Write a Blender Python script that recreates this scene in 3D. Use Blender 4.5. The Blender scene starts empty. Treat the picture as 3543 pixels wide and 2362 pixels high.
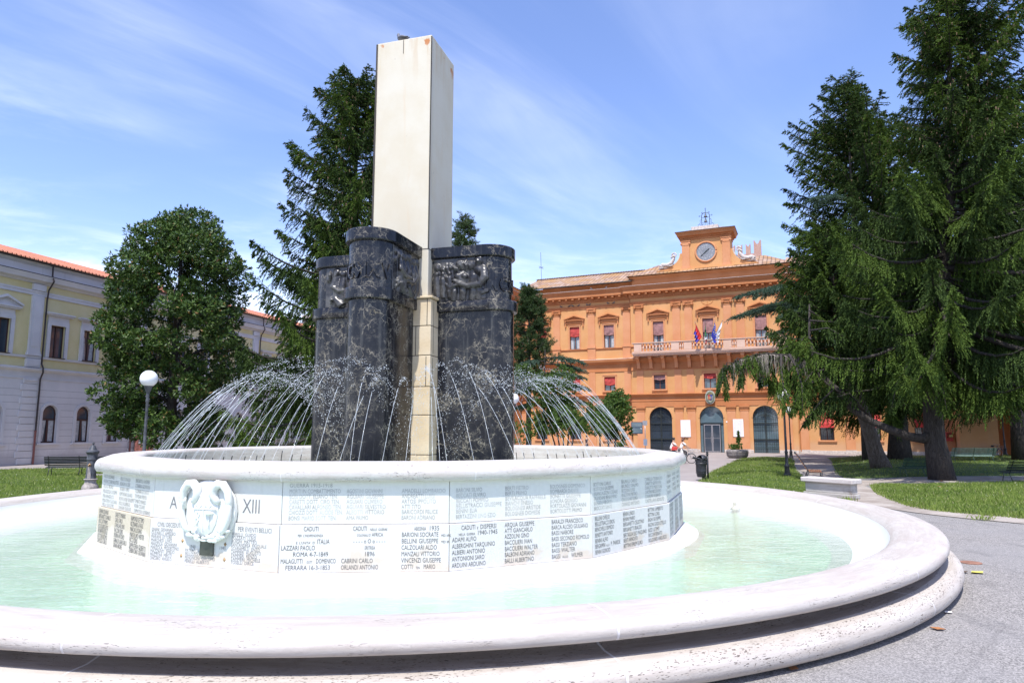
import bpy, bmesh, math, random
import numpy as np
from mathutils import Vector, Matrix

R = math.radians
PI = math.pi
S = bpy.context.scene
col = S.collection

# ------------------------------------------------------------------ camera
cam_d = bpy.data.cameras.new('camera')
cam = bpy.data.objects.new('camera', cam_d)
col.objects.link(cam)
cam_d.sensor_width = 36.0
cam_d.lens = 24.0
cam_d.clip_start = 0.1
cam_d.clip_end = 3000
cam.location = (0, 0, 2.3)
cam.rotation_euler = (R(90 + 7.359), 0, 0)
S.camera = cam

# ------------------------------------------------------------------ light
SUN_AZ = math.atan2(-0.23, -0.973)      # direction towards the sun, from +Y
SUN_EL = R(63)
sun_dir = Vector((math.cos(SUN_EL) * math.sin(SUN_AZ), math.cos(SUN_EL) * math.cos(SUN_AZ), math.sin(SUN_EL)))
sd = bpy.data.lights.new('sun', 'SUN')
sd.energy = 4.4
sd.angle = R(0.53)
sd.color = (1.0, 0.955, 0.89)
so = bpy.data.objects.new('sun', sd)
so.rotation_euler = sun_dir.to_track_quat('Z', 'Y').to_euler()
so.location = (0, 0, 60)
col.objects.link(so)

W = bpy.data.worlds.new('World')
S.world = W
W.use_nodes = True
wt = W.node_tree
wt.nodes.clear()
wl = wt.links.new
w_out = wt.nodes.new('ShaderNodeOutputWorld')
w_bg = wt.nodes.new('ShaderNodeBackground')
w_bg.inputs['Strength'].default_value = 0.158
sky = wt.nodes.new('ShaderNodeTexSky')
sky.sky_type = 'NISHITA'
sky.sun_disc = False
sky.sun_elevation = SUN_EL
sky.sun_rotation = SUN_AZ
sky.altitude = 0
sky.air_density = 1.0
sky.dust_density = 0.6
sky.ozone_density = 2.5
# thin cirrus: a cloud sheet projected on the dome (direction / height)
tc = wt.nodes.new('ShaderNodeTexCoord')
sep = wt.nodes.new('ShaderNodeSeparateXYZ'); wl(tc.outputs['Generated'], sep.inputs[0])
def wmath(op, a, b=None, c=None):
    n = wt.nodes.new('ShaderNodeMath'); n.operation = op
    for i, v in enumerate((a, b, c)):
        if v is None: continue
        if isinstance(v, (int, float)): n.inputs[i].default_value = v
        else: wl(v, n.inputs[i])
    return n.outputs[0]
zc = wmath('MAXIMUM', wmath('ADD', sep.outputs['Z'], 0.12), 0.03)
cx = wmath('DIVIDE', sep.outputs['X'], zc)
cy = wmath('DIVIDE', sep.outputs['Y'], zc)
comb = wt.nodes.new('ShaderNodeCombineXYZ'); wl(cx, comb.inputs[0]); wl(cy, comb.inputs[1])
def wnoise(scale, rot, sx, sy, detail, rough, dist, off=(0, 0, 0)):
    m = wt.nodes.new('ShaderNodeMapping'); wl(comb.outputs[0], m.inputs[0])
    m.vector_type = 'TEXTURE'; m.inputs['Rotation'].default_value = (0, 0, R(rot)); m.inputs['Scale'].default_value = (1 / sx, 1 / sy, 1)
    m.inputs['Location'].default_value = off
    n = wt.nodes.new('ShaderNodeTexNoise'); wl(m.outputs[0], n.inputs['Vector'])
    n.inputs['Scale'].default_value = scale; n.inputs['Detail'].default_value = detail
    n.inputs['Roughness'].default_value = rough; n.inputs['Distortion'].default_value = dist
    return n.outputs['Fac']
def wramp(v, a, b):
    m = wt.nodes.new('ShaderNodeMapRange'); m.interpolation_type = 'SMOOTHSTEP'
    wl(v, m.inputs[0]); m.inputs[1].default_value = a; m.inputs[2].default_value = b
    return m.outputs[0]
streak = wramp(wnoise(1.25, 42, 0.46, 1.35, 8, 0.58, 0.8, (3.1, 0.4, 0)), 0.41, 0.84)
patch = wramp(wnoise(0.75, 20, 1.0, 1.2, 5, 0.5, 0.3, (0.7, 2.9, 0)), 0.32, 0.60)
puff = wramp(wnoise(2.6, 10, 0.8, 1.4, 8, 0.65, 0.4, (5.0, 1.3, 0)), 0.44, 0.74)
side = wramp(wmath('ADD', wmath('MULTIPLY', sep.outputs['X'], -1.0), 0.0), -0.25, 0.45)
low = wmath('SUBTRACT', 1.0, wramp(sep.outputs['Z'], 0.05, 0.34))
c1 = wmath('MULTIPLY', wmath('MULTIPLY', streak, patch), wmath('MULTIPLY_ADD', side, 0.95, 0.20))
c2 = wmath('MULTIPLY', puff, wmath('MULTIPLY', low, 0.85))
veil = wmath('MULTIPLY', wmath('MULTIPLY', low, low), 0.42)
cf = wmath('MINIMUM', wmath('ADD', wmath('ADD', c1, c2), veil), 0.92)
mixc = wt.nodes.new('ShaderNodeMix'); mixc.data_type = 'RGBA'
wl(cf, mixc.inputs[0])
tint = wt.nodes.new('ShaderNodeMix'); tint.data_type = 'RGBA'; tint.blend_type = 'MULTIPLY'; tint.inputs[0].default_value = 1.0
wl(sky.outputs[0], tint.inputs[6]); tint.inputs[7].default_value = (1.20, 1.16, 1.38, 1)
wl(tint.outputs[2], mixc.inputs[6]); mixc.inputs[7].default_value = (7.8, 8.1, 8.8, 1)
wl(mixc.outputs[2], w_bg.inputs['Color'])
wl(w_bg.outputs[0], w_out.inputs[0])

S.view_settings.view_transform = 'Standard'
S.view_settings.look = 'None'
S.view_settings.exposure = 0.45
S.view_settings.gamma = 1.0
S.cycles.max_bounces = 8
S.cycles.transparent_max_bounces = 12
S.cycles.caustics_reflective = False
S.cycles.caustics_refractive = False
# ------------------------------------------------------------------ helpers
class MB:
    """collects shapes, built into ONE mesh object"""
    def __init__(self): self.v = []; self.f = []; self.m = []
    def add(self, verts, faces, mi=0):
        b = len(self.v); self.v += [tuple(p) for p in verts]
        self.f += [tuple(b + i for i in f) for f in faces]; self.m += [mi] * len(faces)
        return self
    def box(self, x0, x1, y0, y1, z0, z1, mi=0):
        v = [(x0, y0, z0), (x1, y0, z0), (x1, y1, z0), (x0, y1, z0), (x0, y0, z1), (x1, y0, z1), (x1, y1, z1), (x0, y1, z1)]
        return self.add(v, [(0, 3, 2, 1), (4, 5, 6, 7), (0, 1, 5, 4), (1, 2, 6, 5), (2, 3, 7, 6), (3, 0, 4, 7)], mi)
    def obox(self, c, half, mat3, mi=0):
        v = []
        for sx, sy, sz in ((-1, -1, -1), (1, -1, -1), (1, 1, -1), (-1, 1, -1), (-1, -1, 1), (1, -1, 1), (1, 1, 1), (-1, 1, 1)):
            v.append(tuple(Vector(c) + mat3 @ Vector((sx * half[0], sy * half[1], sz * half[2]))))
        return self.add(v, [(0, 3, 2, 1), (4, 5, 6, 7), (0, 1, 5, 4), (1, 2, 6, 5), (2, 3, 7, 6), (3, 0, 4, 7)], mi)
    def prism(self, poly, a0, a1, axis='y', mi=0):
        """poly of 2-D points; extruded along axis between a0 and a1"""
        n = len(poly)
        def P(p, a):
            if axis == 'y': return (p[0], a, p[1])
            if axis == 'x': return (a, p[0], p[1])
            return (p[0], p[1], a)
        v = [P(p, a0) for p in poly] + [P(p, a1) for p in poly]
        f = [tuple(range(n))[::-1], tuple(range(n, 2 * n))]
        f += [(i, (i + 1) % n, n + (i + 1) % n, n + i) for i in range(n)]
        return self.add(v, f, mi)
    def lathe(self, prof, seg=24, c=(0, 0, 0), a0=0.0, a1=2 * PI, mi=0, cap=True):
        full = abs(a1 - a0 - 2 * PI) < 1e-6
        n = seg if full else seg + 1
        v = []
        for i in range(n):
            a = a0 + (a1 - a0) * i / seg
            for r, z in prof: v.append((c[0] + r * math.cos(a), c[1] + r * math.sin(a), c[2] + z))
        k = len(prof); f = []
        for i in range(seg):
            j = (i + 1) % n
            for q in range(k - 1):
                f.append((i * k + q, j * k + q, j * k + q + 1, i * k + q + 1))
        if cap and full:
            if prof[0][0] > 1e-5: f.append(tuple(i * k for i in range(n))[::-1])
            if prof[-1][0] > 1e-5: f.append(tuple(i * k + k - 1 for i in range(n)))
        return self.add(v, f, mi)
    def tube(self, pts, rad, seg=8, mi=0, caps=True):
        pts = [Vector(p) for p in pts]; n = len(pts)
        if not hasattr(rad, '__len__'): rad = [rad] * n
        v = []; prev = None
        for i, p in enumerate(pts):
            t = (pts[min(i + 1, n - 1)] - pts[max(i - 1, 0)])
            t = t.normalized() if t.length > 1e-9 else Vector((0, 0, 1))
            if prev is None:
                up = Vector((0, 0, 1)) if abs(t.z) < 0.9 else Vector((1, 0, 0))
                u = t.cross(up).normalized()
            else:
                u = (prev - t * prev.dot(t))
                u = u.normalized() if u.length > 1e-6 else t.orthogonal().normalized()
            prev = u; w = t.cross(u)
            for k in range(seg):
                a = 2 * PI * k / seg
                v.append(tuple(p + (u * math.cos(a) + w * math.sin(a)) * rad[i]))
        f = []
        for i in range(n - 1):
            for k in range(seg):
                f.append((i * seg + k, i * seg + (k + 1) % seg, (i + 1) * seg + (k + 1) % seg, (i + 1) * seg + k))
        if caps:
            f.append(tuple(range(seg))[::-1]); f.append(tuple(range((n - 1) * seg, n * seg)))
        return self.add(v, f, mi)
    def ball(self, c, r, seg=12, rings=8, mi=0, mat=None):
        if not hasattr(r, '__len__'): r = (r, r, r)
        v = [(0, 0, -1)]
        for i in range(1, rings):
            ph = -PI / 2 + PI * i / rings
            for k in range(seg):
                a = 2 * PI * k / seg
                v.append((math.cos(ph) * math.cos(a), math.cos(ph) * math.sin(a), math.sin(ph)))
        v.append((0, 0, 1))
        f = []
        for k in range(seg): f.append((0, 1 + (k + 1) % seg, 1 + k))
        for i in range(rings - 2):
            for k in range(seg):
                a = 1 + i * seg
                f.append((a + k, a + (k + 1) % seg, a + seg + (k + 1) % seg, a + seg + k))
        t = len(v) - 1; a = 1 + (rings - 2) * seg
        for k in range(seg): f.append((a + k, a + (k + 1) % seg, t))
        out = []
        for p in v:
            q = Vector((p[0] * r[0], p[1] * r[1], p[2] * r[2]))
            if mat is not None: q = mat @ q
            out.append((q.x + c[0], q.y + c[1], q.z + c[2]))
        return self.add(out, f, mi)
    def sweep(self, path, prof, closed=False, mi=0, up=(0, 0, 1)):
        """profile (offset outward, z) swept along a horizontal path with mitred corners; outward = right of travel"""
        n = len(path); k = len(prof); v = []
        for i in range(n):
            p = Vector(path[i][:2])
            a = Vector(path[i - 1][:2]) if (i > 0 or closed) else None
            b = Vector(path[(i + 1) % n][:2]) if (i < n - 1 or closed) else None
            d1 = (p - a).normalized() if a is not None else (b - p).normalized()
            d2 = (b - p).normalized() if b is not None else d1
            n1 = Vector((d1.y, -d1.x)); n2 = Vector((d2.y, -d2.x))
            m = (n1 + n2); m = m.normalized() if m.length > 1e-6 else n1
            s = 1.0 / max(0.3, m.dot(n1))
            for o, z in prof: v.append((p.x + m.x * o * s, p.y + m.y * o * s, z))
        f = []
        for i in range(n if closed else n - 1):
            j = (i + 1) % n
            for q in range(k - 1): f.append((i * k + q, j * k + q, j * k + q + 1, i * k + q + 1))
        if not closed:
            f.append(tuple(range(k))); f.append(tuple(range((n - 1) * k, n * k))[::-1])
        return self.add(v, f, mi)
    def build(self, name, mats, parent=None, loc=None, rz=0, smooth=False, bevel=0.0, autos=None):
        me = bpy.data.meshes.new(name)
        me.from_pydata(self.v, [], self.f)
        if not isinstance(mats, (list, tuple)): mats = [mats]
        for m in mats: me.materials.append(m)
        if any(self.m): me.polygons.foreach_set('material_index', self.m)
        if smooth: me.polygons.foreach_set('use_smooth', [True] * len(me.polygons))
        bm = bmesh.new(); bm.from_mesh(me)
        bmesh.ops.recalc_face_normals(bm, faces=bm.faces)
        bm.to_mesh(me); bm.free()
        if autos is not None:
            me.polygons.foreach_set('use_smooth', [True] * len(me.polygons))
            try: me.set_sharp_from_angle(angle=R(autos))
            except Exception: pass
        me.update()
        o = bpy.data.objects.new(name, me); col.objects.link(o)
        if parent is not None: o.parent = parent
        if loc is not None: o.location = loc
        if rz: o.rotation_euler = (0, 0, rz)
        if bevel:
            b = o.modifiers.new('bevel', 'BEVEL'); b.width = bevel; b.segments = 2; b.limit_method = 'ANGLE'; b.angle_limit = R(40)
        return o

def tag(o, label=None, cat=None, group=None, kind=None):
    if label: o['label'] = label
    if cat: o['category'] = cat
    if group: o['group'] = group
    if kind: o['kind'] = kind
    return o

def thing(name, label, cat, loc=(0, 0, 0), rz=0.0, group=None):
    o = bpy.data.objects.new(name, None); col.objects.link(o)
    o.empty_display_size = 0.3
    o.location = loc; o.rotation_euler = (0, 0, rz)
    return tag(o, label, cat, group)

def dup(root, loc, rz, label=None, group=None, scale=None):
    """a copy of a thing with copies of its parts and sub-parts"""
    r = root.copy(); col.objects.link(r); r.location = loc; r.rotation_euler = (0, 0, rz)
    if scale: r.scale = scale
    if label: r['label'] = label
    if group: r['group'] = group
    for ch in list(root.children):
        c = ch.copy(); col.objects.link(c); c.parent = r
        for g in list(ch.children):
            d = g.copy(); col.objects.link(d); d.parent = c
    return r

def raw_mesh(name, V, F, mat, parent=None, smooth=False, loc=None):
    """fast mesh from numpy arrays; F (m, k)"""
    me = bpy.data.meshes.new(name)
    V = np.asarray(V, dtype=np.float32); F = np.asarray(F, dtype=np.int32); m, k = F.shape
    me.vertices.add(len(V)); me.vertices.foreach_set('co', V.ravel())
    me.loops.add(m * k); me.loops.foreach_set('vertex_index', F.ravel())
    me.polygons.add(m)
    me.polygons.foreach_set('loop_start', np.arange(0, m * k, k, dtype=np.int32))
    if smooth: me.polygons.foreach_set('use_smooth', np.ones(m, dtype=bool))
    me.materials.append(mat)
    me.update(calc_edges=True); me.validate()
    o = bpy.data.objects.new(name, me); col.objects.link(o)
    if parent is not None: o.parent = parent
    if loc is not None: o.location = loc
    return o

# lettering: built-in font turned into mesh data (one mesh per panel, see text_mesh)
_tcache = {}
def glyph_line(txt, size=1.0, xs=1.0, bold=0.0):
    key = (txt, round(bold, 4))
    if key not in _tcache:
        cu = bpy.data.curves.new('t', 'FONT'); cu.body = txt; cu.size = 1.0; cu.resolution_u = 2
        cu.offset = bold; cu.extrude = 0.0; cu.fill_mode = 'FRONT'
        ob = bpy.data.objects.new('t', cu); col.objects.link(ob)
        dg = bpy.context.evaluated_depsgraph_get()
        me = bpy.data.meshes.new_from_object(ob.evaluated_get(dg))
        v = np.zeros(len(me.vertices) * 3, dtype=np.float32); me.vertices.foreach_get('co', v); v = v.reshape(-1, 3)
        f = [tuple(p.vertices) for p in me.polygons]
        bpy.data.objects.remove(ob); bpy.data.curves.remove(cu); bpy.data.meshes.remove(me)
        _tcache[key] = (v, f)
    v, f = _tcache[key]
    w = float(v[:, 0].max()) if len(v) else 0.0
    return v, f, w

def text_mesh(lines):
    """lines: (text, x, z, cap_height, width or None, align). Returns MB in the x-z plane, y = 0"""
    mb = MB()
    for L in lines:
        txt, x, z, h, wid, al = L[:6]
        bold = L[6] if len(L) > 6 else 0.0
        v, f, w = glyph_line(txt, bold=bold)
        if not len(v): continue
        sz = h / 0.69
        sx = sz if wid is None else wid / w
        W_ = w * sx
        ox = x if al == 'l' else (x - W_ / 2 if al == 'c' else x - W_)
        mb.add([(ox + p[0] * sx, 0.0, z + p[1] * sz) for p in v], f)
    return mb
# ------------------------------------------------------------------ materials
class NT:
    def __init__(self, name):
        self.mat = bpy.data.materials.new(name); self.mat.use_nodes = True
        self.t = self.mat.node_tree; self.t.nodes.clear()
        self.out = self.t.nodes.new('ShaderNodeOutputMaterial')
        self.b = self.t.nodes.new('ShaderNodeBsdfPrincipled')
        self.t.links.new(self.b.outputs[0], self.out.inputs[0])
        self._c = None
    def n(self, typ, **kw):
        x = self.t.nodes.new(typ)
        for k, v in kw.items(): setattr(x, k, v)
        return x
    def link(self, a, b): self.t.links.new(a, b)
    def coord(self, kind='Object', scale=(1, 1, 1), rot=(0, 0, 0), loc=(0, 0, 0), src=None):
        if src is None:
            if self._c is None: self._c = self.n('ShaderNodeTexCoord')
            src = self._c.outputs[kind]
        m = self.n('ShaderNodeMapping'); self.link(src, m.inputs[0])
        m.inputs['Scale'].default_value = scale; m.inputs['Rotation'].default_value = rot; m.inputs['Location'].default_value = loc
        return m.outputs[0]
    def noise(self, vec, scale, detail=4, rough=0.5, dist=0.0, col=False):
        x = self.n('ShaderNodeTexNoise'); self.link(vec, x.inputs['Vector'])
        x.inputs['Scale'].default_value = scale; x.inputs['Detail'].default_value = detail
        x.inputs['Roughness'].default_value = rough; x.inputs['Distortion'].default_value = dist
        return x.outputs['Color' if col else 'Fac']
    def voro(self, vec, scale, feature='F1', out='Distance', rand=1.0):
        x = self.n('ShaderNodeTexVoronoi'); x.feature = feature; self.link(vec, x.inputs['Vector'])
        x.inputs['Scale'].default_value = scale; x.inputs['Randomness'].default_value = rand
        return x.outputs[out]
    def rng(self, v, a, b, c=0.0, d=1.0, smooth=True):
        m = self.n('ShaderNodeMapRange')
        if smooth: m.interpolation_type = 'SMOOTHSTEP'
        self.link(v, m.inputs[0])
        for i, q in enumerate((a, b, c, d)): m.inputs[i + 1].default_value = q
        return m.outputs[0]
    def math(self, op, a, b=None, c=None):
        m = self.n('ShaderNodeMath'); m.operation = op
        for i, v in enumerate((a, b, c)):
            if v is None: continue
            if isinstance(v, (int, float)): m.inputs[i].default_value = v
            else: self.link(v, m.inputs[i])
        return m.outputs[0]
    def mix(self, fac, a, b, blend='MIX'):
        m = self.n('ShaderNodeMix'); m.data_type = 'RGBA'; m.blend_type = blend
        for idx, v in ((0, fac), (6, a), (7, b)):
            if isinstance(v, (int, float)): m.inputs[idx].default_value = v
            elif isinstance(v, tuple): m.inputs[idx].default_value = v if len(v) == 4 else (*v, 1)
            else: self.link(v, m.inputs[idx])
        return m.outputs[2]
    def set(self, col=None, rough=None, metal=None, bump=None, bs=0.3, bd=0.02, spec=None):
        if col is not None:
            if isinstance(col, tuple): self.b.inputs['Base Color'].default_value = (*col, 1)
            else: self.link(col, self.b.inputs['Base Color'])
        if rough is not None:
            if isinstance(rough, (int, float)): self.b.inputs['Roughness'].default_value = rough
            else: self.link(rough, self.b.inputs['Roughness'])
        if metal is not None: self.b.inputs['Metallic'].default_value = metal
        if spec is not None: self.b.inputs['Specular IOR Level'].default_value = spec
        if bump is not None:
            x = self.n('ShaderNodeBump'); x.inputs['Strength'].default_value = bs; x.inputs['Distance'].default_value = bd
            self.link(bump, x.inputs['Height']); self.link(x.outputs[0], self.b.inputs['Normal'])
        return self.mat

def plain(name, c, rough=0.6, metal=0.0, var=0.12, scale=6.0, bs=0.0):
    """a colour with gentle procedural variation"""
    t = NT(name); v = t.coord()
    n = t.noise(v, scale, 5, 0.6)
    lo = tuple(max(0, x * (1 - var)) for x in c); hi = tuple(min(1, x * (1 + var)) for x in c)
    return t.set(t.mix(t.rng(n, 0.3, 0.7), lo, hi), rough, metal, bump=n if bs else None, bs=bs)

def plaster(name, c, c2, streak=0.25, stain=(0.35, 0.3, 0.25), base_z=None):
    t = NT(name); v = t.coord()
    big = t.noise(v, 0.55, 6, 0.6); fine = t.noise(v, 9, 5, 0.6)
    st = t.noise(t.coord(scale=(3.0, 3.0, 0.22)), 1.2, 6, 0.65)
    k = t.mix(t.rng(big, 0.35, 0.68), c, c2)
    k = t.mix(t.math('MULTIPLY', t.rng(st, 0.56, 0.78), streak), k, stain)
    k = t.mix(t.math('MULTIPLY', t.rng(fine, 0.5, 0.8), 0.15), k, tuple(min(1, x * 1.25) for x in c))
    if base_z is not None:
        sp = t.n('ShaderNodeSeparateXYZ'); t.link(t._c.outputs['Object'], sp.inputs[0])
        zz = t.math('ADD', sp.outputs[2], t.math('MULTIPLY', t.math('SUBTRACT', big, 0.5), 1.6))
        k = t.mix(t.math('MULTIPLY', t.math('SUBTRACT', 1.0, t.rng(zz, base_z * 0.35, base_z)), 0.55), k, stain)
    return t.set(k, 0.88, bump=t.math('ADD', fine, big), bs=0.15, bd=0.01)

def travertine(name, c, c2, pit=0.5, ring=False, pink=0.4, stain=0.0, pit_lo=0.60, pc=(0.46, 0.38, 0.34)):
    t = NT(name)
    if ring:      # bands follow the ring: coordinates (angle * radius, radius, height)
        tcn = t.n('ShaderNodeTexCoord'); sp = t.n('ShaderNodeSeparateXYZ'); t.link(tcn.outputs['Object'], sp.inputs[0])
        ang = t.math('ARCTAN2', sp.outputs[1], sp.outputs[0])
        rad = t.math('SQRT', t.math('ADD', t.math('MULTIPLY', sp.outputs[0], sp.outputs[0]), t.math('MULTIPLY', sp.outputs[1], sp.outputs[1])))
        cb = t.n('ShaderNodeCombineXYZ'); t.link(t.math('MULTIPLY', ang, 10.0), cb.inputs[0]); t.link(rad, cb.inputs[1]); t.link(sp.outputs[2], cb.inputs[2])
        src = cb.outputs[0]
    else:
        src = None; ang = None
    v = t.coord(src=src); vs = t.coord(src=src, scale=(0.35, 2.2, 5.0))
    band = t.noise(vs, 2.4, 7, 0.68, 0.35); cloud = t.noise(v, 0.9, 5, 0.55); fine = t.noise(v, 24, 4, 0.6)
    k = t.mix(t.rng(band, 0.36, 0.66), c, c2)
    strk = t.noise(t.coord(src=src, scale=(0.8, 5.0, 9.0)), 4.5, 6, 0.7, 0.5)
    k = t.mix(t.math('MULTIPLY', t.rng(strk, 0.50, 0.72), 0.45), k, tuple(min(1, x * 1.22) for x in c)); k = t.mix(t.math('MULTIPLY', t.rng(strk, 0.46, 0.28), 0.4), k, tuple(x * 0.80 for x in c2))
    k = t.mix(t.math('MULTIPLY', t.rng(cloud, 0.5, 0.72), pink), k, pc)
    pvm = t.coord(src=src, scale=(0.62, 1.5, 2.6)); wv = t.n('ShaderNodeVectorMath'); wv.operation = 'MULTIPLY_ADD'; t.link(t.noise(v, 7, 4, 0.65, col=True), wv.inputs[0]); wv.inputs[1].default_value = (0.10, 0.10, 0.12); t.link(pvm, wv.inputs[2]); pv = wv.outputs[0]
    p1 = t.voro(pv, 13); p2 = t.voro(pv, 31)
    where = t.rng(t.noise(t.coord(src=src, scale=(0.8, 2, 5)), 1.7, 4, 0.6), pit_lo - 0.10, pit_lo + 0.08)
    pm = t.math('MULTIPLY', t.math('MAXIMUM', t.rng(p1, 0.24, 0.10), t.rng(p2, 0.30, 0.14)), where)
    pm = t.math('MULTIPLY', pm, pit)
    k = t.mix(pm, k, (0.10, 0.075, 0.06))
    if stain: k = t.mix(t.math('MULTIPLY', t.rng(t.noise(v, 1.6, 6, 0.7, 0.5), 0.52, 0.74), stain), k, (0.20, 0.16, 0.13))
    h = t.math('SUBTRACT', t.math('ADD', t.math('MULTIPLY', band, 0.5), t.math('MULTIPLY', fine, 0.5)), t.math('MULTIPLY', pm, 2.0))
    if ring:
        fr = t.math('FRACT', t.math('ADD', t.math('MULTIPLY', ang, 14 / (2 * PI)), 0.32))
        j = t.rng(t.math('ABSOLUTE', t.math('SUBTRACT', fr, 0.5)), 0.0032, 0.0022)
        k = t.mix(t.math('MULTIPLY', j, 0.7), k, (0.66, 0.645, 0.65)); h = t.math('SUBTRACT', h, t.math('MULTIPLY', j, 0.8))
    return t.set(k, 0.72, bump=h, bs=0.55, bd=0.012)

def marble_black(name):
    t = NT(name); v = t.coord()
    w = t.noise(v, 1.6, 4, 0.6, col=True)
    vm = t.n('ShaderNodeVectorMath'); vm.operation = 'MULTIPLY_ADD'; t.link(w, vm.inputs[0]); vm.inputs[1].default_value = (0.75, 0.75, 0.75); t.link(v, vm.inputs[2])
    wv = vm.outputs[0]
    w2 = t.noise(v, 6.0, 4, 0.65, col=True)
    vm2 = t.n('ShaderNodeVectorMath'); vm2.operation = 'MULTIPLY_ADD'; t.link(w2, vm2.inputs[0]); vm2.inputs[1].default_value = (0.22, 0.22, 0.22); t.link(wv, vm2.inputs[2])
    wv = vm2.outputs[0]
    e1 = t.voro(wv, 1.5, 'DISTANCE_TO_EDGE'); e2 = t.voro(wv, 4.2, 'DISTANCE_TO_EDGE'); e3 = t.voro(wv, 10.0, 'DISTANCE_TO_EDGE')
    m = t.noise(v, 1.1, 5, 0.6); m2 = t.noise(v, 2.7, 5, 0.6)
    a = t.math('MULTIPLY', t.rng(e1, 0.026, 0.0), t.rng(m2, 0.44, 0.60))
    b = t.math('MULTIPLY', t.rng(e2, 0.055, 0.0), t.rng(m, 0.46, 0.58))
    c = t.math('MULTIPLY', t.rng(e3, 0.11, 0.0), t.rng(m2, 0.47, 0.62))
    vein = t.math('MINIMUM', t.math('ADD', t.math('ADD', a, t.math('MULTIPLY', b, 0.9)), t.math('MULTIPLY', c, 0.5)), 1.0)
    blot = t.math('MULTIPLY', t.rng(t.noise(wv, 2.1, 6, 0.7), 0.60, 0.70), t.rng(m, 0.50, 0.62))
    k = t.mix(t.rng(m2, 0.3, 0.7), (0.004, 0.005, 0.009), (0.016, 0.017, 0.022))
    k = t.mix(t.math('MULTIPLY', vein, 0.75), k, (0.26, 0.235, 0.18))
    k = t.mix(blot, k, (0.34, 0.29, 0.18))
    lime = t.noise(t.coord(scale=(7, 7, 0.4)), 1.0, 5, 0.7)      # dried water runs
    k = t.mix(t.math('MULTIPLY', t.rng(lime, 0.50, 0.74), 0.16), k, (0.33, 0.33, 0.30))
    t.b.inputs['Specular IOR Level'].default_value = 0.34
    r = t.math('ADD', 0.20, t.math('MULTIPLY', vein, 0.2))
    return t.set(k, r, bump=t.noise(v, 5, 5, 0.6), bs=0.06, bd=0.01)

def glass_dark(name, c=(0.03, 0.035, 0.04)):
    t = NT(name); v = t.coord()
    n = t.noise(v, 1.1, 3, 0.5)
    return t.set(t.mix(n, c, tuple(x * 1.8 for x in c)), 0.05, spec=0.9, bump=n, bs=0.03)

def foliage(name, dark, light, tip=None, rough=0.55, spec=0.35, trans=0.25, ns=0.9, tl=0.972, nw=0.5):
    t = NT(name)
    geo = t.n('ShaderNodeNewGeometry'); v = t.coord()
    n = t.noise(v, ns, 5, 0.6)
    f = t.math('ADD', t.math('MULTIPLY', geo.outputs['Random Per Island'], 0.6), t.math('MULTIPLY', n, nw))
    k = t.mix(t.rng(f, 0.2, 0.95, smooth=False), dark, light)
    if tip: k = t.mix(t.rng(geo.outputs['Random Per Island'], tl, tl + 0.008), k, tip)
    t.set(k, rough, spec=spec)
    tr = t.n('ShaderNodeBsdfTranslucent'); t.link(t.mix(1.0, k, (1.2, 1.25, 0.5), 'MULTIPLY'), tr.inputs['Color'])
    ms = t.n('ShaderNodeMixShader'); ms.inputs[0].default_value = trans
    t.link(t.b.outputs[0], ms.inputs[1]); t.link(tr.outputs[0], ms.inputs[2]); t.link(ms.outputs[0], t.out.inputs[0])
    return t.mat

def bark(name, c=(0.10, 0.075, 0.058), c2=(0.21, 0.18, 0.155)):
    t = NT(name); v = t.coord(scale=(5, 5, 0.9))
    n = t.noise(v, 2.6, 8, 0.74, 0.9); e = t.math('ADD', t.voro(t.coord(scale=(9, 9, 1.5)), 1.9, 'DISTANCE_TO_EDGE'), t.math('MULTIPLY', t.noise(v, 9, 4, 0.6), 0.10))
    k = t.mix(t.rng(n, 0.35, 0.7), c, c2); k = t.mix(t.math('MULTIPLY', t.rng(e, 0.15, 0.03), 0.6), k, tuple(x * 0.5 for x in c))
    return t.set(k, 0.9, bump=t.math('ADD', n, t.rng(e, 0.0, 0.16)), bs=0.9, bd=0.04)

def rooftile(name, c, c2, c3, pitch=0.22, course=0.38):
    """curved roof tiles: ribs run down local V (generated from object coords), courses across"""
    t = NT(name); tcn = t.n('ShaderNodeTexCoord'); sp = t.n('ShaderNodeSeparateXYZ'); t.link(tcn.outputs['UV'], sp.inputs[0])
    u = t.math('MULTIPLY', sp.outputs[0], 1 / pitch); w = t.math('MULTIPLY', sp.outputs[1], 1 / course)
    rib = t.math('ABSOLUTE', t.math('SINE', t.math('MULTIPLY', u, PI)))
    crs = t.math('FRACT', w)
    cell = t.n('ShaderNodeCombineXYZ'); t.link(t.math('FLOOR', u), cell.inputs[0]); t.link(t.math('FLOOR', w), cell.inputs[1])
    wn = t.n('ShaderNodeTexWhiteNoise'); wn.noise_dimensions = '2D'; t.link(cell.outputs[0], wn.inputs[0])
    v = t.coord(src=tcn.outputs['UV']); n = t.noise(v, 0.55, 5, 0.6); n2 = t.noise(v, 5.0, 4, 0.6)
    k = t.mix(wn.outputs[0], c, c2); k = t.mix(t.math('MULTIPLY', t.rng(n, 0.42, 0.62), 0.75), k, c3)
    k = t.mix(t.math('MULTIPLY', t.rng(n2, 0.55, 0.8), 0.4), k, (0.16, 0.14, 0.12))
    k = t.mix(t.rng(rib, 0.34, 0.05), k, tuple(x * 0.30 for x in c))
    k = t.mix(t.rng(crs, 0.13, 0.02), k, tuple(x * 0.45 for x in c))
    return t.set(k, 0.85, bump=t.math('ADD', rib, t.math('MULTIPLY', crs, 0.3)), bs=0.8, bd=0.08)

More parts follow.
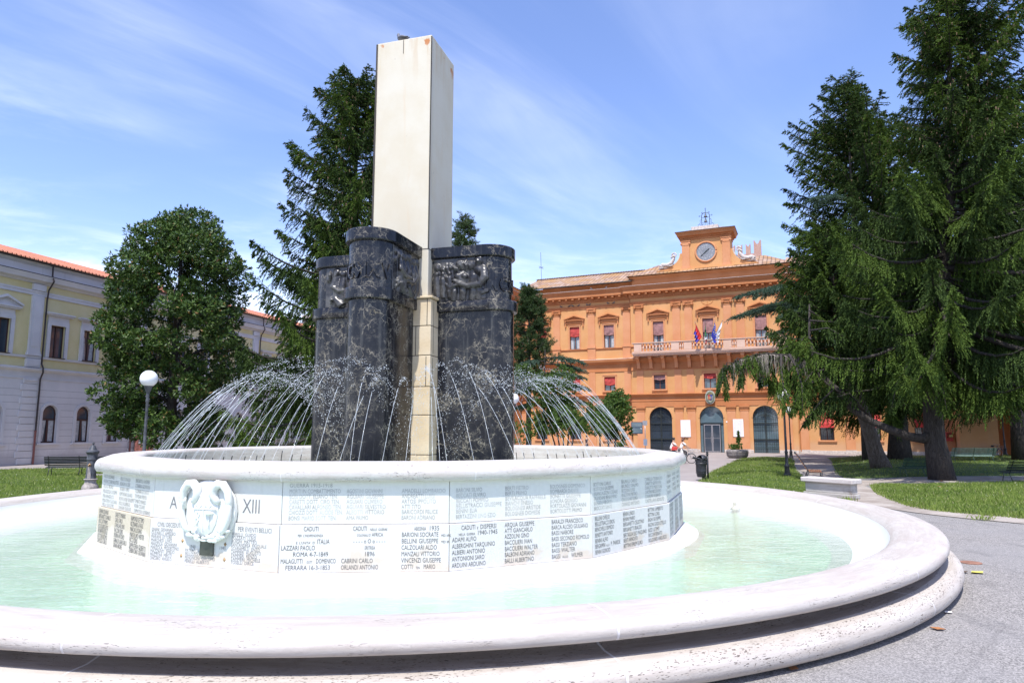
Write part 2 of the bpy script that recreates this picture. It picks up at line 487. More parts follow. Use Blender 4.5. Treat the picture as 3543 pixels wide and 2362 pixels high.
M = {}
M['asphalt'] = None
def m_asphalt():
    t = NT('asphalt'); v = t.coord()
    s = t.voro(v, 75, out='Color'); g = t.n('ShaderNodeSeparateColor'); t.link(s, g.inputs[0])
    big = t.noise(v, 0.35, 6, 0.6); mid = t.noise(t.coord(scale=(1, 0.35, 1), rot=(0, 0, 0.6)), 2.2, 6, 0.65)
    k = t.mix(t.rng(g.outputs[0], 0.15, 0.9, smooth=False), (0.125, 0.116, 0.108), (0.385, 0.36, 0.335))
    k = t.mix(t.rng(big, 0.35, 0.7), k, t.mix(0.5, k, (0.26, 0.25, 0.245)))
    k = t.mix(t.math('MULTIPLY', t.rng(mid, 0.52, 0.72), 0.4), k, (0.10, 0.098, 0.10))
    crack = t.voro(t.coord(scale=(0.30, 0.22, 0.3)), 1.0, 'DISTANCE_TO_EDGE'); k = t.mix(t.math('MULTIPLY', t.rng(t.math('ADD', crack, t.math('MULTIPLY', mid, 0.02)), 0.022, 0.012), 0.16), k, (0.05, 0.048, 0.046)); stn = t.noise(v, 0.9, 5, 0.7, 0.6); k = t.mix(t.math('MULTIPLY', t.rng(stn, 0.58, 0.70), 0.35), k, (0.12, 0.112, 0.105))
    return t.set(k, 0.9, bump=g.outputs[0], bs=0.45, bd=0.006)
M['asphalt'] = m_asphalt()
def m_paving():
    t = NT('road_surface'); v = t.coord()
    n = t.noise(v, 0.5, 6, 0.6); f = t.noise(v, 26, 3, 0.6)
    k = t.mix(t.rng(n, 0.3, 0.7), (0.27, 0.235, 0.225), (0.34, 0.305, 0.29)); k = t.mix(t.math('MULTIPLY', f, 0.35), k, (0.26, 0.24, 0.235))
    return t.set(k, 0.88, bump=f, bs=0.3, bd=0.01)
M['road'] = m_paving()
def m_path():
    t = NT('path_earth'); v = t.coord()
    n = t.noise(v, 0.9, 7, 0.65); f = t.noise(v, 30, 3, 0.6)
    k = t.mix(t.rng(n, 0.35, 0.65), (0.24, 0.20, 0.165), (0.40, 0.355, 0.31)); k = t.mix(t.math('MULTIPLY', t.rng(f, 0.5, 0.75), 0.5), k, (0.16, 0.135, 0.11))
    return t.set(k, 0.95, bump=f, bs=0.5, bd=0.015)
M['path'] = m_path()
def m_lawn():
    t = NT('lawn_soil'); v = t.coord()
    n = t.noise(v, 0.6, 6, 0.65); f = t.noise(v, 12, 5, 0.7)
    k = t.mix(t.rng(n, 0.35, 0.65), (0.050, 0.095, 0.018), (0.095, 0.135, 0.035)); k = t.mix(t.math('MULTIPLY', t.rng(f, 0.5, 0.75), 0.6), k, (0.030, 0.055, 0.012))
    return t.set(k, 0.95, bump=f, bs=0.9, bd=0.08)
M['lawn'] = m_lawn()
M['grass'] = foliage('grass_blades', (0.050, 0.120, 0.016), (0.27, 0.34, 0.085), tip=(0.42, 0.40, 0.22), rough=0.7, spec=0.15, trans=0.35, ns=0.45, tl=0.93, nw=0.9)
M['stone'] = travertine('pale_travertine', (0.74, 0.70, 0.655), (0.66, 0.60, 0.55), pit=0.55, pink=0.35, pit_lo=0.62)
M['rim'] = travertine('rim_travertine', (0.50, 0.468, 0.43), (0.42, 0.375, 0.335), pit=0.55, ring=True, pink=0.5, pit_lo=0.60, pc=(0.43, 0.355, 0.32), stain=0.10)
M['torus'] = travertine('pitted_travertine', (0.50, 0.462, 0.42), (0.42, 0.372, 0.325), pit=1.0, ring=True, pink=0.25, stain=0.35, pit_lo=0.50)
M['recess'] = travertine('shade_dark_recess_stone', (0.36, 0.31, 0.275), (0.27, 0.225, 0.19), pit=0.9, ring=True, pink=0.1, stain=0.75, pit_lo=0.52)  # stained stone, colour also darkened to deepen the shade under the rim
M['coping'] = travertine('coping_travertine', (0.53, 0.51, 0.485), (0.455, 0.415, 0.38), pit=0.8, ring=True, pink=0.3, pit_lo=0.56, pc=(0.50, 0.42, 0.37))
M['whitewash'] = plain('basin_paint', (0.68, 0.685, 0.665), 0.7, var=0.04, scale=1.2)
M['floor_paint'] = plain('basin_floor_paint', (0.56, 0.72, 0.58), 0.8, var=0.14, scale=0.7)
def m_panel(name, c, stain, amount, lo=0.50):
    t = NT(name); v = t.coord()
    n = t.noise(v, 1.5, 6, 0.6, 0.4); f = t.noise(v, 16, 5, 0.6)
    sp = t.n('ShaderNodeSeparateXYZ'); t.link(t._c.outputs['Object'], sp.inputs[0])
    k = t.mix(t.rng(f, 0.3, 0.7), tuple(x * 0.95 for x in c), c)
    z = t.math('ADD', n, t.math('MULTIPLY', sp.outputs[2], -0.55))
    k = t.mix(t.math('MULTIPLY', t.rng(z, lo, lo + 0.10), amount), k, stain)
    st = t.noise(t.coord(scale=(9, 9, 0.7)), 1.0, 5, 0.7)
    k = t.mix(t.math('MULTIPLY', t.rng(st, 0.52, 0.78), 0.28), k, (0.43, 0.42, 0.36))
    return t.set(k, 0.55, bump=f, bs=0.12, bd=0.004)
M['panel_up'] = m_panel('white_marble_panel', (0.63, 0.63, 0.60), (0.62, 0.54, 0.46), 0.25, 0.42)
M['panel_low'] = m_panel('stained_marble_panel', (0.61, 0.595, 0.58), (0.55, 0.43, 0.31), 0.55, 0.44)
M['panel_tan'] = m_panel('tan_marble_panel', (0.56, 0.49, 0.38), (0.66, 0.62, 0.56), 0.5, 0.30)
M['ink_dark'] = plain('letter_lead', (0.09, 0.09, 0.095), 0.6)
M['ink_pale'] = plain('letter_worn', (0.38, 0.385, 0.37), 0.7, var=0.35, scale=3)
M['ink_mid'] = plain('letter_grey', (0.20, 0.20, 0.21), 0.7, var=0.3, scale=3)
M['marble'] = marble_black('black_marble')
def m_relief():
    t = NT('carved_dark_marble'); v = t.coord()
    n = t.noise(v, 3.0, 6, 0.65); g = t.n('ShaderNodeNewGeometry')
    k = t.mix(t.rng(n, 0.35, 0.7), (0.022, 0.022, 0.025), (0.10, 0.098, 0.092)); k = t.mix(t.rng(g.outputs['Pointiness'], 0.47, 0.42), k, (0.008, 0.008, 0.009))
    return t.set(k, 0.32, bump=n, bs=0.15)
M['relief'] = m_relief()
def m_cream():
    t = NT('cream_limestone'); v = t.coord()
    n = t.noise(v, 0.7, 6, 0.6); st = t.noise(t.coord(scale=(3, 3, 0.28)), 1.1, 6, 0.66, 0.4); f = t.noise(v, 12, 5, 0.6)
    k = t.mix(t.rng(n, 0.35, 0.65), (0.585, 0.555, 0.455), (0.55, 0.50, 0.38))
    k = t.mix(t.math('MULTIPLY', t.rng(st, 0.55, 0.74), 0.5), k, (0.56, 0.43, 0.27))
    sp = t.n('ShaderNodeSeparateXYZ'); t.link(t._c.outputs['Object'], sp.inputs[0])
    drip = t.noise(t.coord(scale=(6, 6, 0.5)), 1.0, 5, 0.7)
    topm = t.math('MULTIPLY', t.rng(sp.outputs[2], 10.2, 11.75), t.rng(drip, 0.50, 0.66))
    k = t.mix(t.math('MULTIPLY', topm, 0.35), k, (0.46, 0.30, 0.14))
    rust = t.math('MULTIPLY', t.rng(sp.outputs[2], 11.15, 11.6), t.rng(t.noise(v, 2.6, 3, 0.5), 0.60, 0.66))
    k = t.mix(rust, k, (0.45, 0.17, 0.05))
    cr = t.voro(t.coord(scale=(2.2, 2.2, 0.9)), 2.3); k = t.mix(t.math('MULTIPLY', t.rng(cr, 0.075, 0.03), 0.6), k, (0.36, 0.33, 0.28))
    return t.set(k, 0.7, bump=f, bs=0.14, bd=0.01)
M['cream'] = m_cream()
def m_warm():
    t = NT('warm_limestone'); v = t.coord()
    n = t.noise(v, 1.0, 6, 0.6); f = t.noise(t.coord(scale=(3, 3, 9)), 3, 6, 0.65)
    k = t.mix(t.rng(n, 0.35, 0.65), (0.66, 0.56, 0.40), (0.58, 0.46, 0.29)); k = t.mix(t.math('MULTIPLY', t.rng(f, 0.5, 0.75), 0.4), k, (0.42, 0.33, 0.20))
    return t.set(k, 0.75, bump=f, bs=0.25, bd=0.01)
M['warm'] = m_warm()
M['grout'] = plain('dark_joint', (0.05, 0.045, 0.04), 0.9)
def m_water(name, tint, bump_s, sc, refl=1.0, opac=0.0):
    t = NT(name); v = t.coord(scale=(0.55, 1.6, 1)); n = t.noise(v, sc, 4, 0.55, 0.4); n2 = t.noise(t.coord(scale=(1, 1.7, 1)), sc * 3.1, 3, 0.5)
    h = t.math('ADD', n, t.math('MULTIPLY', n2, 0.35))
    bp = t.n('ShaderNodeBump'); bp.inputs['Strength'].default_value = bump_s; bp.inputs['Distance'].default_value = 0.03; t.link(h, bp.inputs['Height'])
    fr = t.n('ShaderNodeFresnel'); fr.inputs['IOR'].default_value = 1.33; t.link(bp.outputs[0], fr.inputs['Normal'])
    gl = t.n('ShaderNodeBsdfGlossy'); gl.inputs['Roughness'].default_value = 0.03; t.link(bp.outputs[0], gl.inputs['Normal'])
    tp = t.n('ShaderNodeBsdfTransparent'); tp.inputs['Color'].default_value = (*tint, 1)
    df = t.n('ShaderNodeBsdfDiffuse'); df.inputs['Color'].default_value = (0.66, 0.78, 0.68, 1)
    m0 = t.n('ShaderNodeMixShader'); m0.inputs[0].default_value = opac; t.link(tp.outputs[0], m0.inputs[1]); t.link(df.outputs[0], m0.inputs[2])
    ms = t.n('ShaderNodeMixShader'); t.link(t.math('MULTIPLY', fr.outputs[0], refl), ms.inputs[0]); t.link(m0.outputs[0], ms.inputs[1]); t.link(gl.outputs[0], ms.inputs[2])
    t.link(ms.outputs[0], t.out.inputs[0])
    return t.mat
M['water'] = m_water('pool_water', (0.90, 0.985, 0.92), 0.55, 3.6, 1.2, 0.22)
def m_spray():
    t = NT('falling_water')
    t.set((0.80, 0.84, 0.88), 0.12, spec=0.9)
    tr = t.n('ShaderNodeBsdfTranslucent'); tr.inputs['Color'].default_value = (0.85, 0.88, 0.92, 1)
    ms = t.n('ShaderNodeMixShader'); ms.inputs[0].default_value = 0.5
    t.link(t.b.outputs[0], ms.inputs[1]); t.link(tr.outputs[0], ms.inputs[2])
    tp = t.n('ShaderNodeBsdfTransparent'); m3 = t.n('ShaderNodeMixShader'); m3.inputs[0].default_value = 0.42
    t.link(ms.outputs[0], m3.inputs[1]); t.link(tp.outputs[0], m3.inputs[2]); t.link(m3.outputs[0], t.out.inputs[0])
    return t.mat
M['spray'] = m_spray()
M['iron'] = plain('dark_cast_iron', (0.035, 0.037, 0.042), 0.45, 0.3, var=0.3)
M['iron_grey'] = plain('grey_cast_iron', (0.085, 0.09, 0.10), 0.5, 0.35, var=0.35)
M['iron_pale'] = plain('limescaled_iron', (0.30, 0.27, 0.25), 0.8, 0.0, var=0.4)
M['bronze'] = plain('bronze_plate', (0.075, 0.078, 0.065), 0.5, 0.4, var=0.25)
M['brass'] = plain('old_brass', (0.30, 0.20, 0.10), 0.45, 0.6, var=0.3)
M['globe'] = plain('opal_globe', (0.82, 0.82, 0.83), 0.25, var=0.02)
M['green_slat'] = plain('green_painted_slats', (0.035, 0.085, 0.055), 0.45, var=0.3)
M['pale_slat'] = plain('pale_green_slats', (0.16, 0.24, 0.20), 0.4, var=0.3)
M['dark_slat'] = plain('blackish_green_slats', (0.016, 0.026, 0.022), 0.4, var=0.3)
M['brown_slat'] = plain('varnished_slats', (0.26, 0.115, 0.06), 0.5, var=0.3)
M['concrete'] = plain('weathered_concrete', (0.36, 0.34, 0.31), 0.9, var=0.3, bs=0.3)
M['orange'] = plaster('orange_plaster', (0.575, 0.282, 0.105), (0.62, 0.33, 0.14), 0.32, (0.50, 0.235, 0.09))
M['orange_base'] = plaster('orange_plaster_worn_base', (0.575, 0.282, 0.105), (0.62, 0.33, 0.14), 0.36, (0.54, 0.34, 0.22), base_z=1.5)
M['salmon'] = plaster('salmon_plaster', (0.57, 0.245, 0.108), (0.61, 0.29, 0.145), 0.18, (0.60, 0.36, 0.22))
M['terra'] = plaster('terracotta_trim', (0.44, 0.165, 0.058), (0.50, 0.205, 0.082), 0.25, (0.42, 0.20, 0.10))
M['rosestone'] = plaster('rose_stone', (0.60, 0.40, 0.30), (0.66, 0.47, 0.37), 0.35, (0.34, 0.25, 0.19))
M['base_stone'] = plain('facade_base_stone', (0.52, 0.46, 0.42), 0.85, var=0.2, bs=0.2)
M['pane'] = glass_dark('window_glass', (0.030, 0.040, 0.055))
M['pane_blue'] = glass_dark('sky_lit_glass', (0.075, 0.11, 0.13))
M['frame_dark'] = plain('dark_brown_window_frame', (0.050, 0.020, 0.017), 0.5)
M['frame_brown'] = plain('brown_window_frame', (0.13, 0.045, 0.032), 0.5)
M['blind_red'] = plain('red_blind', (0.42, 0.055, 0.045), 0.85, var=0.25, scale=3, bs=0.2)
M['blind_mauve'] = plain('faded_mauve_blind', (0.30, 0.155, 0.145), 0.85, var=0.25, scale=3, bs=0.2)
M['curtain'] = plain('pale_curtain', (0.42, 0.43, 0.44), 0.9, var=0.2)
M['dark_metal'] = plain('dark_green_grille', (0.022, 0.028, 0.027), 0.45, 0.2)
M['steel'] = plain('door_aluminium', (0.36, 0.34, 0.35), 0.35, 0.5)
M['tile_old'] = rooftile('old_roof_tiles', (0.27, 0.155, 0.10), (0.43, 0.31, 0.235), (0.40, 0.215, 0.065), 0.42, 0.60)
M['tile_red'] = rooftile('new_roof_tiles', (0.56, 0.20, 0.105), (0.62, 0.25, 0.14), (0.54, 0.19, 0.10), 0.30, 0.36)
M['gutter'] = plain('dark_gutter', (0.035, 0.026, 0.024), 0.5)
M['brick'] = None
def m_brick():
    t = NT('tower_brick'); v = t.coord(scale=(1, 1, 1)); b = t.n('ShaderNodeTexBrick'); 
    vv = t.coord(rot=(R(90), 0, 0)); t.link(vv, b.inputs[0]); b.inputs['Scale'].default_value = 4.0
    b.inputs['Color1'].default_value = (0.46, 0.26, 0.20, 1); b.inputs['Color2'].default_value = (0.38, 0.19, 0.14, 1); b.inputs['Mortar'].default_value = (0.5, 0.42, 0.36, 1)
    n = t.noise(v, 1.4, 5, 0.6)
    return t.set(t.mix(t.rng(n, 0.45, 0.75), b.outputs[0], (0.46, 0.33, 0.27)), 0.9)
M['brick'] = m_brick()
M['grey_pl'] = plaster('grey_rusticated_plaster', (0.55, 0.535, 0.54), (0.62, 0.60, 0.60), 0.35, (0.34, 0.32, 0.33), base_z=1.2)
M['grey_trim'] = plaster('grey_stone_trim', (0.52, 0.51, 0.52), (0.60, 0.585, 0.585), 0.4, (0.36, 0.34, 0.335))
M['yellow'] = plaster('yellow_plaster', (0.60, 0.52, 0.26), (0.66, 0.58, 0.33), 0.3, (0.46, 0.38, 0.20))
M['clock'] = plain('clock_face', (0.20, 0.215, 0.235), 0.5, var=0.1)
M['clock_line'] = plain('clock_lines', (0.55, 0.55, 0.56), 0.6)
M['white_sign'] = plain('white_board', (0.80, 0.79, 0.81), 0.4, var=0.02)
M['sign_blue'] = plain('dark_blue_sign', (0.035, 0.055, 0.10), 0.3)
M['spruce'] = foliage('spruce_needles', (0.008, 0.021, 0.007), (0.080, 0.130, 0.030), rough=0.7, spec=0.12, trans=0.12)
M['spruce_fresh'] = foliage('fresh_spruce_needles', (0.020, 0.046, 0.008), (0.125, 0.190, 0.034), rough=0.7, spec=0.12, trans=0.15)
M['cone'] = plain('spruce_cones', (0.20, 0.13, 0.07), 0.8)
M['cedar'] = foliage('cedar_needles', (0.030, 0.062, 0.042), (0.095, 0.150, 0.100), rough=0.6, spec=0.25, trans=0.12)
M['pine'] = foliage('pine_needles', (0.018, 0.045, 0.014), (0.085, 0.130, 0.040), rough=0.55, spec=0.3, trans=0.12)
M['dead'] = plain('dead_twigs', (0.27, 0.24, 0.20), 0.95, var=0.3)
M['magnolia'] = foliage('magnolia_leaves', (0.014, 0.044, 0.008), (0.105, 0.172, 0.032), tip=(0.20, 0.12, 0.04), rough=0.50, spec=0.32, trans=0.12)
M['flower'] = plain('white_petals', (0.80, 0.78, 0.70), 0.7, var=0.08)
M['lime'] = foliage('lime_leaves', (0.030, 0.075, 0.014), (0.12, 0.19, 0.040), rough=0.5, spec=0.3, trans=0.3)
M['bark'] = bark('tree_bark')
M['bark_dark'] = bark('dark_bark', (0.035, 0.028, 0.024), (0.085, 0.072, 0.064))
M['skin'] = plain('skin', (0.50, 0.31, 0.23), 0.5, var=0.05)
M['hair'] = plain('dark_hair', (0.035, 0.020, 0.015), 0.5)
M['hair_red'] = plain('auburn_hair', (0.12, 0.045, 0.025), 0.5)
M['shirt'] = plain('white_shirt', (0.78, 0.77, 0.77), 0.85, var=0.04)
M['trouser'] = plain('dark_trousers', (0.03, 0.032, 0.045), 0.85)
M['red_cloth'] = plain('red_cloth', (0.55, 0.045, 0.04), 0.7)
M['tyre'] = plain('tyre_rubber', (0.03, 0.03, 0.03), 0.8)
M['bike_paint'] = plain('bicycle_paint', (0.40, 0.40, 0.42), 0.35, 0.4)
M['pigeon'] = plain('pigeon_feathers', (0.13, 0.135, 0.16), 0.6, var=0.3)
M['leaf_dry'] = plain('dry_leaf', (0.40, 0.17, 0.06), 0.8, var=0.3)
# ------------------------------------------------------------------ leaves as many small faces
rng = np.random.default_rng(11)
def unit(a):
    return a / np.maximum(np.linalg.norm(a, axis=1, keepdims=True), 1e-9)

def leaf_arrays(P, D, L, Wd, roll=None, mid=0.45, up=None):
    """rhombic leaves: base P, direction D, length L, width Wd"""
    n = len(P); D = unit(D)
    if up is None: r = rng.normal(size=(n, 3))
    else: r = up + 0.35 * rng.normal(size=(n, 3))
    Sd = unit(np.cross(D, r))
    L = np.broadcast_to(L, (n,))[:, None]; Wd = np.broadcast_to(Wd, (n,))[:, None]
    V = np.empty((n, 4, 3))
    V[:, 0] = P; V[:, 1] = P + D * L * mid + Sd * Wd * 0.5; V[:, 2] = P + D * L; V[:, 3] = P + D * L * mid - Sd * Wd * 0.5
    return V.reshape(-1, 3), np.arange(4 * n).reshape(n, 4)

class Cloud:
    def __init__(self): self.V = []
    def add(self, P, D, L, Wd, **k):
        if len(P): self.V.append(leaf_arrays(np.asarray(P, float), np.asarray(D, float), L, Wd, **k)[0])
    def build(self, name, mat, parent=None):
        V = np.concatenate(self.V); F = np.arange(len(V)).reshape(-1, 4)
        return raw_mesh(name, V, F, mat, parent)

# ------------------------------------------------------------------ ground
from mathutils.geometry import delaunay_2d_cdt
def in_poly(P, poly):
    x, y = P[:, 0], P[:, 1]; c = np.zeros(len(P), bool); n = len(poly); j = n - 1
    for i in range(n):
        xi, yi = poly[i]; xj, yj = poly[j]
        c ^= ((yi > y) != (yj > y)) & (x < (xj - xi) * (y - yi) / (yj - yi + 1e-12) + xi); j = i
    return c
def edge_dist(P, poly):
    d = np.full(len(P), 1e9); n = len(poly)
    for i in range(n):
        a = np.array(poly[i]); b = np.array(poly[(i + 1) % n]); ab = b - a
        t = np.clip(((P - a) @ ab) / (ab @ ab), 0, 1)[:, None]
        d = np.minimum(d, np.linalg.norm(P - a - t * ab, axis=1))
    return d
def smooth_poly(poly, it=2):
    for _ in range(it):
        q = []
        for i in range(len(poly)):
            a = poly[i]; b = poly[(i + 1) % len(poly)]
            q += [(0.78 * a[0] + 0.22 * b[0], 0.78 * a[1] + 0.22 * b[1]), (0.22 * a[0] + 0.78 * b[0], 0.22 * a[1] + 0.78 * b[1])]
        poly = q
    return poly
def ground_sheet(name, poly, z, mat):
    mb = MB(); mb.add([(x, y, z) for x, y in poly], [tuple(range(len(poly)))])
    o = mb.build(name, mat); return tag(o, kind='structure')

mb = MB(); mb.add([(-900, -300, 0), (900, -300, 0), (900, 1500, 0), (-900, 1500, 0)], [(0, 1, 2, 3)])
tag(mb.build('ground', M['asphalt']), kind='structure')
# pale road before the town hall and behind the fountain
ground_sheet('road', smooth_poly([(-34, 60), (-20, 44), (-14, 29.5), (-5, 28.2), (3, 28.0), (8.2, 29.2), (10.2, 35), (12.8, 41.7), (17.6, 53), (20.2, 57.4), (26, 58.4), (46, 58.6), (90, 40), (120, 60), (60, 95), (-60, 120), (-60, 90)], 1), 0.004, M['road'])
ground_sheet('pavement', [(-34.6, 36.0), (-30.6, 36.5), (-28.4, 39.8), (-25.6, 42.0), (-23.0, 43.0), (-19.0, 50.0), (-17.0, 62.0), (-22.0, 78.0), (-34.0, 90), (-40, 44.0), (-37.0, 20), (-33.0, 22)], 0.008, M['road'])
# trodden earth paths through the lawn and the pale strip along its near edge
ground_sheet('path', smooth_poly([(10.4, 21.2), (12.4, 21.0), (13.2, 24.6), (14.9, 29.8), (18.8, 29.7), (21.6, 30.8), (24.0, 31.0), (40, 30), (40, 33.5), (24.5, 34.3), (21.0, 34.2), (16.6, 31.8), (15.2, 31.6), (16.9, 36.0), (20.4, 44.0), (24.6, 54.0), (22.0, 54.0), (17.2, 41.7), (15.1, 35.7), (13.4, 30.6), (11.6, 25.2)], 1), 0.012, M['path'])
ground_sheet('verge_strip', smooth_poly([(9.4, 25.6), (10.6, 24.2), (12.0, 22.4), (12.3, 20.9), (12.5, 19.9), (13.2, 19.0), (14.1, 17.9), (19, 12.7), (18.0, 11.6), (13.0, 16.7), (12.05, 17.9), (11.35, 19.1), (11.05, 20.3), (10.75, 21.6), (9.6, 23.4), (8.8, 24.8)], 1), 0.016, M['path'])

LAWNS = {
 'near': smooth_poly([(7.77, 29.4), (9.95, 35.72), (12.42, 41.73), (17.15, 53.05), (19.56, 57.14), (22.79, 57.9), (22.0, 53.8), (17.0, 41.7), (14.9, 35.7), (13.2, 30.5), (11.4, 25.6), (10.2, 23.2), (9.2, 24.6), (7.6, 26.6)], 1),
 'trees': smooth_poly([(24.6, 53.5), (20.4, 44.2), (16.9, 36.42), (15.6, 32.4), (20.9, 34.6), (24.6, 34.8), (40, 34), (60, 45), (58, 57), (37.4, 58.0), (26, 57.6)], 1),
 'front': smooth_poly([(15.2, 29.6), (13.2, 25.4), (12.35, 22.7), (11.85, 20.9), (12.0, 19.7), (12.75, 18.7), (13.6, 17.6), (18.5, 12.4), (26, 12), (42, 20), (42, 29.5), (24.0, 30.6), (21.6, 30.3), (18.8, 29.2)], 1),
 'left': smooth_poly([(-33.0, 30.72), (-30.6, 36.8), (-28.9, 39.3), (-26.0, 41.0), (-23.5, 41.8), (-21.5, 40.0), (-13.4, 27.9), (-14.0, 25.5), (-14.6, 21.6), (-14.8, 17.5), (-24, 12), (-34, 20)], 1),
}
def mound(P, poly, amp):
    d = edge_dist(P, poly)
    k = np.clip(d / 3.2, 0, 1); k = k * k * (3 - 2 * k)
    return -0.012 + 0.05 * np.clip(d / .35, 0, 1) + amp * k * (0.75 + 0.25 * np.sin(P[:, 0] * 0.55 + 1.3) * np.cos(P[:, 1] * 0.4))
LAMP = {'near': 0.22, 'trees': 0.30, 'front': 0.16, 'left': 0.10}
def lawn_z(x, y):
    P = np.array([[x, y]], float)
    for k, poly in LAWNS.items():
        if in_poly(P, poly)[0]: return float(mound(P, poly, LAMP[k])[0])
    return 0.0
for k, poly in LAWNS.items():
    A = np.array(poly); lo, hi = A.min(0), A.max(0)
    gx, gy = np.meshgrid(np.arange(lo[0], hi[0], 0.7), np.arange(lo[1], hi[1], 0.7))
    G = np.c_[gx.ravel(), gy.ravel()] + rng.uniform(-0.2, 0.2, (gx.size, 2)); G = G[in_poly(G, poly)]; G = G[edge_dist(G, poly) > 0.25]
    pts = [Vector(p) for p in poly] + [Vector(p) for p in G]
    res = delaunay_2d_cdt(pts, [(i, (i + 1) % len(poly)) for i in range(len(poly))], [], 1, 1e-4)
    P2 = np.array([tuple(p) for p in res[0]]); z = mound(P2, poly, LAMP[k])
    mb = MB(); mb.add(np.c_[P2, z].tolist(), [tuple(f) for f in res[2]])
    tag(mb.build('lawn', M['lawn'], smooth=True), kind='structure')
# grass blades: uncountable, one object
cl = Cloud(); fl_pts = []
for k, poly in LAWNS.items():
    A = np.array(poly); lo, hi = A.min(0), A.max(0)
    n = {'near': 230000, 'trees': 150000, 'front': 520000, 'left': 260000}[k]
    G = rng.uniform(lo, hi, (n, 2)); G = G[in_poly(G, poly)]
    dist = np.linalg.norm(G, axis=1)
    G = G[rng.uniform(size=len(G)) < np.clip(26.0 / dist, 0.12, 1) ** 1.3]
    keep = G[:, 1] > 0.3 * np.abs(G[:, 0]); G = G[keep]
    z = mound(G, poly, LAMP[k]); P = np.c_[G, z - 0.01]
    patch = 0.5 + 0.5 * np.sin(G[:, 0] * 1.3 + 2 * np.sin(G[:, 1] * 0.7)) * np.cos(G[:, 1] * 1.1 + np.sin(G[:, 0]))
    h = (0.045 + 0.12 * rng.uniform(size=len(P)) ** 2.0) * (0.55 + 0.75 * patch)
    D = np.c_[rng.normal(0, 0.38, (len(P), 2)), np.ones(len(P))]
    cl.add(P, D, h, 0.012 + 0.014 * rng.uniform(size=len(P)))
    f = rng.uniform(size=len(P)) < (0.0008 + 0.010 * (patch > 0.92)); fl_pts.append(np.c_[G[f], z[f] + 0.6 * h[f]])
tag(cl.build('grass', M['grass']), kind='stuff')
FP = np.concatenate(fl_pts); c2 = Cloud()
for _ in range(2): c2.add(FP, rng.normal(size=FP.shape) * (1, 1, 0.4) + (0, 0, 0.6), 0.028, 0.026)
tag(c2.build('clover_flowers', M['flower']), kind='stuff')
# ------------------------------------------------------------------ the memorial fountain
FC = Vector((-2.42, 16.25, 0))
fo = thing('memorial_fountain', 'white travertine memorial fountain with inscribed drum, black marble pylons and tall cream obelisk', 'fountain', FC)
def circle_lathe(name, prof, mat, seg=144, loc=(0.21, 0, 0), **k):
    mb = MB(); mb.lathe(prof, seg, cap=False); return mb.build(name, mat, fo, autos=50, loc=loc, **k)
def arc(cx, cz, r, a0, a1, n):
    return [(cx + r * math.cos(R(a0 + (a1 - a0) * i / n)), cz + r * math.sin(R(a0 + (a1 - a0) * i / n))) for i in range(n + 1)]
RB = 10.47
prof = [(RB - 0.52, 0.44)] + [(RB - 0.07, 0.462), (RB - 0.03, 0.468)] + arc(RB - 0.085, 0.535, 0.085, -40, 60, 7) + [(RB - 0.12, 0.625), (RB - 0.24, 0.645), (RB - 0.5, 0.652), (RB - 0.66, 0.632)] + [(RB - 0.76, 0.59), (RB - 0.82, 0.53)]
circle_lathe('basin_rim', prof, M['rim'])
prof = [(RB - 0.10, 0.0), (RB + 0.03, 0.03)] + arc(RB + 0.03, 0.165, 0.125, -75, 75, 10) + [(RB - 0.04, 0.298), (RB - 0.13, 0.302)]
circle_lathe('basin_base', prof, M['torus'])
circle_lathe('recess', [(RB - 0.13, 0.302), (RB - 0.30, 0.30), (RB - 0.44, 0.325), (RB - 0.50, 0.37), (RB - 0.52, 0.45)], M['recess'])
prof = [(RB - 0.818, 0.532), (RB - 0.86, 0.46), (RB - 1.02, 0.28), (RB - 1.46, 0.14), (RB - 1.75, 0.05)]  # slope widened: its white also stands in for the wall's reflection in water
circle_lathe('inner_wall', prof, M['whitewash'])
circle_lathe('basin_floor', [(RB - 1.74, 0.052), (RB - 1.9, 0.03), (6.2, 0.03)], M['floor_paint'])
# sixteen-sided drum
A0 = -0.148
def vtx(k, r):
    a = A0 + k * PI / 8
    return (r * math.sin(a), -r * math.cos(a))
def ring16(name, prof, mat, **kw):
    mb = MB(); path = [vtx(k, 1.0) for k in range(16)]
    n = 16; q = len(prof); v = []
    for k in range(16):
        for r, z in prof:
            p = vtx(k, r); v.append((p[0], p[1], z))
    f = []
    for k in range(16):
        j = (k + 1) % 16
        for i in range(q - 1): f.append((k * q + i, j * q + i, j * q + i + 1, k * q + i + 1))
    mb.add(v, f); return mb.build(name, mat, fo, **kw)
ring16('drum_skirt', [(6.24, 0.272), (6.33, 0.27), (6.62, 0.10), (6.70, 0.03), (6.0, 0.03)], M['whitewash'])
ring16('drum_core', [(6.16, 0.20), (6.16, 1.60), (5.95, 1.60)], M['grout'])
cop = [(6.14, 1.562), (6.30, 1.556)] + arc(6.20, 1.66, 0.145, -40, 60, 6) + [(6.10, 1.815), (5.92, 1.832), (5.70, 1.82)] + arc(5.66, 1.74, 0.075, 80, 180, 4) + [(5.57, 1.45), (5.50, 1.20)]
ring16('coping', cop, M['coping'], autos=60)
circle_lathe('upper_basin_floor', [(5.48, 1.30), (0.6, 1.30)], M['whitewash'], seg=64, loc=(0, 0, 0))

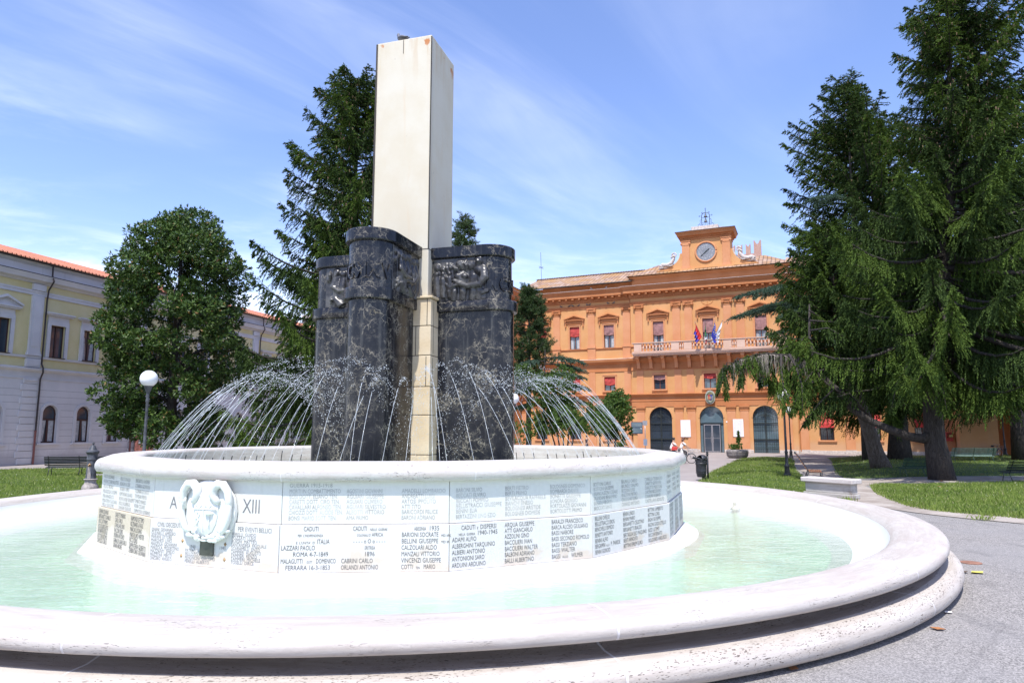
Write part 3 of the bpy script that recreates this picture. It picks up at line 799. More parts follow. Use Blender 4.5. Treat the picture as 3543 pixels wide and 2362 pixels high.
# panels: upper row set back, lower row 4 cm proud; lettering is a sub-part
UP = {
 -2: [('PASTI ULDANES', .10, .50, .062, .52), ('PATRACCHINI SALUSTIO', .10, .415, .062, .74), ('PELLATI PIETRO', .10, .33, .062, .50), ('PELLIZZOLA GIUSEPPE', .10, .245, .062, .70), ('PIVA EVANGELISTA', .10, .16, .062, .56), ('POLATERRA GAETANO', .10, .085, .06, .72), ('VILLA GIUSEPPE', .10, .015, .056, .58),
      ('PRIOTTO PAOLO', .92, .49, .062, .46), ('RONDIN ALCIDE', .92, .41, .062, .46), ('RONDIN PRIMO', .92, .325, .062, .44), ('REMONDINI LUDARIO', .92, .245, .062, .60), ('ROMAGNOLI GIUSEPPE', .92, .165, .062, .68), ('ROSSI ALDERIGO', .92, .09, .06, .52), ('ZANGHE OLEGGIO', .92, .02, .056, .58),
      ('SBRENDOLA ANDREA', 1.62, .495, .062, .60), ('SCHIARRA GIOVANNI', 1.62, .415, .062, .62), ('TUSSINARI EDOARDO', 1.62, .33, .062, .60), ('TREVISAN PRIMO', 1.62, .25, .062, .52), ('TUMIATI MANLIO', 1.62, .17, .062, .50), ('VERRI CESARE', 1.62, .095, .06, .46), ('ZAPPATERRA SEVERINO', 1.62, .02, .056, .70)],
 -1: [('A', .33, .15, .185, .15), ('o', .50, .30, .05, .042), ('_', .50, .285, .05, .045), ('XIII', 1.73, .14, .20, .31)],
 0: [('GUERRA 1915-1918', .10, .525, .056, .62), ('MORTI IN COMBATTIMENTO', .10, .44, .06, .74), ('BOSI DOTT. ELIANO TEN.', .10, .365, .06, .70), ('CARETTI DOTT. CIRO TEN.', .10, .29, .06, .73), ('CAVALLARI ALFONSO TEN.', .10, .215, .06, .76), ('CHIOZZI DOTT. ALCIDE TEN.', .10, .14, .06, .78), ('BONSI MARIO SOTT. TEN.', .10, .06, .06, .69),
     ('AGOSTINI GIOVANNI', .93, .44, .06, .52), ('AGUIARI GIUSEPPE', .93, .365, .06, .54), ('AGUIARI OLIVIERO', .93, .29, .06, .52), ('AGUIARI SILVESTRO', .93, .215, .06, .57), ('ALEOTTI VITTORIO', .93, .14, .06, .55), ('AMA PRIMO', .93, .06, .06, .32),
     ('AMADELLI LOMBARDO', 1.73, .44, .06, .64), ('ANDREATTI LUIGI', 1.73, .365, .06, .48), ('ARTOSI IPPOLITO', 1.73, .29, .06, .50), ('ATTI TITO', 1.73, .215, .06, .28), ('BARICORDI FELICE', 1.73, .14, .06, .53), ('BARONI ADRIANO', 1.73, .06, .06, .49)],
 1: [('BARONI SILVIO', .10, .44, .06, .42), ('BECCATI ELVIRO', .10, .365, .06, .48), ('BECCATI POMPEO', .10, .29, .06, .52), ('BELLISTRACCI GIUSEPPE', .10, .215, .06, .74), ('BENINI ELIA', .10, .14, .06, .34), ('BERTAZZINI LINO EZIO', .10, .06, .06, .64),
     ('BERTI PIETRO', .90, .44, .06, .40), ('BERTI PRIMO', .90, .365, .06, .37), ('BEVILACQUA RAFFAELE', .90, .29, .06, .70), ('BIANCHI SINESIO', .90, .215, .06, .48), ('BOLOGNESI ARISTIDE', .90, .14, .06, .61), ('BOLOGNESI DIOMEDE', .90, .06, .06, .60),
     ('BOLOGNESI DOMENICO', 1.68, .44, .06, .64), ('BOMBARDI DANTE', 1.68, .365, .06, .52), ('BONETTI GIUSEPPE', 1.68, .29, .06, .56), ('BONORA GIORGIO', 1.68, .215, .06, .50), ('BORTOLAZZI GIOVANNI', 1.68, .14, .06, .66), ('BORTOLOTTI PRIMO', 1.68, .06, .06, .58)],
 2: [('BOTTONI CARLO', .08, .44, .06, .50), ('BOTTONI GIUSEPPE', .08, .365, .06, .58), ('BRANCALEONI CESARE', .08, .29, .06, .70), ('BRANDANI BENIAMINO', .08, .215, .06, .68), ('BREGOLI VIRGILIO', .08, .14, .06, .52), ('BROCCATI SANTE', .08, .06, .06, .52),
     ('BRUNELLI CARLO', .90, .44, .06, .50), ('BRUNELLI DIALMO', .90, .365, .06, .54), ('BUZZONI LUIGI', .90, .29, .06, .42), ('BUZZONI PIETRO', .90, .215, .06, .50), ('CALLEGARI LUIGI', .90, .14, .06, .50), ('CAMANZI ANTONIO', .90, .06, .06, .56),
     ('CANELLA TEOBALDO', 1.66, .44, .06, .62), ('CANETTI GIOVANNI', 1.66, .365, .06, .56), ('CARLETTI MENTORE', 1.66, .29, .06, .60), ('CARTINI NICODEMO', 1.66, .215, .06, .56), ('CASALINI ALBANO', 1.66, .14, .06, .54), ('CASTELLANI ADOLFO', 1.66, .06, .06, .66)],
 3: [('CATTABRIGA UGO', .12, .44, .06, .56), ('CAVALLINI ELIO', .12, .34, .06, .50), ('CAVICCHI PIO', .12, .24, .06, .44), ('CESARI AURELIO', .12, .14, .06, .56), ('CHENDI LINO', .95, .44, .06, .46), ('COATTI MARIO', .95, .34, .06, .50), ('CORAZZA EZIO', .95, .24, .06, .50), ('CRISTOFORI ALDO', .95, .14, .06, .62), ('DALPASSO GINO', 1.7, .44, .06, .5), ('DONATI RINO', 1.7, .34, .06, .44), ('FABBRI OTTO', 1.7, .24, .06, .46), ('FERRI DINO', 1.7, .14, .06, .42)],
}
LOW = {
 -2: [('BENINI SILVANO', .10, .56, .075, .46), ('BERSANETTI DANILO', .10, .475, .075, .58), ('BOCCATI PRIMO', .10, .39, .075, .46), ('BOLOGNESI EROS', .10, .305, .075, .50), ('BONFIENI EDILE', .10, .225, .075, .48), ('BOTTONI DECIMO', .10, .14, .075, .48), ('CAPUZZA CARLO', .10, .06, .075, .48),
      ('CARLETTI MARINO', .90, .56, .075, .48), ('CARLI CARLO', .90, .475, .075, .36), ('CAVALLARI LINO', .90, .39, .075, .46), ('FACCINI IDRIS', .90, .305, .075, .40), ('FIORINI ANTONIO', .90, .225, .075, .48), ('GHIRALDI GIANCARLO', .90, .14, .075, .60), ('GNANI ARIONE', .90, .06, .075, .40),
      ('RAIMONDI SETTIMO', 1.62, .56, .075, .56), ('RIZZINARDI ATHOS', 1.62, .475, .075, .54), ('MARCHI LUCIANO', 1.62, .39, .075, .50), ('MARCHI LINO WERTER', 1.62, .305, .075, .60), ('RICCI IDRIS', 1.62, .225, .075, .34), ('ZAPPATERRA GILBERTO', 1.62, .14, .075, .70), ('ZERBINI DINO GIOVANNI', 1.62, .06, .075, .70)],
 -1: [('CIVILI DECEDUTI', .15, .545, .066, .47), ('GNANI  GIOVANNI', .04, .475, .050, 0.415), ('GULINELLI  AMEDEO', .04, .422, .050, 0.481), ('MARANI  ETTORE', .04, .368, .050, 0.415), ('MARCHESI  LIVIO', .04, .314, .050, 0.415), ('MARZOLA  GIOVANNI', .04, .26, .050, 0.515), ('MARZOLA  MODESTINO', .04, .206, .050, 0.564), ('MAZZANTI  EMILIO', .04, .152, .050, 0.481), ('MAZZONI  MIRCO', .04, .098, .050, 0.432), ('ONCARO  ANGELO', .04, .044, .050, 0.432),
      ('1940', .80, .255, .05, .12), ('PATRACCHINI  TULLIO', .725, .2, .048, 0.548), ('PELLIZZOLA  ALFREDO', .725, .147, .048, 0.564), ('PENONCINI  GIACOMO', .725, .094, .048, 0.573), ('PERELLI  ALBERTO', .725, .041, .048, 0.465), ('1945', 1.365, .265, .05, .12),
      ('PER EVENTI BELLICI', 1.69, .545, .066, .60), ('PERELLI  GUIDO', 1.585, .477, .048, 0.440), ('POZZATI  LUIGI', 1.585, .427, .048, 0.430), ('RUIGHI  MATTEO', 1.585, .377, .048, 0.460), ('SANTANDREA  PASQUALE', 1.585, .327, .048, 0.630), ('SCARAMELLI  ENZO', 1.585, .277, .048, 0.520), ('TAMPIERI  AUGUSTO', 1.585, .227, .048, 0.540), ('TAMPIERI  RENZO', 1.585, .177, .048, 0.470), ('TAMPIERI  MICHELE', 1.585, .127, .048, 0.530), ('TOSELLI  DIRCE', 1.585, .077, .048, 0.420)],
 0: [('CADUTI', .34, .58, .064, .21), ('PER  L\'INDIPENDENZA', .26, .50, .034, .36), ('E  L\'UNITA\'  D\'', .24, .40, .034, .27), ('ITALIA', .535, .40, .066, .18), ('LAZZARI PAOLO', .03, .315, .064, .48), ('ROMA 4-7-1849', .20, .225, .064, .50), ('MALAGUTTI', .03, .13, .064, .31), ('DOTT', .40, .13, .034, .08), ('DOMENICO', .53, .13, .064, .28), ('FERRARA 16-3-1853', .10, .04, .064, .63),
     ('CADUTI', 1.04, .58, .064, .20), ('NELLE  GUERRE', 1.285, .58, .034, .25), ('COLONIALI D\'', 1.10, .50, .034, .20), ('AFRICA', 1.315, .50, .05, .16), ('- - - - o O o - - - -', 1.05, .405, .06, .46), ('ERITREA', 1.215, .315, .05, .15), ('1896', 1.21, .225, .064, .15), ('CABRINI CARLO', .885, .13, .064, .45), ('ORLANDI ANTONIO', .885, .04, .064, .53),
     ('ABISSINIA', 1.92, .58, .050, .17), ('1935', 2.13, .58, .064, .15), ('BARIONI SOCRATE', 1.74, .49, .064, .53), ('MED ARG', 2.31, .49, .034, .14), ('BELLINI GIUSEPPE', 1.74, .40, .064, .53), ('MED BR', 2.31, .40, .034, .12), ('CALZOLARI ALDO', 1.74, .31, .064, .51), ('MANZALI VITTORIO', 1.74, .22, .064, .55), ('VINCENZI GIUSEPPE', 1.74, .13, .064, .57), ('COTTI', 1.74, .04, .064, .17), ('TEN', 1.95, .04, .034, .06), ('MARIO', 2.06, .04, .064, .17)],
 1: [('CADUTI', .18, .57, .064, .22), ('E', .43, .57, .034, .02), ('DISPERSI', .48, .57, .064, .26), ('NELLA  GUERRA', .14, .49, .034, .26), ('1940-1945', .43, .485, .064, .33), ('ADAMI ALFIO', .04, .405, .064, .38), ('ALBERGHINI TARQUINIO', .04, .315, .064, .68), ('ALBIERI ANTONIO', .04, .225, .064, .52), ('ANTONIONI SARO', .04, .135, .064, .51), ('ARDUINI ARDUINO', .04, .045, .064, .53),
     ('ARQUA GIUSEPPE', .88, .57, .064, .50), ('ATTI GIANCARLO', .88, .485, .064, .47), ('AZZOLINI GINO', .88, .40, .064, .41), ('BACCILIERI IVAN', .88, .31, .064, .46), ('BACCILIERI WALTER', .88, .22, .064, .56), ('BALBONI ADRIANO', .88, .135, .064, .50), ('BALLI ALBERTINO', .88, .045, .064, .49),
     ('BARALDI FRANCESCO', 1.68, .57, .064, .57), ('BARCA ALCEO GIULIANO', 1.68, .485, .064, .66), ('BASSI NABORE', 1.68, .40, .064, .39), ('BASSI SECONDO ROMOLO', 1.68, .31, .064, .68), ('BASSI TERZIANO', 1.68, .22, .064, .45), ('BASSI WALTER', 1.68, .135, .064, .42), ('BASSI', 1.68, .045, .064, .15), ('ALLO', 1.87, .045, .034, .10), ('WILMER', 2.03, .045, .064, .21)],
 2: [('BELLINI OVELIO', .06, .57, .064, .42), ('BELLISTRACCI EROS', .06, .485, .064, .56), ('BENCIVELLI ERMIDO', .06, .40, .064, .54), ('BENETTI ANTONIO', .06, .31, .064, .50), ('BENINI ALFIO', .06, .22, .064, .36), ('BERGAMINI', .06, .135, .064, .28), ('ALLO', .37, .135, .034, .09), ('P. PARIDE', .50, .135, .064, .28), ('BENINI GIORGIO', .06, .045, .064, .42),
     ('BENINI LINDO', .88, .57, .064, .36), ('BENINI MARIO', .88, .485, .064, .37), ('BERSANETTI CELESTINO', .88, .40, .064, .66), ('BERSANETTI ERALDO', .88, .31, .064, .58), ('BERTAGLIA ELIO PASQUINO', .88, .22, .064, .74), ('BERTI ARNOLFO', .88, .135, .064, .44), ('BETTINI EFREM EURO', .88, .045, .064, .60),
     ('BETTINI LAMBERTO', 1.68, .57, .064, .53), ('BETTINI LORIS', 1.68, .485, .064, .40), ('BIGHI GIUSEPPE', 1.68, .40, .064, .44), ('BIGONI GUIDO OTELLO', 1.68, .31, .064, .62), ('BIZZI ULTIMO', 1.68, .22, .064, .38), ('BOCCHI RENATO', 1.68, .135, .064, .47), ('BOLOGNESI ANELUSCO', 1.68, .045, .064, .63)],
 3: [('BONORA DINO', .10, .57, .07, .56), ('BORGHI EROS', .10, .485, .07, .54), ('BOTTI ELIO', .10, .40, .07, .48), ('BRINA SANTO', .10, .31, .07, .54), ('BUOSI RINO', .10, .22, .07, .5), ('CALURA PIO', .10, .135, .07, .48), ('CARLI ENEA', .10, .045, .07, .48),
     ('CASARI ELVIO', .92, .57, .07, .56), ('CAVAZZA IVO', .92, .485, .07, .54), ('CENACCHI LEO', .92, .40, .07, .6), ('CHIERICI ADO', .92, .31, .07, .58), ('CONTI BRUNO', .92, .22, .07, .54), ('DALLARA ENZO', .92, .135, .07, .58), ('FELLETTI NINO', .92, .045, .07, .6),
     ('FINESSI ALDO', 1.7, .57, .07, .56), ('FOGLI GUIDO', 1.7, .485, .07, .52), ('FRANZONI IVO', 1.7, .40, .07, .56), ('GALLI ORESTE', 1.7, .31, .07, .56), ('GARDENGHI UGO', 1.7, .22, .07, .62), ('GHEDINI ELIO', 1.7, .135, .07, .54)],
}
def panel_row(row, r, z0, z1, text):
    for k in range(16):
        kk = k if k <= 8 else k - 16
        a = vtx(kk, r); b = vtx(kk + 1, r)
        A = Vector((a[0], a[1], 0)); B = Vector((b[0], b[1], 0)); Lw = (B - A).length
        d = (B - A).normalized(); ang = math.atan2(d.y, d.x)
        mb = MB(); g = 0.006; t = 0.10
        mb.box(g, Lw - g, 0.0, t, 0.0, z1 - z0 - 0.004)
        mat = M['panel_up'] if row == 'u' else (M['panel_tan'] if kk == -2 else M['panel_low'])
        # (end faces of neighbours meet at the corner joint)
        p = mb.build('inscribed_panel', mat, fo, loc=(A.x, A.y, z0), rz=ang, bevel=0.006)
        if kk in text:
            s = Lw / 2.43
            zs = (z1 - z0) / (0.614 if row == 'u' else 0.668)
            bold = 0.0
            tm = text_mesh([(T[0], T[1] * s, T[2] * zs, T[3], T[4] * s, 'l', bold if T[3] > 0.04 else 0.0) for T in text[kk]])
            ink = M['ink_pale'] if row == 'u' else (M['ink_mid'] if kk in (-1, 3) else M['ink_dark'])
            if row == 'u' and kk == -1: ink = M['ink_mid']
            tm.build('inscription', ink, p, loc=(0, -0.0025, 0))
panel_row('l', 6.24, 0.274, 0.942, LOW)
panel_row('u', 6.205, 0.944, 1.558, UP)

# carved shield with two scrolls, bronze plate and four diamond bosses on the -1 side
a = vtx(-1, 6.24); b = vtx(0, 6.24); A = Vector((a[0], a[1], 0)); B = Vector((b[0], b[1], 0)); Lp = (B - A).length
d = (B - A).normalized(); pang = math.atan2(d.y, d.x)
def onp(name, mb, mat, parent=fo, **k):
    o = mb.build(name, mat, parent, loc=(A.x, A.y, 0) if parent is fo else None, rz=pang if parent is fo else 0, **k); return o
def relief_disc(outline, dome, y_edge, y_mid, n=7):
    """domed plate: outline of (x, z) shrunk towards its centre, rising to y_mid"""
    cx_ = sum(p[0] for p in outline) / len(outline); cz_ = sum(p[1] for p in outline) / len(outline)
    v = []; N = len(outline)
    v += [(p[0], 0.02, p[1]) for p in outline]
    for i in range(n + 1):
        s = 1 - (i / n) * 0.96; h = y_edge + (y_mid - y_edge) * math.sin(min(1, i / n * dome) * PI / 2)
        v += [(cx_ + (p[0] - cx_) * s, h, cz_ + (p[1] - cz_) * s) for p in outline]
    f = []
    for i in range(n + 1):
        for k in range(N): f.append((i * N + k, i * N + (k + 1) % N, (i + 1) * N + (k + 1) % N, (i + 1) * N + k))
    f.append(tuple(range((n + 1) * N, (n + 2) * N)))
    return v, f
cxp = Lp * 0.478
def ell(cx_, cz_, rx, rz_, a0, a1, n):
    return [(cx_ + rx * math.cos(R(a0 + (a1 - a0) * i / n)), cz_ + rz_ * math.sin(R(a0 + (a1 - a0) * i / n))) for i in range(n + 1)]
mb = MB()
out = ell(cxp, 1.13, 0.43, 0.42, 20, 160, 14) + [(cxp - .44, 1.10), (cxp - .43, .98), (cxp - .37, .84), (cxp - .29, .735), (cxp - .20, .675), (cxp - .06, .655), (cxp + .08, .655), (cxp + .21, .675), (cxp + .30, .735), (cxp + .39, .86), (cxp + .43, .99), (cxp + .44, 1.10)]
v, f = relief_disc(out, 3.0, -0.035, -0.085); mb.add(v, f)
rs = random.Random(5)
for i in range(46):      # rough carved acanthus at the foot
    ang_ = R(205 + 130 * rs.random()); rr = 0.30 + 0.12 * rs.random()
    mb.ball((cxp + 0.98 * rr * math.cos(ang_), -0.075 - 0.02 * rs.random(), 0.97 + 0.78 * rr * math.sin(ang_)), (0.03 + .03 * rs.random(), 0.03, 0.018 + .02 * rs.random()), 7, 5)
mb.v = [(cxp + (p[0] - cxp) * 1.12, p[1], p[2]) for p in mb.v]
cart = onp('cartouche', mb, M['whitewash'], autos=50)
mb = MB()
sh = [(cxp - .22, 1.15), (cxp - .235, 1.20), (cxp - .17, 1.28), (cxp - .12, 1.36), (cxp, 1.38), (cxp + .12, 1.36), (cxp + .17, 1.28), (cxp + .235, 1.20), (cxp + .23, 1.05), (cxp + .20, .92), (cxp + .13, .80), (cxp + .02, .74), (cxp - .10, .80), (cxp - .18, .92), (cxp - .22, 1.05)]
v, f = relief_disc(sh, 2.5, -0.10, -0.135); mb.add(v, f)
mb.box(cxp - .225, cxp + .225, -0.147, -0.12, 1.128, 1.138); mb.box(cxp - .005, cxp + .005, -0.147, -0.12, .79, 1.13)
for i in range(9): mb.ball((cxp - .12 + .018 * rs.uniform(-3, 3), -0.135, 1.08 - .028 * i), (.018, .02, .012), 6, 4)
mb.lathe([(.002, 0), (.06, .03), (.075, .045), (.0, .05)], 10, (cxp + .11, -0.125, 1.03)); mb.box(cxp + .10, cxp + .12, -0.15, -0.12, .90, 1.04)
for s in (-1, 1):
    for i in range(10): mb.ball((cxp + s * (.02 + .013 * i), -0.137, 1.165 + 0.02 * math.sin(i * .9)), .011, 6, 4)
    for i in range(8): mb.ball((cxp + s * (.05 + .01 * rs.uniform(0, 6)), -0.125, 1.21 + .12 * rs.random()), .013, 6, 4)
v_ = mb.build('shield', M['whitewash'], cart, autos=40)
for s in (-1, 1):
    mb = MB(); hp = [(.42, 1.12, .05), (.435, 1.26, .055), (.41, 1.40, .058), (.33, 1.495, .062), (.23, 1.50, .066), (.155, 1.43, .070), (.15, 1.33, .066), (.20, 1.255, .055), (.255, 1.225, .03)]
    mb.tube([(cxp + s * x_, -.095 - .03 * math.sin(PI * i / 8), z_) for i, (x_, z_, r_) in enumerate(hp)], [q[2] for q in hp], 12)
    mb.build('scroll', M['whitewash'], cart, smooth=True)
    mb2 = MB()
    mb2.tube([(cxp + s * .40, -0.10, 1.30), (cxp + s * .445, -0.12, 1.16), (cxp + s * .43, -0.11, 1.0), (cxp + s * .37, -0.10, .85), (cxp + s * .29, -0.09, .76)], [.035, .05, .052, .045, .02], 8)
    mb2.build('scroll', M['whitewash'], cart, smooth=True)
mb = MB(); mb.box(cxp - .135, cxp + .11, -0.030, 0.002, .445, .655)
for sx in (-.12, .095):
    for sz in (.46, .64): mb.ball((cxp + sx, -0.031, sz), .008, 6, 4)
onp('bronze_plate', mb, M['bronze'], bevel=0.003)
for px, pz in ((.415, .625), (.40, .375), (-.40 + .66, .0),):
    pass
for px, pz in ((.665, .63), (.655, .41), (1.475, .62), (1.475, .40)):
    mb = MB(); mb.add([(px - .028, 0, pz), (px, 0, pz - .036), (px + .028, 0, pz), (px, 0, pz + .036), (px, -.022, pz)], [(0, 1, 4), (1, 2, 4), (2, 3, 4), (3, 0, 4)])
    onp('diamond_boss', mb, M['brass'])

# ------------------------------------------------------------------ obelisk and pylons
TH = R(-16.5)        # local -y faces the camera side
a = 0.73
mb = MB()
for (x0, x1, y0, y1) in ((-a, a, -a, a),):
    mb.box(x0, x1, y0, y1, 5.30, 11.72)
ob = mb.build('obelisk', M['cream'], fo, rz=TH, bevel=0.02)
mb = MB(); mb.box(-a - .012, -a + .03, -a - .012, -a + .03, 5.4, 11.7); mb.box(a - .016, a + .006, -a - .006, -a + .016, 6.44, 11.68); mb.box(-a + .0, a, -a - .004, -a + .02, 6.428, 6.446); mb.box(a - .02, a + .004, -a, a, 6.428, 6.446)
mb.box(-.02, -.005, -a - .004, -a + .02, 11.35, 11.70)
mb.build('open_joint', M['grout'], ob)
mb = MB(); ap = .88
zs = [1.2, 1.75, 2.62, 3.25, 3.95, 4.62, 5.24]
for i in range(6):
    mb.box(-ap, ap, -ap, ap, zs[i] + .006, zs[i + 1] - .006)
mb.box(-ap - .05, ap + .05, -ap - .05, ap + .05, 5.246, 5.30)
pc = mb.build('core_pillar', M['warm'], fo, rz=TH, bevel=0.015)
mb = MB()
mb.box(-ap + .012, ap - .012, -ap + .012, ap - .012, 1.2, 5.24)
for (z0, z1, off) in ((3.95, 4.62, .36), (4.62, 5.24, .09), (3.26, 3.93, .10)): mb.box(ap - off - .008, ap - off + .008, -ap - .003, -ap + .02, z0, z1)
for (z0, z1, off) in ((4.0, 5.2, .15), (3.3, 3.9, .12)): mb.box(ap - .02, ap + .003, -ap + off, -ap + off + .014, z0, z1)
mb.build('open_joint', M['grout'], pc)

def stadium(w, L, n=18, x0=0.0):
    """half stadium in the local frame: from x0 outward along +x, round end"""
    p = [(x0, -w)] + [(L + w * math.cos(t), w * math.sin(t)) for t in np.linspace(-PI / 2, PI / 2, n + 1)] + [(x0, w)]
    return p
def extr(poly, zprof, mat, name, parent, **k):
    """zprof: list of (offset, z): poly grown by offset at each z"""
    mb = MB(); n = len(poly); v = []
    c = sum((Vector(p) for p in poly), Vector((0, 0))) / n
    for off, z in zprof:
        for i, p in enumerate(poly):
            pr = Vector(poly[i - 1]); nx = Vector(poly[(i + 1) % n]); P_ = Vector(p)
            d1 = (P_ - pr).normalized(); d2 = (nx - P_).normalized(); nn = (Vector((d1.y, -d1.x)) + Vector((d2.y, -d2.x)))
            nn = nn.normalized() if nn.length > 1e-6 else Vector((d1.y, -d1.x))
            v.append((p[0] + nn.x * off, p[1] + nn.y * off, z))
    f = []
    for j in range(len(zprof) - 1):
        for i in range(n): f.append((j * n + i, j * n + (i + 1) % n, (j + 1) * n + (i + 1) % n, (j + 1) * n + i))
    f.append(tuple(range(n))[::-1]); f.append(tuple(range((len(zprof) - 1) * n, len(zprof) * n)))
    mb.add(v, f); return mb.build(name, mat, parent, autos=35, **k)
w, LC = 0.56, 2.0
def relief(side, kind):
    """carved figures on a flank (y = side * w) as one closed surface"""
    mb = MB(); rr = random.Random(3 + kind); Y = side * (w - 0.07)
    s = side
    def head(x, z, r, face=0.0):
        mb.ball((x, Y + s * .03, z), (r * .82, r * .80, r * 1.08), 12, 9)
        fx = face * r * .35
        mb.ball((x + fx, Y + s * (.03 + r * .78), z - .02), (r * .16, r * .26, r * .26), 7, 6)
        for e in (-1, 1): mb.ball((x + fx + e * r * .34, Y + s * (.03 + r * .60), z + r * .25), (r * .24, r * .2, r * .10), 7, 5)
        mb.ball((x + fx, Y + s * (.03 + r * .70), z - r * .48), (r * .30, r * .14, r * .08), 7, 5)
        mb.ball((x, Y + s * .02, z + r * .55), (r * .92, r * .85, r * .62), 10, 7)
    if kind == 0:
        for i, x in enumerate((.90, 1.02, 1.15)):
            head(x, 6.02 - .04 * (i % 2), .075, .4); mb.tube([(x, Y, 5.92), (x - .01, Y + s * .05, 5.72), (x + .01, Y + s * .03, 5.30)], [.05, .062, .055], 8)
            mb.ball((x, Y + s * .06, 5.86), (.04, .05, .05), 7, 6)
        head(1.36, 6.05, .105, 0); head(1.56, 6.03, .10, -.5); head(1.72, 6.12, .09, -.6)
        mb.ball((1.36, Y, 5.72), (.15, .11, .20), 12, 9); mb.ball((1.30, Y + s * .07, 5.78), (.07, .06, .07), 8, 6); mb.ball((1.44, Y + s * .07, 5.78), (.07, .06, .07), 8, 6)
        mb.ball((1.60, Y, 5.72), (.10, .09, .18), 10, 8); mb.ball((1.74, Y + s * .02, 5.90), (.13, .10, .12), 10, 8)
        mb.tube([(1.80, Y + s * .04, 5.95), (1.83, Y + s * .10, 5.72), (1.74, Y + s * .13, 5.56), (1.50, Y + s * .13, 5.54), (1.34, Y + s * .11, 5.62), (1.22, Y + s * .09, 5.70)], [.075, .085, .075, .062, .045, .03], 10)
        mb.tube([(1.36, Y + s * .10, 5.60), (1.24, Y + s * .11, 5.56), (1.16, Y + s * .09, 5.48)], [.04, .03, .02], 8)
        for x in (1.22, 1.40, 1.58, 1.70): mb.tube([(x, Y, 5.62), (x + .02, Y + s * .05, 5.42), (x, Y + s * .02, 5.22)], [.08, .07, .06], 8)
        for i in range(4): mb.tube([(1.62, Y + s * .07, 5.30 + .03 * i), (1.90, Y + s * .06, 5.40 + .02 * i)], .016, 6)
    else:
        for i, x in enumerate((.92, 1.08, 1.26, 1.46, 1.60)):
            head(x, 6.08 - .05 * (i % 2), .075, .5 if i % 2 else -.4)
            mb.tube([(x, Y, 5.98), (x + .01, Y + s * .05, 5.74), (x - .02, Y + s * .04, 5.42), (x, Y, 5.22)], [.055, .075, .07, .06], 9)
        mb.tube([(1.62, Y + s * .05, 5.95), (1.66, Y + s * .10, 5.72), (1.50, Y + s * .13, 5.60), (1.26, Y + s * .11, 5.62)], [.05, .055, .045, .03], 9)
        mb.tube([(1.10, Y + s * .05, 5.88), (1.04, Y + s * .10, 5.66), (1.20, Y + s * .12, 5.52), (1.42, Y + s * .10, 5.54)], [.05, .055, .045, .03], 9)
        mb.tube([(1.45, Y + s * .07, 5.25), (1.62, Y + s * .09, 5.46)], [.10, .05], 8); mb.tube([(1.15, Y + s * .07, 5.25), (1.32, Y + s * .08, 5.44)], [.09, .05], 8)
    mb.v = [(.80 + (p[0] - .84) * 1.26, Y + (p[1] - Y) * .95, p[2]) for p in mb.v]
    # drapery and bodies filling the ground between the figures
    for q in range(12):
        x = rr.uniform(.82, 2.02); z = rr.uniform(5.26, 6.0); l_ = rr.uniform(.12, .34)
        mb.tube([(x, Y + s * .015, z), (x + rr.uniform(-.05, .05), Y + s * rr.uniform(.05, .085), z + l_ * .5), (x + rr.uniform(-.09, .09), Y + s * .01, min(6.2, z + l_))], [rr.uniform(.02, .035), rr.uniform(.03, .05), .02], 7)
    for q in range(5):
        x = rr.uniform(.84, 2.0); z = rr.uniform(5.75, 6.15)
        mb.ball((x, Y + s * .02, z), (.055, .06, .07), 9, 7)
    mb.box(.78, 2.06, Y - .03, Y + .012, 5.23, 6.22)
    return mb
chisel = bpy.data.textures.new('chisel', 'CLOUDS'); chisel.noise_scale = .085; chisel.noise_depth = 3
def glyph3d(ch):
    v, f, wd = glyph_line(ch, bold=0.03); return v, f, wd
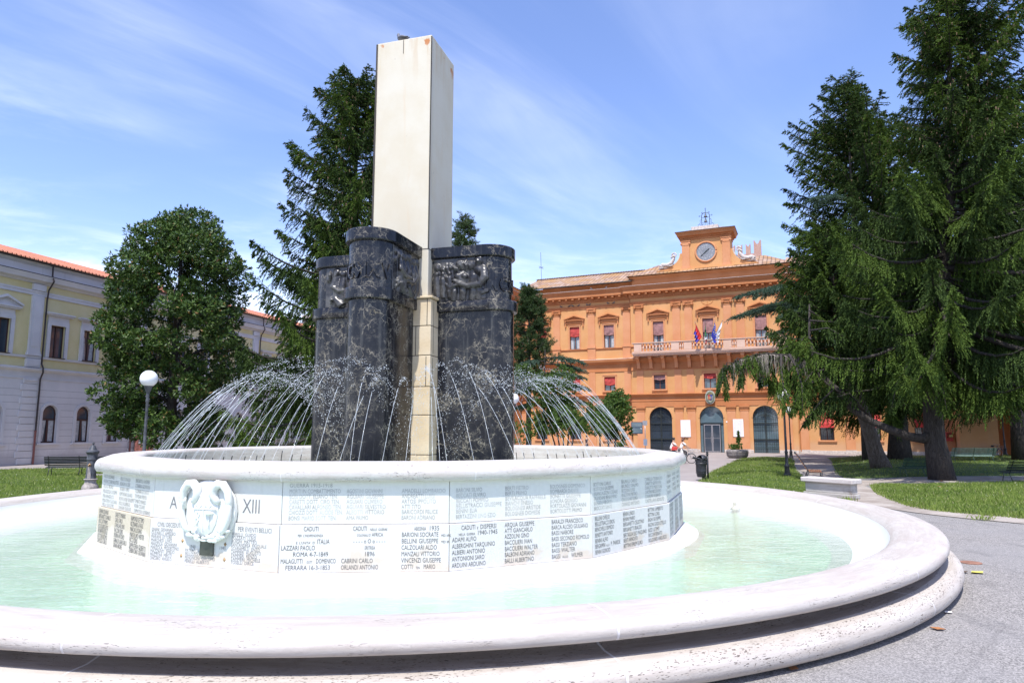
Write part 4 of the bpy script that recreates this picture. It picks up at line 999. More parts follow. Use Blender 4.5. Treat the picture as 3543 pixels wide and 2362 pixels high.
for i, ang_ in enumerate((-PI / 2, 0.0, PI / 2, PI)):
    pe = MB()
    shaft = extr(stadium(.45, 2.10), [(0.0, 1.1), (0.0, 3.008), (-.006, 3.012), (-.006, 3.022), (0.0, 3.026), (0.0, 4.985)], M['marble'], 'pylon', fo, rz=TH + ang_)
    extr(stadium(.45, 2.08), [(0.0, 4.975), (.09, 4.98), (.105, 5.0), (.105, 5.205), (.09, 5.225), (0.0, 5.23)], M['marble'], 'ledge', shaft)
    fr = extr(stadium(w - .06, LC), [(0, 5.22), (0, 6.235)], M['marble'], 'frieze_block', shaft)
    extr(stadium(w, LC), [(-.05, 6.225), (.0, 6.23), (.02, 6.25), (.02, 6.47), (.0, 6.49), (-0.05, 6.495)], M['marble'], 'cap', shaft)
    for side in ((1,) if i == 0 else (-1,)) if i in (0, 1) else ():
        rm = relief(side, 0 if i == 1 else 1)
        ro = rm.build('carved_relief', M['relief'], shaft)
        md = ro.modifiers.new('merge', 'REMESH'); md.mode = 'VOXEL'; md.voxel_size = 0.014; md.use_smooth_shade = True
        dm = ro.modifiers.new('chisel', 'DISPLACE'); dm.texture = chisel; dm.strength = .018; dm.mid_level = .5
    if i == 3:
        rm = relief(1, 1); ro = rm.build('carved_relief', M['relief'], shaft)
        md = ro.modifiers.new('merge', 'REMESH'); md.mode = 'VOXEL'; md.voxel_size = 0.02; md.use_smooth_shade = True
    # raised numerals round the end of the frieze
    word = 'MCMXV' if i in (0, 2) else 'MCMXVIII'
    if i == 3: continue
    rad = w - .06; mb = MB()
    ang0 = R(-80) if i != 1 else R(-82)
    cur = 0.0
    for ch in word:
        v, f, wd = glyph3d(ch); hgt = .30; sz = hgt / .69; adv = (wd + .10) * sz * .82
        P_ = []
        for (gx, gy, gz) in v:
            ph = (cur + gx * sz * .82) / (rad + .02) + ang0
            P_.append((ph, 5.44 + gy * sz))
        n0 = len(P_)
        V_ = [(LC + (rad + .035) * math.cos(ph), (rad + .035) * math.sin(ph), z) for ph, z in P_] + [(LC + (rad - .01) * math.cos(ph), (rad - .01) * math.sin(ph), z) for ph, z in P_]
        F_ = [tuple(q) for q in f]
        ed = {}
        for q in f:
            for e in range(len(q)):
                k_ = (q[e], q[(e + 1) % len(q)]); ed[k_] = ed.get(k_, 0) + 1
        for (x_, y_) in list(ed):
            if (y_, x_) not in ed: F_.append((x_, y_, y_ + n0, x_ + n0))
        mb.add(V_, F_); cur += adv
        if cur / rad > R(165): break
    mb.build('raised_numerals', M['marble'], shaft)

# nozzles standing in the upper basin
rj = random.Random(21)
NJ = 92; jets = []
for k in range(NJ):
    an = 2 * PI * (k + rj.uniform(-.25, .25)) / NJ
    r0 = 5.46 + rj.uniform(-.05, .03)
    jets.append((an, r0))
    mb = MB(); h = 0.10 + (0.09 if k % 9 == 0 else 0.0) + rj.uniform(-.02, .02)
    mb.tube([(r0 * math.cos(an), r0 * math.sin(an), 1.44), ((r0 - .05) * math.cos(an), (r0 - .05) * math.sin(an), 1.50 + h)], .012, 6)
    mb.build('nozzle', M['iron'], fo)

# water
mb = MB(); mb.lathe([(RB - 1.32, .165), (6.4, .165)], 128, cap=False)
tag(mb.build('pool_water', M['water'], loc=FC + Vector((.12, 0, 0))), kind='structure')
mb = MB(); mb.lathe([(5.54, 1.46), (.8, 1.46)], 96, cap=False)
tag(mb.build('upper_pool_water', M['water'], loc=FC), kind='structure')

# one object per jet: a coherent rope that rises inward, breaks up and falls as drops
OCT = np.array([(1, 0, 0), (-1, 0, 0), (0, 1, 0), (0, -1, 0), (0, 0, 1), (0, 0, -1)], float)
OCF = np.array([(0, 2, 4), (2, 1, 4), (1, 3, 4), (3, 0, 4), (2, 0, 5), (1, 2, 5), (3, 1, 5), (0, 3, 5)])
for an, r0 in jets + [(a_ + PI / NJ + rj.uniform(-.01, .01), 5.44 + rj.uniform(-.05, .05)) for a_, r_ in jets[::4]]:
    zt = 3.50 + rj.uniform(-.28, .26); zn = 1.56; g = 9.81
    vz = math.sqrt(2 * g * (zt - zn)); T_ = vz / g
    vr = (r0 - (3.2 + rj.uniform(-.5, .4))) / T_
    da = rj.uniform(-.09, .09)
    def pos(t):
        r = r0 - vr * t; aa = an + da * t
        return Vector((r * math.cos(aa), r * math.sin(aa), zn + vz * t - .5 * g * t * t))
    mb = MB(); t0 = 0.0; tb = T_ * rj.uniform(.42, .72)
    # rope broken into beads-and-necks
    n = 26; rad_ = []
    pts_ = [pos(tb * i / n) for i in range(n + 1)]
    rad_ = [0.0030 + 0.0017 * math.sin(i * 2.1 + an * 9) * (i / n) + .001 * i / n for i in range(n + 1)]
    mb.tube(pts_, rad_, 5)
    t_end = (vz + math.sqrt(vz * vz + 2 * g * (zn - 1.47))) / g
    nd = 150
    tt = tb * .92 + (t_end - tb * .92) * np.sort(np.array([rj.random() ** 0.9 for _ in range(nd)]))
    V_, F_ = [], []
    for t in tt:
        sp = .008 + .05 * max(0, (t - tb) / (t_end - tb)) ** .8 + .02 * max(0, t - tb)
        p = pos(t) + Vector((rj.gauss(0, sp), rj.gauss(0, sp), rj.gauss(0, sp * .9)))
        if p.z < 1.47: continue
        vel = Vector((-vr * math.cos(an), -vr * math.sin(an), vz - g * t)); vl = vel.length; dr = vel / vl
        u = dr.orthogonal().normalized(); q = dr.cross(u)
        s_ = rj.uniform(.0038, .0095) * (1.3 if rj.random() < .12 else 1); st = 1.0 + .18 * vl * rj.uniform(.3, 1.0)
        b = len(V_)
        for o_ in OCT: V_.append(tuple(p + (u * o_[0] + q * o_[1]) * s_ + dr * o_[2] * s_ * st))
        F_ += [tuple(int(b + i) for i in f_) for f_ in OCF]
    mb.add(V_, F_)
    o = mb.build('water_jet', M['spray'], loc=FC, smooth=True)
    tag(o, 'thin white water jet arching from the ring of nozzles in towards the black pylons', 'water jet', 'water jets around the pylons')
# low bubbling spout in the pool
mb = MB(); rr = random.Random(2)
mb.lathe([(.16, 0), (.09, .05), (.05, .10), (.055, .17), (.03, .22), (.0, .25)], 12, (0, 0, .0))
for i in range(14): mb.ball((rr.gauss(0, .03), rr.gauss(0, .03), .30 + .12 * rr.random()), .012, 6, 4)
tag(mb.build('pool_spout', plain('pale_wet_stone', (0.52, 0.50, 0.42), .4, var=.25, scale=9), loc=(6.1, 19.1, .14), smooth=True), 'small pale water spout rising from the pool beside the drum', 'spout')
# ------------------------------------------------------------------ walls with openings
def wall(mb, u0, u1, z0, z1, holes, y, dep=0.3, mi=0):
    """front at y, holes (ua, ub, za, zb, arch) cut through, reveals dep deep"""
    us = sorted({u0, u1, *[h[0] for h in holes], *[h[1] for h in holes]}); zs = sorted({z0, z1, *[h[2] for h in holes], *[h[3] for h in holes]})
    for i in range(len(us) - 1):
        for j in range(len(zs) - 1):
            uc = (us[i] + us[i + 1]) / 2; zc_ = (zs[j] + zs[j + 1]) / 2
            if any(h[0] < uc < h[1] and h[2] < zc_ < h[3] for h in holes): continue
            mb.add([(us[i], y, zs[j]), (us[i + 1], y, zs[j]), (us[i + 1], y, zs[j + 1]), (us[i], y, zs[j + 1])], [(0, 1, 2, 3)], mi)
    for h in holes:
        ua, ub, za, zb = h[:4]; arch = len(h) > 4 and h[4]
        if not arch:
            pr = [(ua, za), (ua, zb), (ub, zb), (ub, za)]
        else:
            r = (ub - ua) / 2; c = (ua + ub) / 2; zc_ = zb - r; n = 16
            ar = [(c - r * math.cos(PI * k / n), zc_ + r * math.sin(PI * k / n)) for k in range(n + 1)]
            pr = [(ua, za)] + ar + [(ub, za)]
            for k in range(n):
                cx_ = ua if k < n / 2 else ub
                mb.add([(cx_, y, zb), (ar[k][0], y, ar[k][1]), (ar[k + 1][0], y, ar[k + 1][1])], [(0, 1, 2)], mi)
            mb.add([(ua, y, zb), (c, y, zb), (ub, y, zb)], [(0, 1, 2)], mi) if False else None
        for k in range(len(pr)):
            p, q = pr[k], pr[(k + 1) % len(pr)]
            mb.add([(p[0], y, p[1]), (q[0], y, q[1]), (q[0], y + dep, q[1]), (p[0], y + dep, p[1])], [(0, 1, 2, 3)], mi)
def arch_poly(c, r, z0, zs, n=20):
    return [(c - r, z0), (c + r, z0)] + [(c + r * math.cos(PI * k / n), zs + r * math.sin(PI * k / n)) for k in range(n + 1)]

# ------------------------------------------------------------------ town hall
FO = (22.576, 69.739, 0.0)
th = thing('town_hall', 'long orange plastered town hall with clock turret, balcony and tiled roof', 'building', FO, R(-23.4))
AX = -2.25
def mir(u): return 2 * AX - u
YW = 0.35                      # wings stand back from the central bay
UP_W = [(-17.0), (-13.0), (-21.0)]; UP_W += [mir(u) for u in UP_W]
BAY_W = [AX - 5.2, AX, AX + 5.2]
LOW_ARCH = [mir(-20.35), mir(-16.15)]
def rect(u, w, z0, z1): return (u - w / 2, u + w / 2, z0, z1)
mb = MB()
holes = [(u - 1.18, u + 1.18, 0.0, 4.70, True) for u in BAY_W] + [rect(u, 1.22, 6.56, 8.10) for u in BAY_W] + [rect(u, 1.12, 10.5, 13.86) for u in BAY_W]
wall(mb, -10.43, 5.93, 0, 17.0, holes, 0.0, .32)
for s, (ua, ub) in ((-1, (-23.6, -10.43)), (1, (5.93, 19.1))):
    ws = [u for u in UP_W if ua < u < ub]
    hl = [rect(u, 1.15, 11.30, 13.86) for u in ws] + [rect(u, 1.22, 6.56, 8.08) for u in ws]
    if s < 0: hl += [rect(u, 1.30, 1.22, 3.35) for u in ws]
    else: hl += [(u - .62, u + .62, 1.3, 4.0, True) for u in ws]
    wall(mb, ua, ub, 0, 17.0, hl, YW, .30)
mb.box(-10.43, -10.41, .001, YW, 0, 17); mb.box(5.91, 5.93, .001, YW, 0, 17)
mb.box(-23.6, 19.1, 9.0, 9.3, 0, 18)          # rear
th_wall = mb.build('wall', M['orange_base'], th)
# projecting end wings
mb = MB(); wall(mb, -33.0, -23.6, 0, 17.0, [], -7.0); mb.add([(-23.6, -7.0, 0), (-23.6, YW, 0), (-23.6, YW, 17), (-23.6, -7.0, 17)], [(0, 1, 2, 3)])
mb.build('wall', M['orange_base'], th)
mb = MB(); wall(mb, 19.1, 30.0, 0, 17.0, [(22.0, 25.4, 0, 5.2, True), rect(21.0, 1.15, 11.3, 13.86)], -1.3, .9); mb.add([(19.1, -1.3, 0), (19.1, YW, 0), (19.1, YW, 17), (19.1, -1.3, 17)], [(0, 1, 2, 3)])
mb.add([(30.0, -1.3, 0), (30.0, 9, 0), (30.0, 9, 17), (30.0, -1.3, 17)], [(0, 1, 2, 3)])
mb.build('wall', M['orange_base'], th)
mb = MB(); mb.box(21.6, 25.8, 2.6, 2.7, 0, 5.3); mb.box(21.6, 21.75, -.4, 2.6, 0, 5.3); mb.box(25.65, 25.8, -.4, 2.6, 0, 5.3)
mb.build('archway', M['terra'], th)
# dark room behind the openings
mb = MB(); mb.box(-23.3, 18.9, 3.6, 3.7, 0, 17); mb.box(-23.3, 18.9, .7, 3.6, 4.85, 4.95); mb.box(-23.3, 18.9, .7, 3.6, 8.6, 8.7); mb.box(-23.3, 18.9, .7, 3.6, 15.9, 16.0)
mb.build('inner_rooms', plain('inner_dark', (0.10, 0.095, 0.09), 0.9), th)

# pale base course and plinth blocks
path_l = [(-23.6, YW), (-10.43, YW), (-10.43, 0)]
mb = MB()
segs = [(-10.43, BAY_W[0] - 1.2, 0), (BAY_W[0] + 1.2, BAY_W[1] - 1.2, 0), (BAY_W[1] + 1.2, BAY_W[2] - 1.2, 0), (BAY_W[2] + 1.2, 5.93, 0), (-23.6, -10.46, YW), (5.96, 19.08, YW), (19.1, 21.9, -1.3), (25.5, 30, -1.3)]
for u0, u1, y in segs: mb.box(u0, u1, y - .05, y + .1, 0, .30)
PIL = [(-9.53, 0), (-5.5, 0), (-4.23, 0), (mir(-9.53), 0), (mir(-5.5), 0), (mir(-4.23), 0)]
PILW = [(-19.15, YW), (-15.0, YW), (-10.98, YW), (-23.1, YW)]; PILW += [(mir(u), YW) for u, y in PILW]
for u, y in PIL + PILW: mb.box(u - .52, u + .52, y - .13, y - .052, 0, .22); mb.box(u - .47, u + .47, y - .11, y - .052, .22, .36)
mb.build('base_course', M['base_stone'], th, bevel=.02)

# entablatures swept along the stepped front
front = [(-23.6, -7.0), (-23.6, YW), (-10.43, YW), (-10.43, 0), (5.93, 0), (5.93, YW), (19.1, YW), (19.1, -1.3), (30.0, -1.3)]
front = front[::1]
def moulding(name, prof, mat, path=front, **k):
    mb = MB(); mb.sweep(path, prof); return mb.build(name, mat, th, autos=30, **k)
moulding('lower_cornice', [(.003, 4.72), (.05, 4.74), (.05, 5.28), (.09, 5.32), (.09, 5.40)] + [(.04, 5.42), (.04, 5.80), (.12, 5.84), (.22, 5.94), (.30, 6.0), (.32, 6.06), (.003, 6.12)], M['terra'])
moulding('middle_cornice', [(.003, 8.62), (.07, 8.64), (.07, 8.74), (.03, 8.78), (.03, 9.42), (.12, 9.48), (.26, 9.62), (.38, 9.70), (.42, 9.84), (.42, 9.96), (.003, 10.06)], M['terra'])
moulding('ledge_capping', [(.003, 10.06), (.40, 9.965), (.44, 9.97), (.44, 10.0), (.003, 10.10)], M['rosestone'])
moulding('sill_band', [(.003, 11.10), (.06, 11.12), (.10, 11.2), (.12, 11.26), (.003, 11.30)], M['terra'])
moulding('architrave', [(.003, 15.82), (.06, 15.84), (.06, 16.02), (.10, 16.05), (.10, 16.16), (.003, 16.2)], M['terra'])
co = moulding('main_cornice', [(.003, 16.52), (.08, 16.56), (.10, 16.72), (.16, 16.76), (.16, 16.98), (.22, 17.02), (.66, 17.08), (.66, 17.40), (.74, 17.50), (.86, 17.72), (.88, 17.80), (.003, 17.84)], M['terra'])
mb = MB()
def run_teeth(mb, path, step, wd, o0, o1, z0, z1):
    for i in range(len(path) - 1):
        p = Vector(path[i]); q = Vector(path[i + 1]); L_ = (q - p).length; d_ = (q - p) / L_; nn = Vector((d_.y, -d_.x)); n = int(L_ / step)
        for k in range(n):
            c = p + d_ * ((k + .5) * L_ / n)
            m3 = Matrix(((d_.x, nn.x, 0), (d_.y, nn.y, 0), (0, 0, 1)))
            cc = c + nn * (o0 + o1) / 2
            mb.obox((cc.x, cc.y, (z0 + z1) / 2), (wd / 2, (o1 - o0) / 2, (z1 - z0) / 2), m3)
run_teeth(mb, front, .74, .24, .18, .60, 17.075 - .20, 17.075)
run_teeth(mb, front, .22, .12, .05, .135, 16.56, 16.745)
mb.build('dentils', M['terra'], co)
mb = MB(); mb.sweep(front, [(.003, 17.845), (.84, 17.80), (.92, 17.80), (.92, 17.835), (.003, 17.93)]); mb.build('cornice_capping', M['base_stone'], co)
# attic and eaves
att = [(-23.6, -6.6), (-23.6, YW + .25), (-10.25, YW + .25)]
moulding('attic_wall', [(.0, 17.85), (.0, 18.30), (.10, 18.36), (.22, 18.44), (.25, 18.52), (-.4, 18.55)], M['terra'], path=att)
moulding('attic_wall', [(.0, 17.85), (.0, 18.30), (.10, 18.36), (.22, 18.44), (.25, 18.52), (-.4, 18.55)], M['terra'], path=[(5.75, YW + .25), (19.1, YW + .25), (19.1, -1.1), (30, -1.1)])
moulding('attic_wall', [(.0, 17.85), (.0, 18.66), (.10, 18.74), (.26, 18.86), (.30, 18.98), (-.4, 19.0)], M['terra'], path=[(-10.25, 2.0), (-10.25, .2), (5.75, .2), (5.75, 2.0)])
def roof(name, quads, mat, parent):
    mb = MB(); uv = []
    for qd in quads: mb.add(qd, [tuple(range(len(qd)))])
    o = mb.build(name, mat, parent); me = o.data; L_ = me.uv_layers.new(name='uv')
    for p in me.polygons:
        nrm = p.normal; ez = Vector((0, 0, 1)); v_ = (ez - nrm * nrm.dot(ez)).normalized(); u_ = v_.cross(nrm)
        for li in p.loop_indices:
            co_ = me.vertices[me.loops[li].vertex_index].co; L_.data[li].uv = (co_.dot(u_), co_.dot(v_))
    return o
e = .55; zl = 18.56; zr = 20.75; yr = 5.0
rf = roof('roof', [[(-24.0, -.05, zl), (-10.0, -.05, zl), (-10.0, yr, zr), (-23.2, yr, zr)], [(-23.2, yr, zr), (-10.0, yr, zr), (-10.0, 9.6, zl), (-23.2, 9.6, zl)],
                   [(5.5, -.05, zl), (19.5, -.05, zl), (19.5, yr, zr), (5.5, yr, zr)], [(5.5, yr, zr), (19.5, yr, zr), (19.5, 9.6, zl), (5.5, 9.6, zl)],
                   [(-23.35, -7.3, zl), (-23.35, .3, zl), (-28.0, 3.0, zr), (-28.0, -7.3, zr)], [(-33, -7.3, zl), (-28, -7.3, zr), (-28, 3, zr), (-33, 3, zl)],
                   [(19.0, -1.7, zl + .01), (30.4, -1.7, zl + .01), (30.4, 3.4, zr), (19.0, 3.4, zr)]], M['tile_old'], th)
rb = roof('roof', [[(-10.75, -.35, 19.02), (6.25, -.35, 19.02), (3.5, 4.0, 21.0), (-8.0, 4.0, 21.0)], [(-10.75, -.35, 19.02), (-8.0, 4.0, 21.0), (-10.75, 8.0, 19.02)], [(6.25, -.35, 19.02), (6.25, 8.0, 19.02), (3.5, 4.0, 21.0)], [(-10.75, 8, 19.02), (-8, 4, 21.0), (3.5, 4, 21.0), (6.25, 8, 19.02)]], M['tile_old'], th)
mb = MB()
for i in range(44): mb.tube([(-23.4 + i * .31, yr, zr + .03), (-23.4 + i * .31 + .30, yr, zr + .06)], [.09, .11], 6)
mb.build('ridge_tiles', M['tile_old'], rf)
mb = MB(); mb.tube([(-23.9, -.12, zl - .03), (-10.3, -.12, zl - .03)], .07, 6); mb.tube([(5.8, -.12, zl - .03), (19.4, -.12, zl - .03)], .07, 6); mb.tube([(-23.4, -7.2, zl - .03), (-23.4, -.1, zl - .03)], .07, 6)
mb.build('gutter', M['gutter'], th)
mb = MB()
mb.tube([(-10.34, -.02 + .0, 8.5), (-10.34, -.02, .2)], .05, 6) if False else None
mb.tube([(-10.52, YW - .30, 17.9), (-10.52, YW - .12, 16.0), (-10.52, YW - .10, 9.8)], .05, 6); mb.tube([(6.1, YW - .1, 5), (6.1, YW - .1, .2)], .06, 6)
mb.build('downpipe', M['terra'], th)

# pilasters > capital
def pilaster(u, y, z0, z1, w, capk):
    mb = MB(); mb.box(u - w / 2, u + w / 2, y - .10, y + .02, z0, z1)
    if z0 > 9:
        mb.box(u - w / 2 - .10, u + w / 2 + .10, y - .20, y - .0, z0 - .32, z0 - .16); mb.box(u - w / 2 - .05, u + w / 2 + .05, y - .15, y + .0, z0 - .16, z0)
        mb.box(u - w / 2 - .06, u + w / 2 + .06, y - .14, y + .0, z0 - 1.52, z0 - .33)
    p = mb.build('pilaster', M['salmon'], th, bevel=.012)
    mb = MB()
    if capk == 'i':
        mb.box(u - w / 2 - .03, u + w / 2 + .03, y - .13, y, z1, z1 + .10); mb.box(u - w / 2 - .04, u + w / 2 + .04, y - .15, y, z1 + .22, z1 + .46); mb.box(u - w / 2 - .14, u + w / 2 + .14, y - .22, y, z1 + .52, z1 + .64); mb.box(u - w / 2 - .08, u + w / 2 + .08, y - .18, y, z1 + .46, z1 + .52)
        for s in (-1, 1):
            mb.lathe([(.001, -.16), (.13, -.16), (.15, -.12), (.15, .06), (.13, .1), (.001, .1)], 12, (0, 0, 0)); 
            # volute: turn the lathe to face the street
            n = 12 * 6; V_ = mb.v[-n:]; mb.v[-n:] = [(u + s * (w / 2 + .02) + q[0], y - .12 + q[2], z1 + .34 + q[1]) for q in V_]
        for i in range(4): mb.ball((u - .21 + .14 * i, y - .15, z1 + .38), (.05, .03, .07), 7, 5)
    else:
        mb.box(u - w / 2 - .03, u + w / 2 + .03, y - .12, y, z1, z1 + .08); mb.box(u - w / 2 - .05, u + w / 2 + .05, y - .15, y, z1 + .24, z1 + .36); mb.box(u - w / 2 - .10, u + w / 2 + .10, y - .20, y, z1 + .36, z1 + .52); mb.box(u - w / 2, u + w / 2, y - .105, y, z1 + .08, z1 + .24)
    mb.build('capital', M['terra'], p, bevel=.01)
for u, y in PIL + PILW:
    pilaster(u, y, 11.62, 15.18, .80, 'i'); pilaster(u, y, .37, 4.20, .82, 't')
    mb = MB(); mb.box(u - .36, u + .36, y - .06, y + .02, 6.12, 8.62); mb.build('pilaster', M['salmon'], th)

# windows
def window(u, y, w, z0, z1, glass, blind=None, bl=.9, surround=True, parent=th, curtain=True, bars=False, sill=False, ftrim=.16, trim='salmon'):
    mb = MB(); f = .06
    yy = y + .20
    mb.box(u - w / 2, u - w / 2 + f, yy, yy + .07, z0, z1); mb.box(u + w / 2 - f, u + w / 2, yy, yy + .07, z0, z1)
    mb.box(u - w / 2 + f, u + w / 2 - f, yy, yy + .07, z1 - f, z1); mb.box(u - w / 2 + f, u + w / 2 - f, yy, yy + .07, z0, z0 + f); mb.box(u - .05, u + .05, yy - .01, yy + .075, z0 + f, z1 - f)
    mb.box(u - w / 2 + f, u - .05, yy + .01, yy + .06, z1 - .75, z1 - .70); mb.box(u + .05, u + w / 2 - f, yy + .01, yy + .06, z1 - .75, z1 - .70)
    wf = mb.build('window', M['frame_brown'], parent)
    mb = MB(); mb.box(u - w / 2 + .03, u + w / 2 - .03, yy + .03, yy + .04, z0 + .03, z1 - .03); mb.build('pane', glass, wf)
    if curtain:
        mb = MB()
        for s in (-1, 1):
            xs = np.linspace(0, w * .26, 9)
            top = [(u + s * (w / 2 - .08 - x), yy + .022 + .0, z1 - .1) for x in xs]; 
            v = []
            for i, x in enumerate(xs): v += [(u + s * (w / 2 - .08 - x), yy + .026 - .004 * (i % 2), z0 + .08), (u + s * (w / 2 - .08 - x * .8), yy + .026 - .004 * (i % 2), z1 - .1)]
            mb.add(v, [(2 * i, 2 * i + 2, 2 * i + 3, 2 * i + 1) for i in range(8)])
        mb.build('curtain', M['curtain'], wf)
    if blind is not None:
        mb = MB(); n = 10; v = []; m = 9; rr = random.Random(int(u * 31 + z0 * 7))
        for i in range(n + 1):
            for j in range(m + 1):
                t = i / n; x = u - w / 2 + .02 + (w - .04) * j / m
                v.append((x, y + .10 - .05 * math.sin(t * 2.6) + .018 * rr.uniform(-1, 1) * (i > 1) + .03 * math.sin(j * 1.1 + i) * t, z1 - .04 - bl * t + .05 * t * math.sin(PI * j / m) * -1 + .02 * rr.uniform(-1, 1) * t))
        mb.add(v, [(i * (m + 1) + j, i * (m + 1) + j + 1, (i + 1) * (m + 1) + j + 1, (i + 1) * (m + 1) + j) for i in range(n) for j in range(m)])
        for k in range(2): mb.tube([(u - w / 2 + .03, y + .06, z1 - bl - .06 * k), (u, y + .05, z1 - bl - .10 - .05 * k), (u + w / 2 - .03, y + .06, z1 - bl - .06 * k)], .045, 6)
        mb.build('blind', blind, wf, smooth=True)
    if bars:
        mb = MB(); n = 7
        for i in range(n): mb.box(u - w / 2 + (i + .5) * w / n - .012, u - w / 2 + (i + .5) * w / n + .012, y + .05, y + .075, z0, z1)
        for k in range(3): mb.box(u - w / 2, u + w / 2, y + .076, y + .09, z0 + (k + .5) * (z1 - z0) / 3 - .015, z0 + (k + .5) * (z1 - z0) / 3 + .015)
        mb.build('grille', M['dark_metal'], wf)
    if surround:
        mb = MB(); t = ftrim
        mb.box(u - w / 2 - t, u - w / 2, y - .06, y + .03, z0, z1); mb.box(u + w / 2, u + w / 2 + t, y - .06, y + .03, z0, z1); mb.box(u - w / 2 - t, u + w / 2 + t, y - .06, y + .03, z1, z1 + t)
        mb.box(u - w / 2 - t - .03, u + w / 2 + t + .03, y - .10, y + .03, z1 + t, z1 + t + .06)
        mb.build('surround', M[trim], wf, bevel=.01)
    if sill:
        mb = MB(); mb.box(u - w / 2 - .22, u + w / 2 + .22, y - .14, y + .1, z0 - .16, z0 - .002); mb.build('sill', M['salmon'], wf, bevel=.01)
    return wf
def pediment(u, y, w, zb, zt, parent, mat='terra'):
    mb = MB(); h = w / 2
    mb.box(u - h, u + h, y - .26, y + .02, zb, zb + .10)
    for s in (-1, 1):
        mb.prism([(u + s * (h + .04), zb + .10), (u + s * (h + .04), zb + .22), (u, zt + .04), (u, zt - .10)] if s < 0 else [(u + h + .04, zb + .10), (u, zt - .10), (u, zt + .04), (u + h + .04, zb + .22)], y - .30, y + .02, 'y')
    mb.prism([(u - h + .1, zb + .10), (u + h - .1, zb + .10), (u, zt - .12)], y - .08, y + .02, 'y')
    mb.box(u - h + .10, u + h - .10, y - .10, y + .02, zb - .34, zb)
    for s in (-1, 1):
        mb.box(u + s * (h - .14) - .09, u + s * (h - .14) + .09, y - .22, y + .02, zb - .16, zb); mb.box(u + s * (h - .14) - .07, u + s * (h - .14) + .07, y - .15, y + .02, zb - .62, zb - .16)
        mb.ball((u + s * (h - .14), y - .13, zb - .66), (.08, .07, .10), 8, 6)
    mb.build('pediment', M[mat], parent, bevel=.008)
for i, u in enumerate(UP_W):
    wf = window(u, YW, 1.15, 11.30, 13.86, M['pane'] if i % 2 else M['pane_blue'], M['blind_red'] if i not in (1,) else M['blind_mauve'], .98 if i != 1 else 1.0)
    pediment(u, YW, 2.36, 14.56, 15.14, wf)
    window(u, YW, 1.22, 6.56, 8.08, M['pane_blue'], M['blind_red'], .78, curtain=False, sill=True)
for i, u in enumerate(BAY_W):
    wf = window(u, 0, 1.12, 10.5, 13.86, M['pane_blue'], M['blind_mauve'], 1.35)
    pediment(u, 0, 2.36, 14.56, 15.18, wf)
    window(u, 0, 1.22, 6.56, 8.10, M['pane'] if i == 0 else M['pane_blue'], M['blind_red'] if i else M['blind_mauve'], .40, curtain=False, sill=True)
for u in [u for u in UP_W if u < -10]:
    window(u, YW, 1.30, 1.22, 3.35, M['pane'], curtain=False, bars=True, sill=True)
window(21.0, -1.3, 1.15, 11.3, 13.86, M['pane'], M['blind_red'], 1.0)
for u in [u for u in UP_W if u > 6]:
    wf = window(u, YW, 1.24, 1.3, 3.36, M['pane'], curtain=False, bars=True, sill=True, surround=False)
    mb = MB(); n = 10; v = []
    for k in range(n + 1):
        a_ = PI * k / n; v += [(u - .62 * math.cos(a_), YW + .02, 3.38 + .62 * math.sin(a_)), (u - .64 * math.cos(a_), YW - .42 * 1, 2.75 + .18 * math.sin(a_))]
    mb.add(v, [(2 * k, 2 * k + 2, 2 * k + 3, 2 * k + 1) for k in range(n)])
    mb.add([v[2 * k + 1] for k in range(n + 1)] + [(p[0], p[1] + .01, 2.5) for p in [v[2 * k + 1] for k in range(n + 1)]], [(k, k + 1, n + 2 + k, n + 1 + k) for k in range(n)])
    mb.build('awning', M['red_cloth'], wf)
    mb = MB()
    for k in range(14):
        a0_, a1_ = PI * k / 14, PI * (k + 1) / 14
        mb.prism([(u - .64 * math.cos(a0_), 3.38 + .64 * math.sin(a0_)), (u - .80 * math.cos(a0_), 3.38 + .80 * math.sin(a0_)), (u - .80 * math.cos(a1_), 3.38 + .80 * math.sin(a1_)), (u - .64 * math.cos(a1_), 3.38 + .64 * math.sin(a1_))], YW - .06, YW + .02, 'y')
    mb.build('surround', M['salmon'], wf)

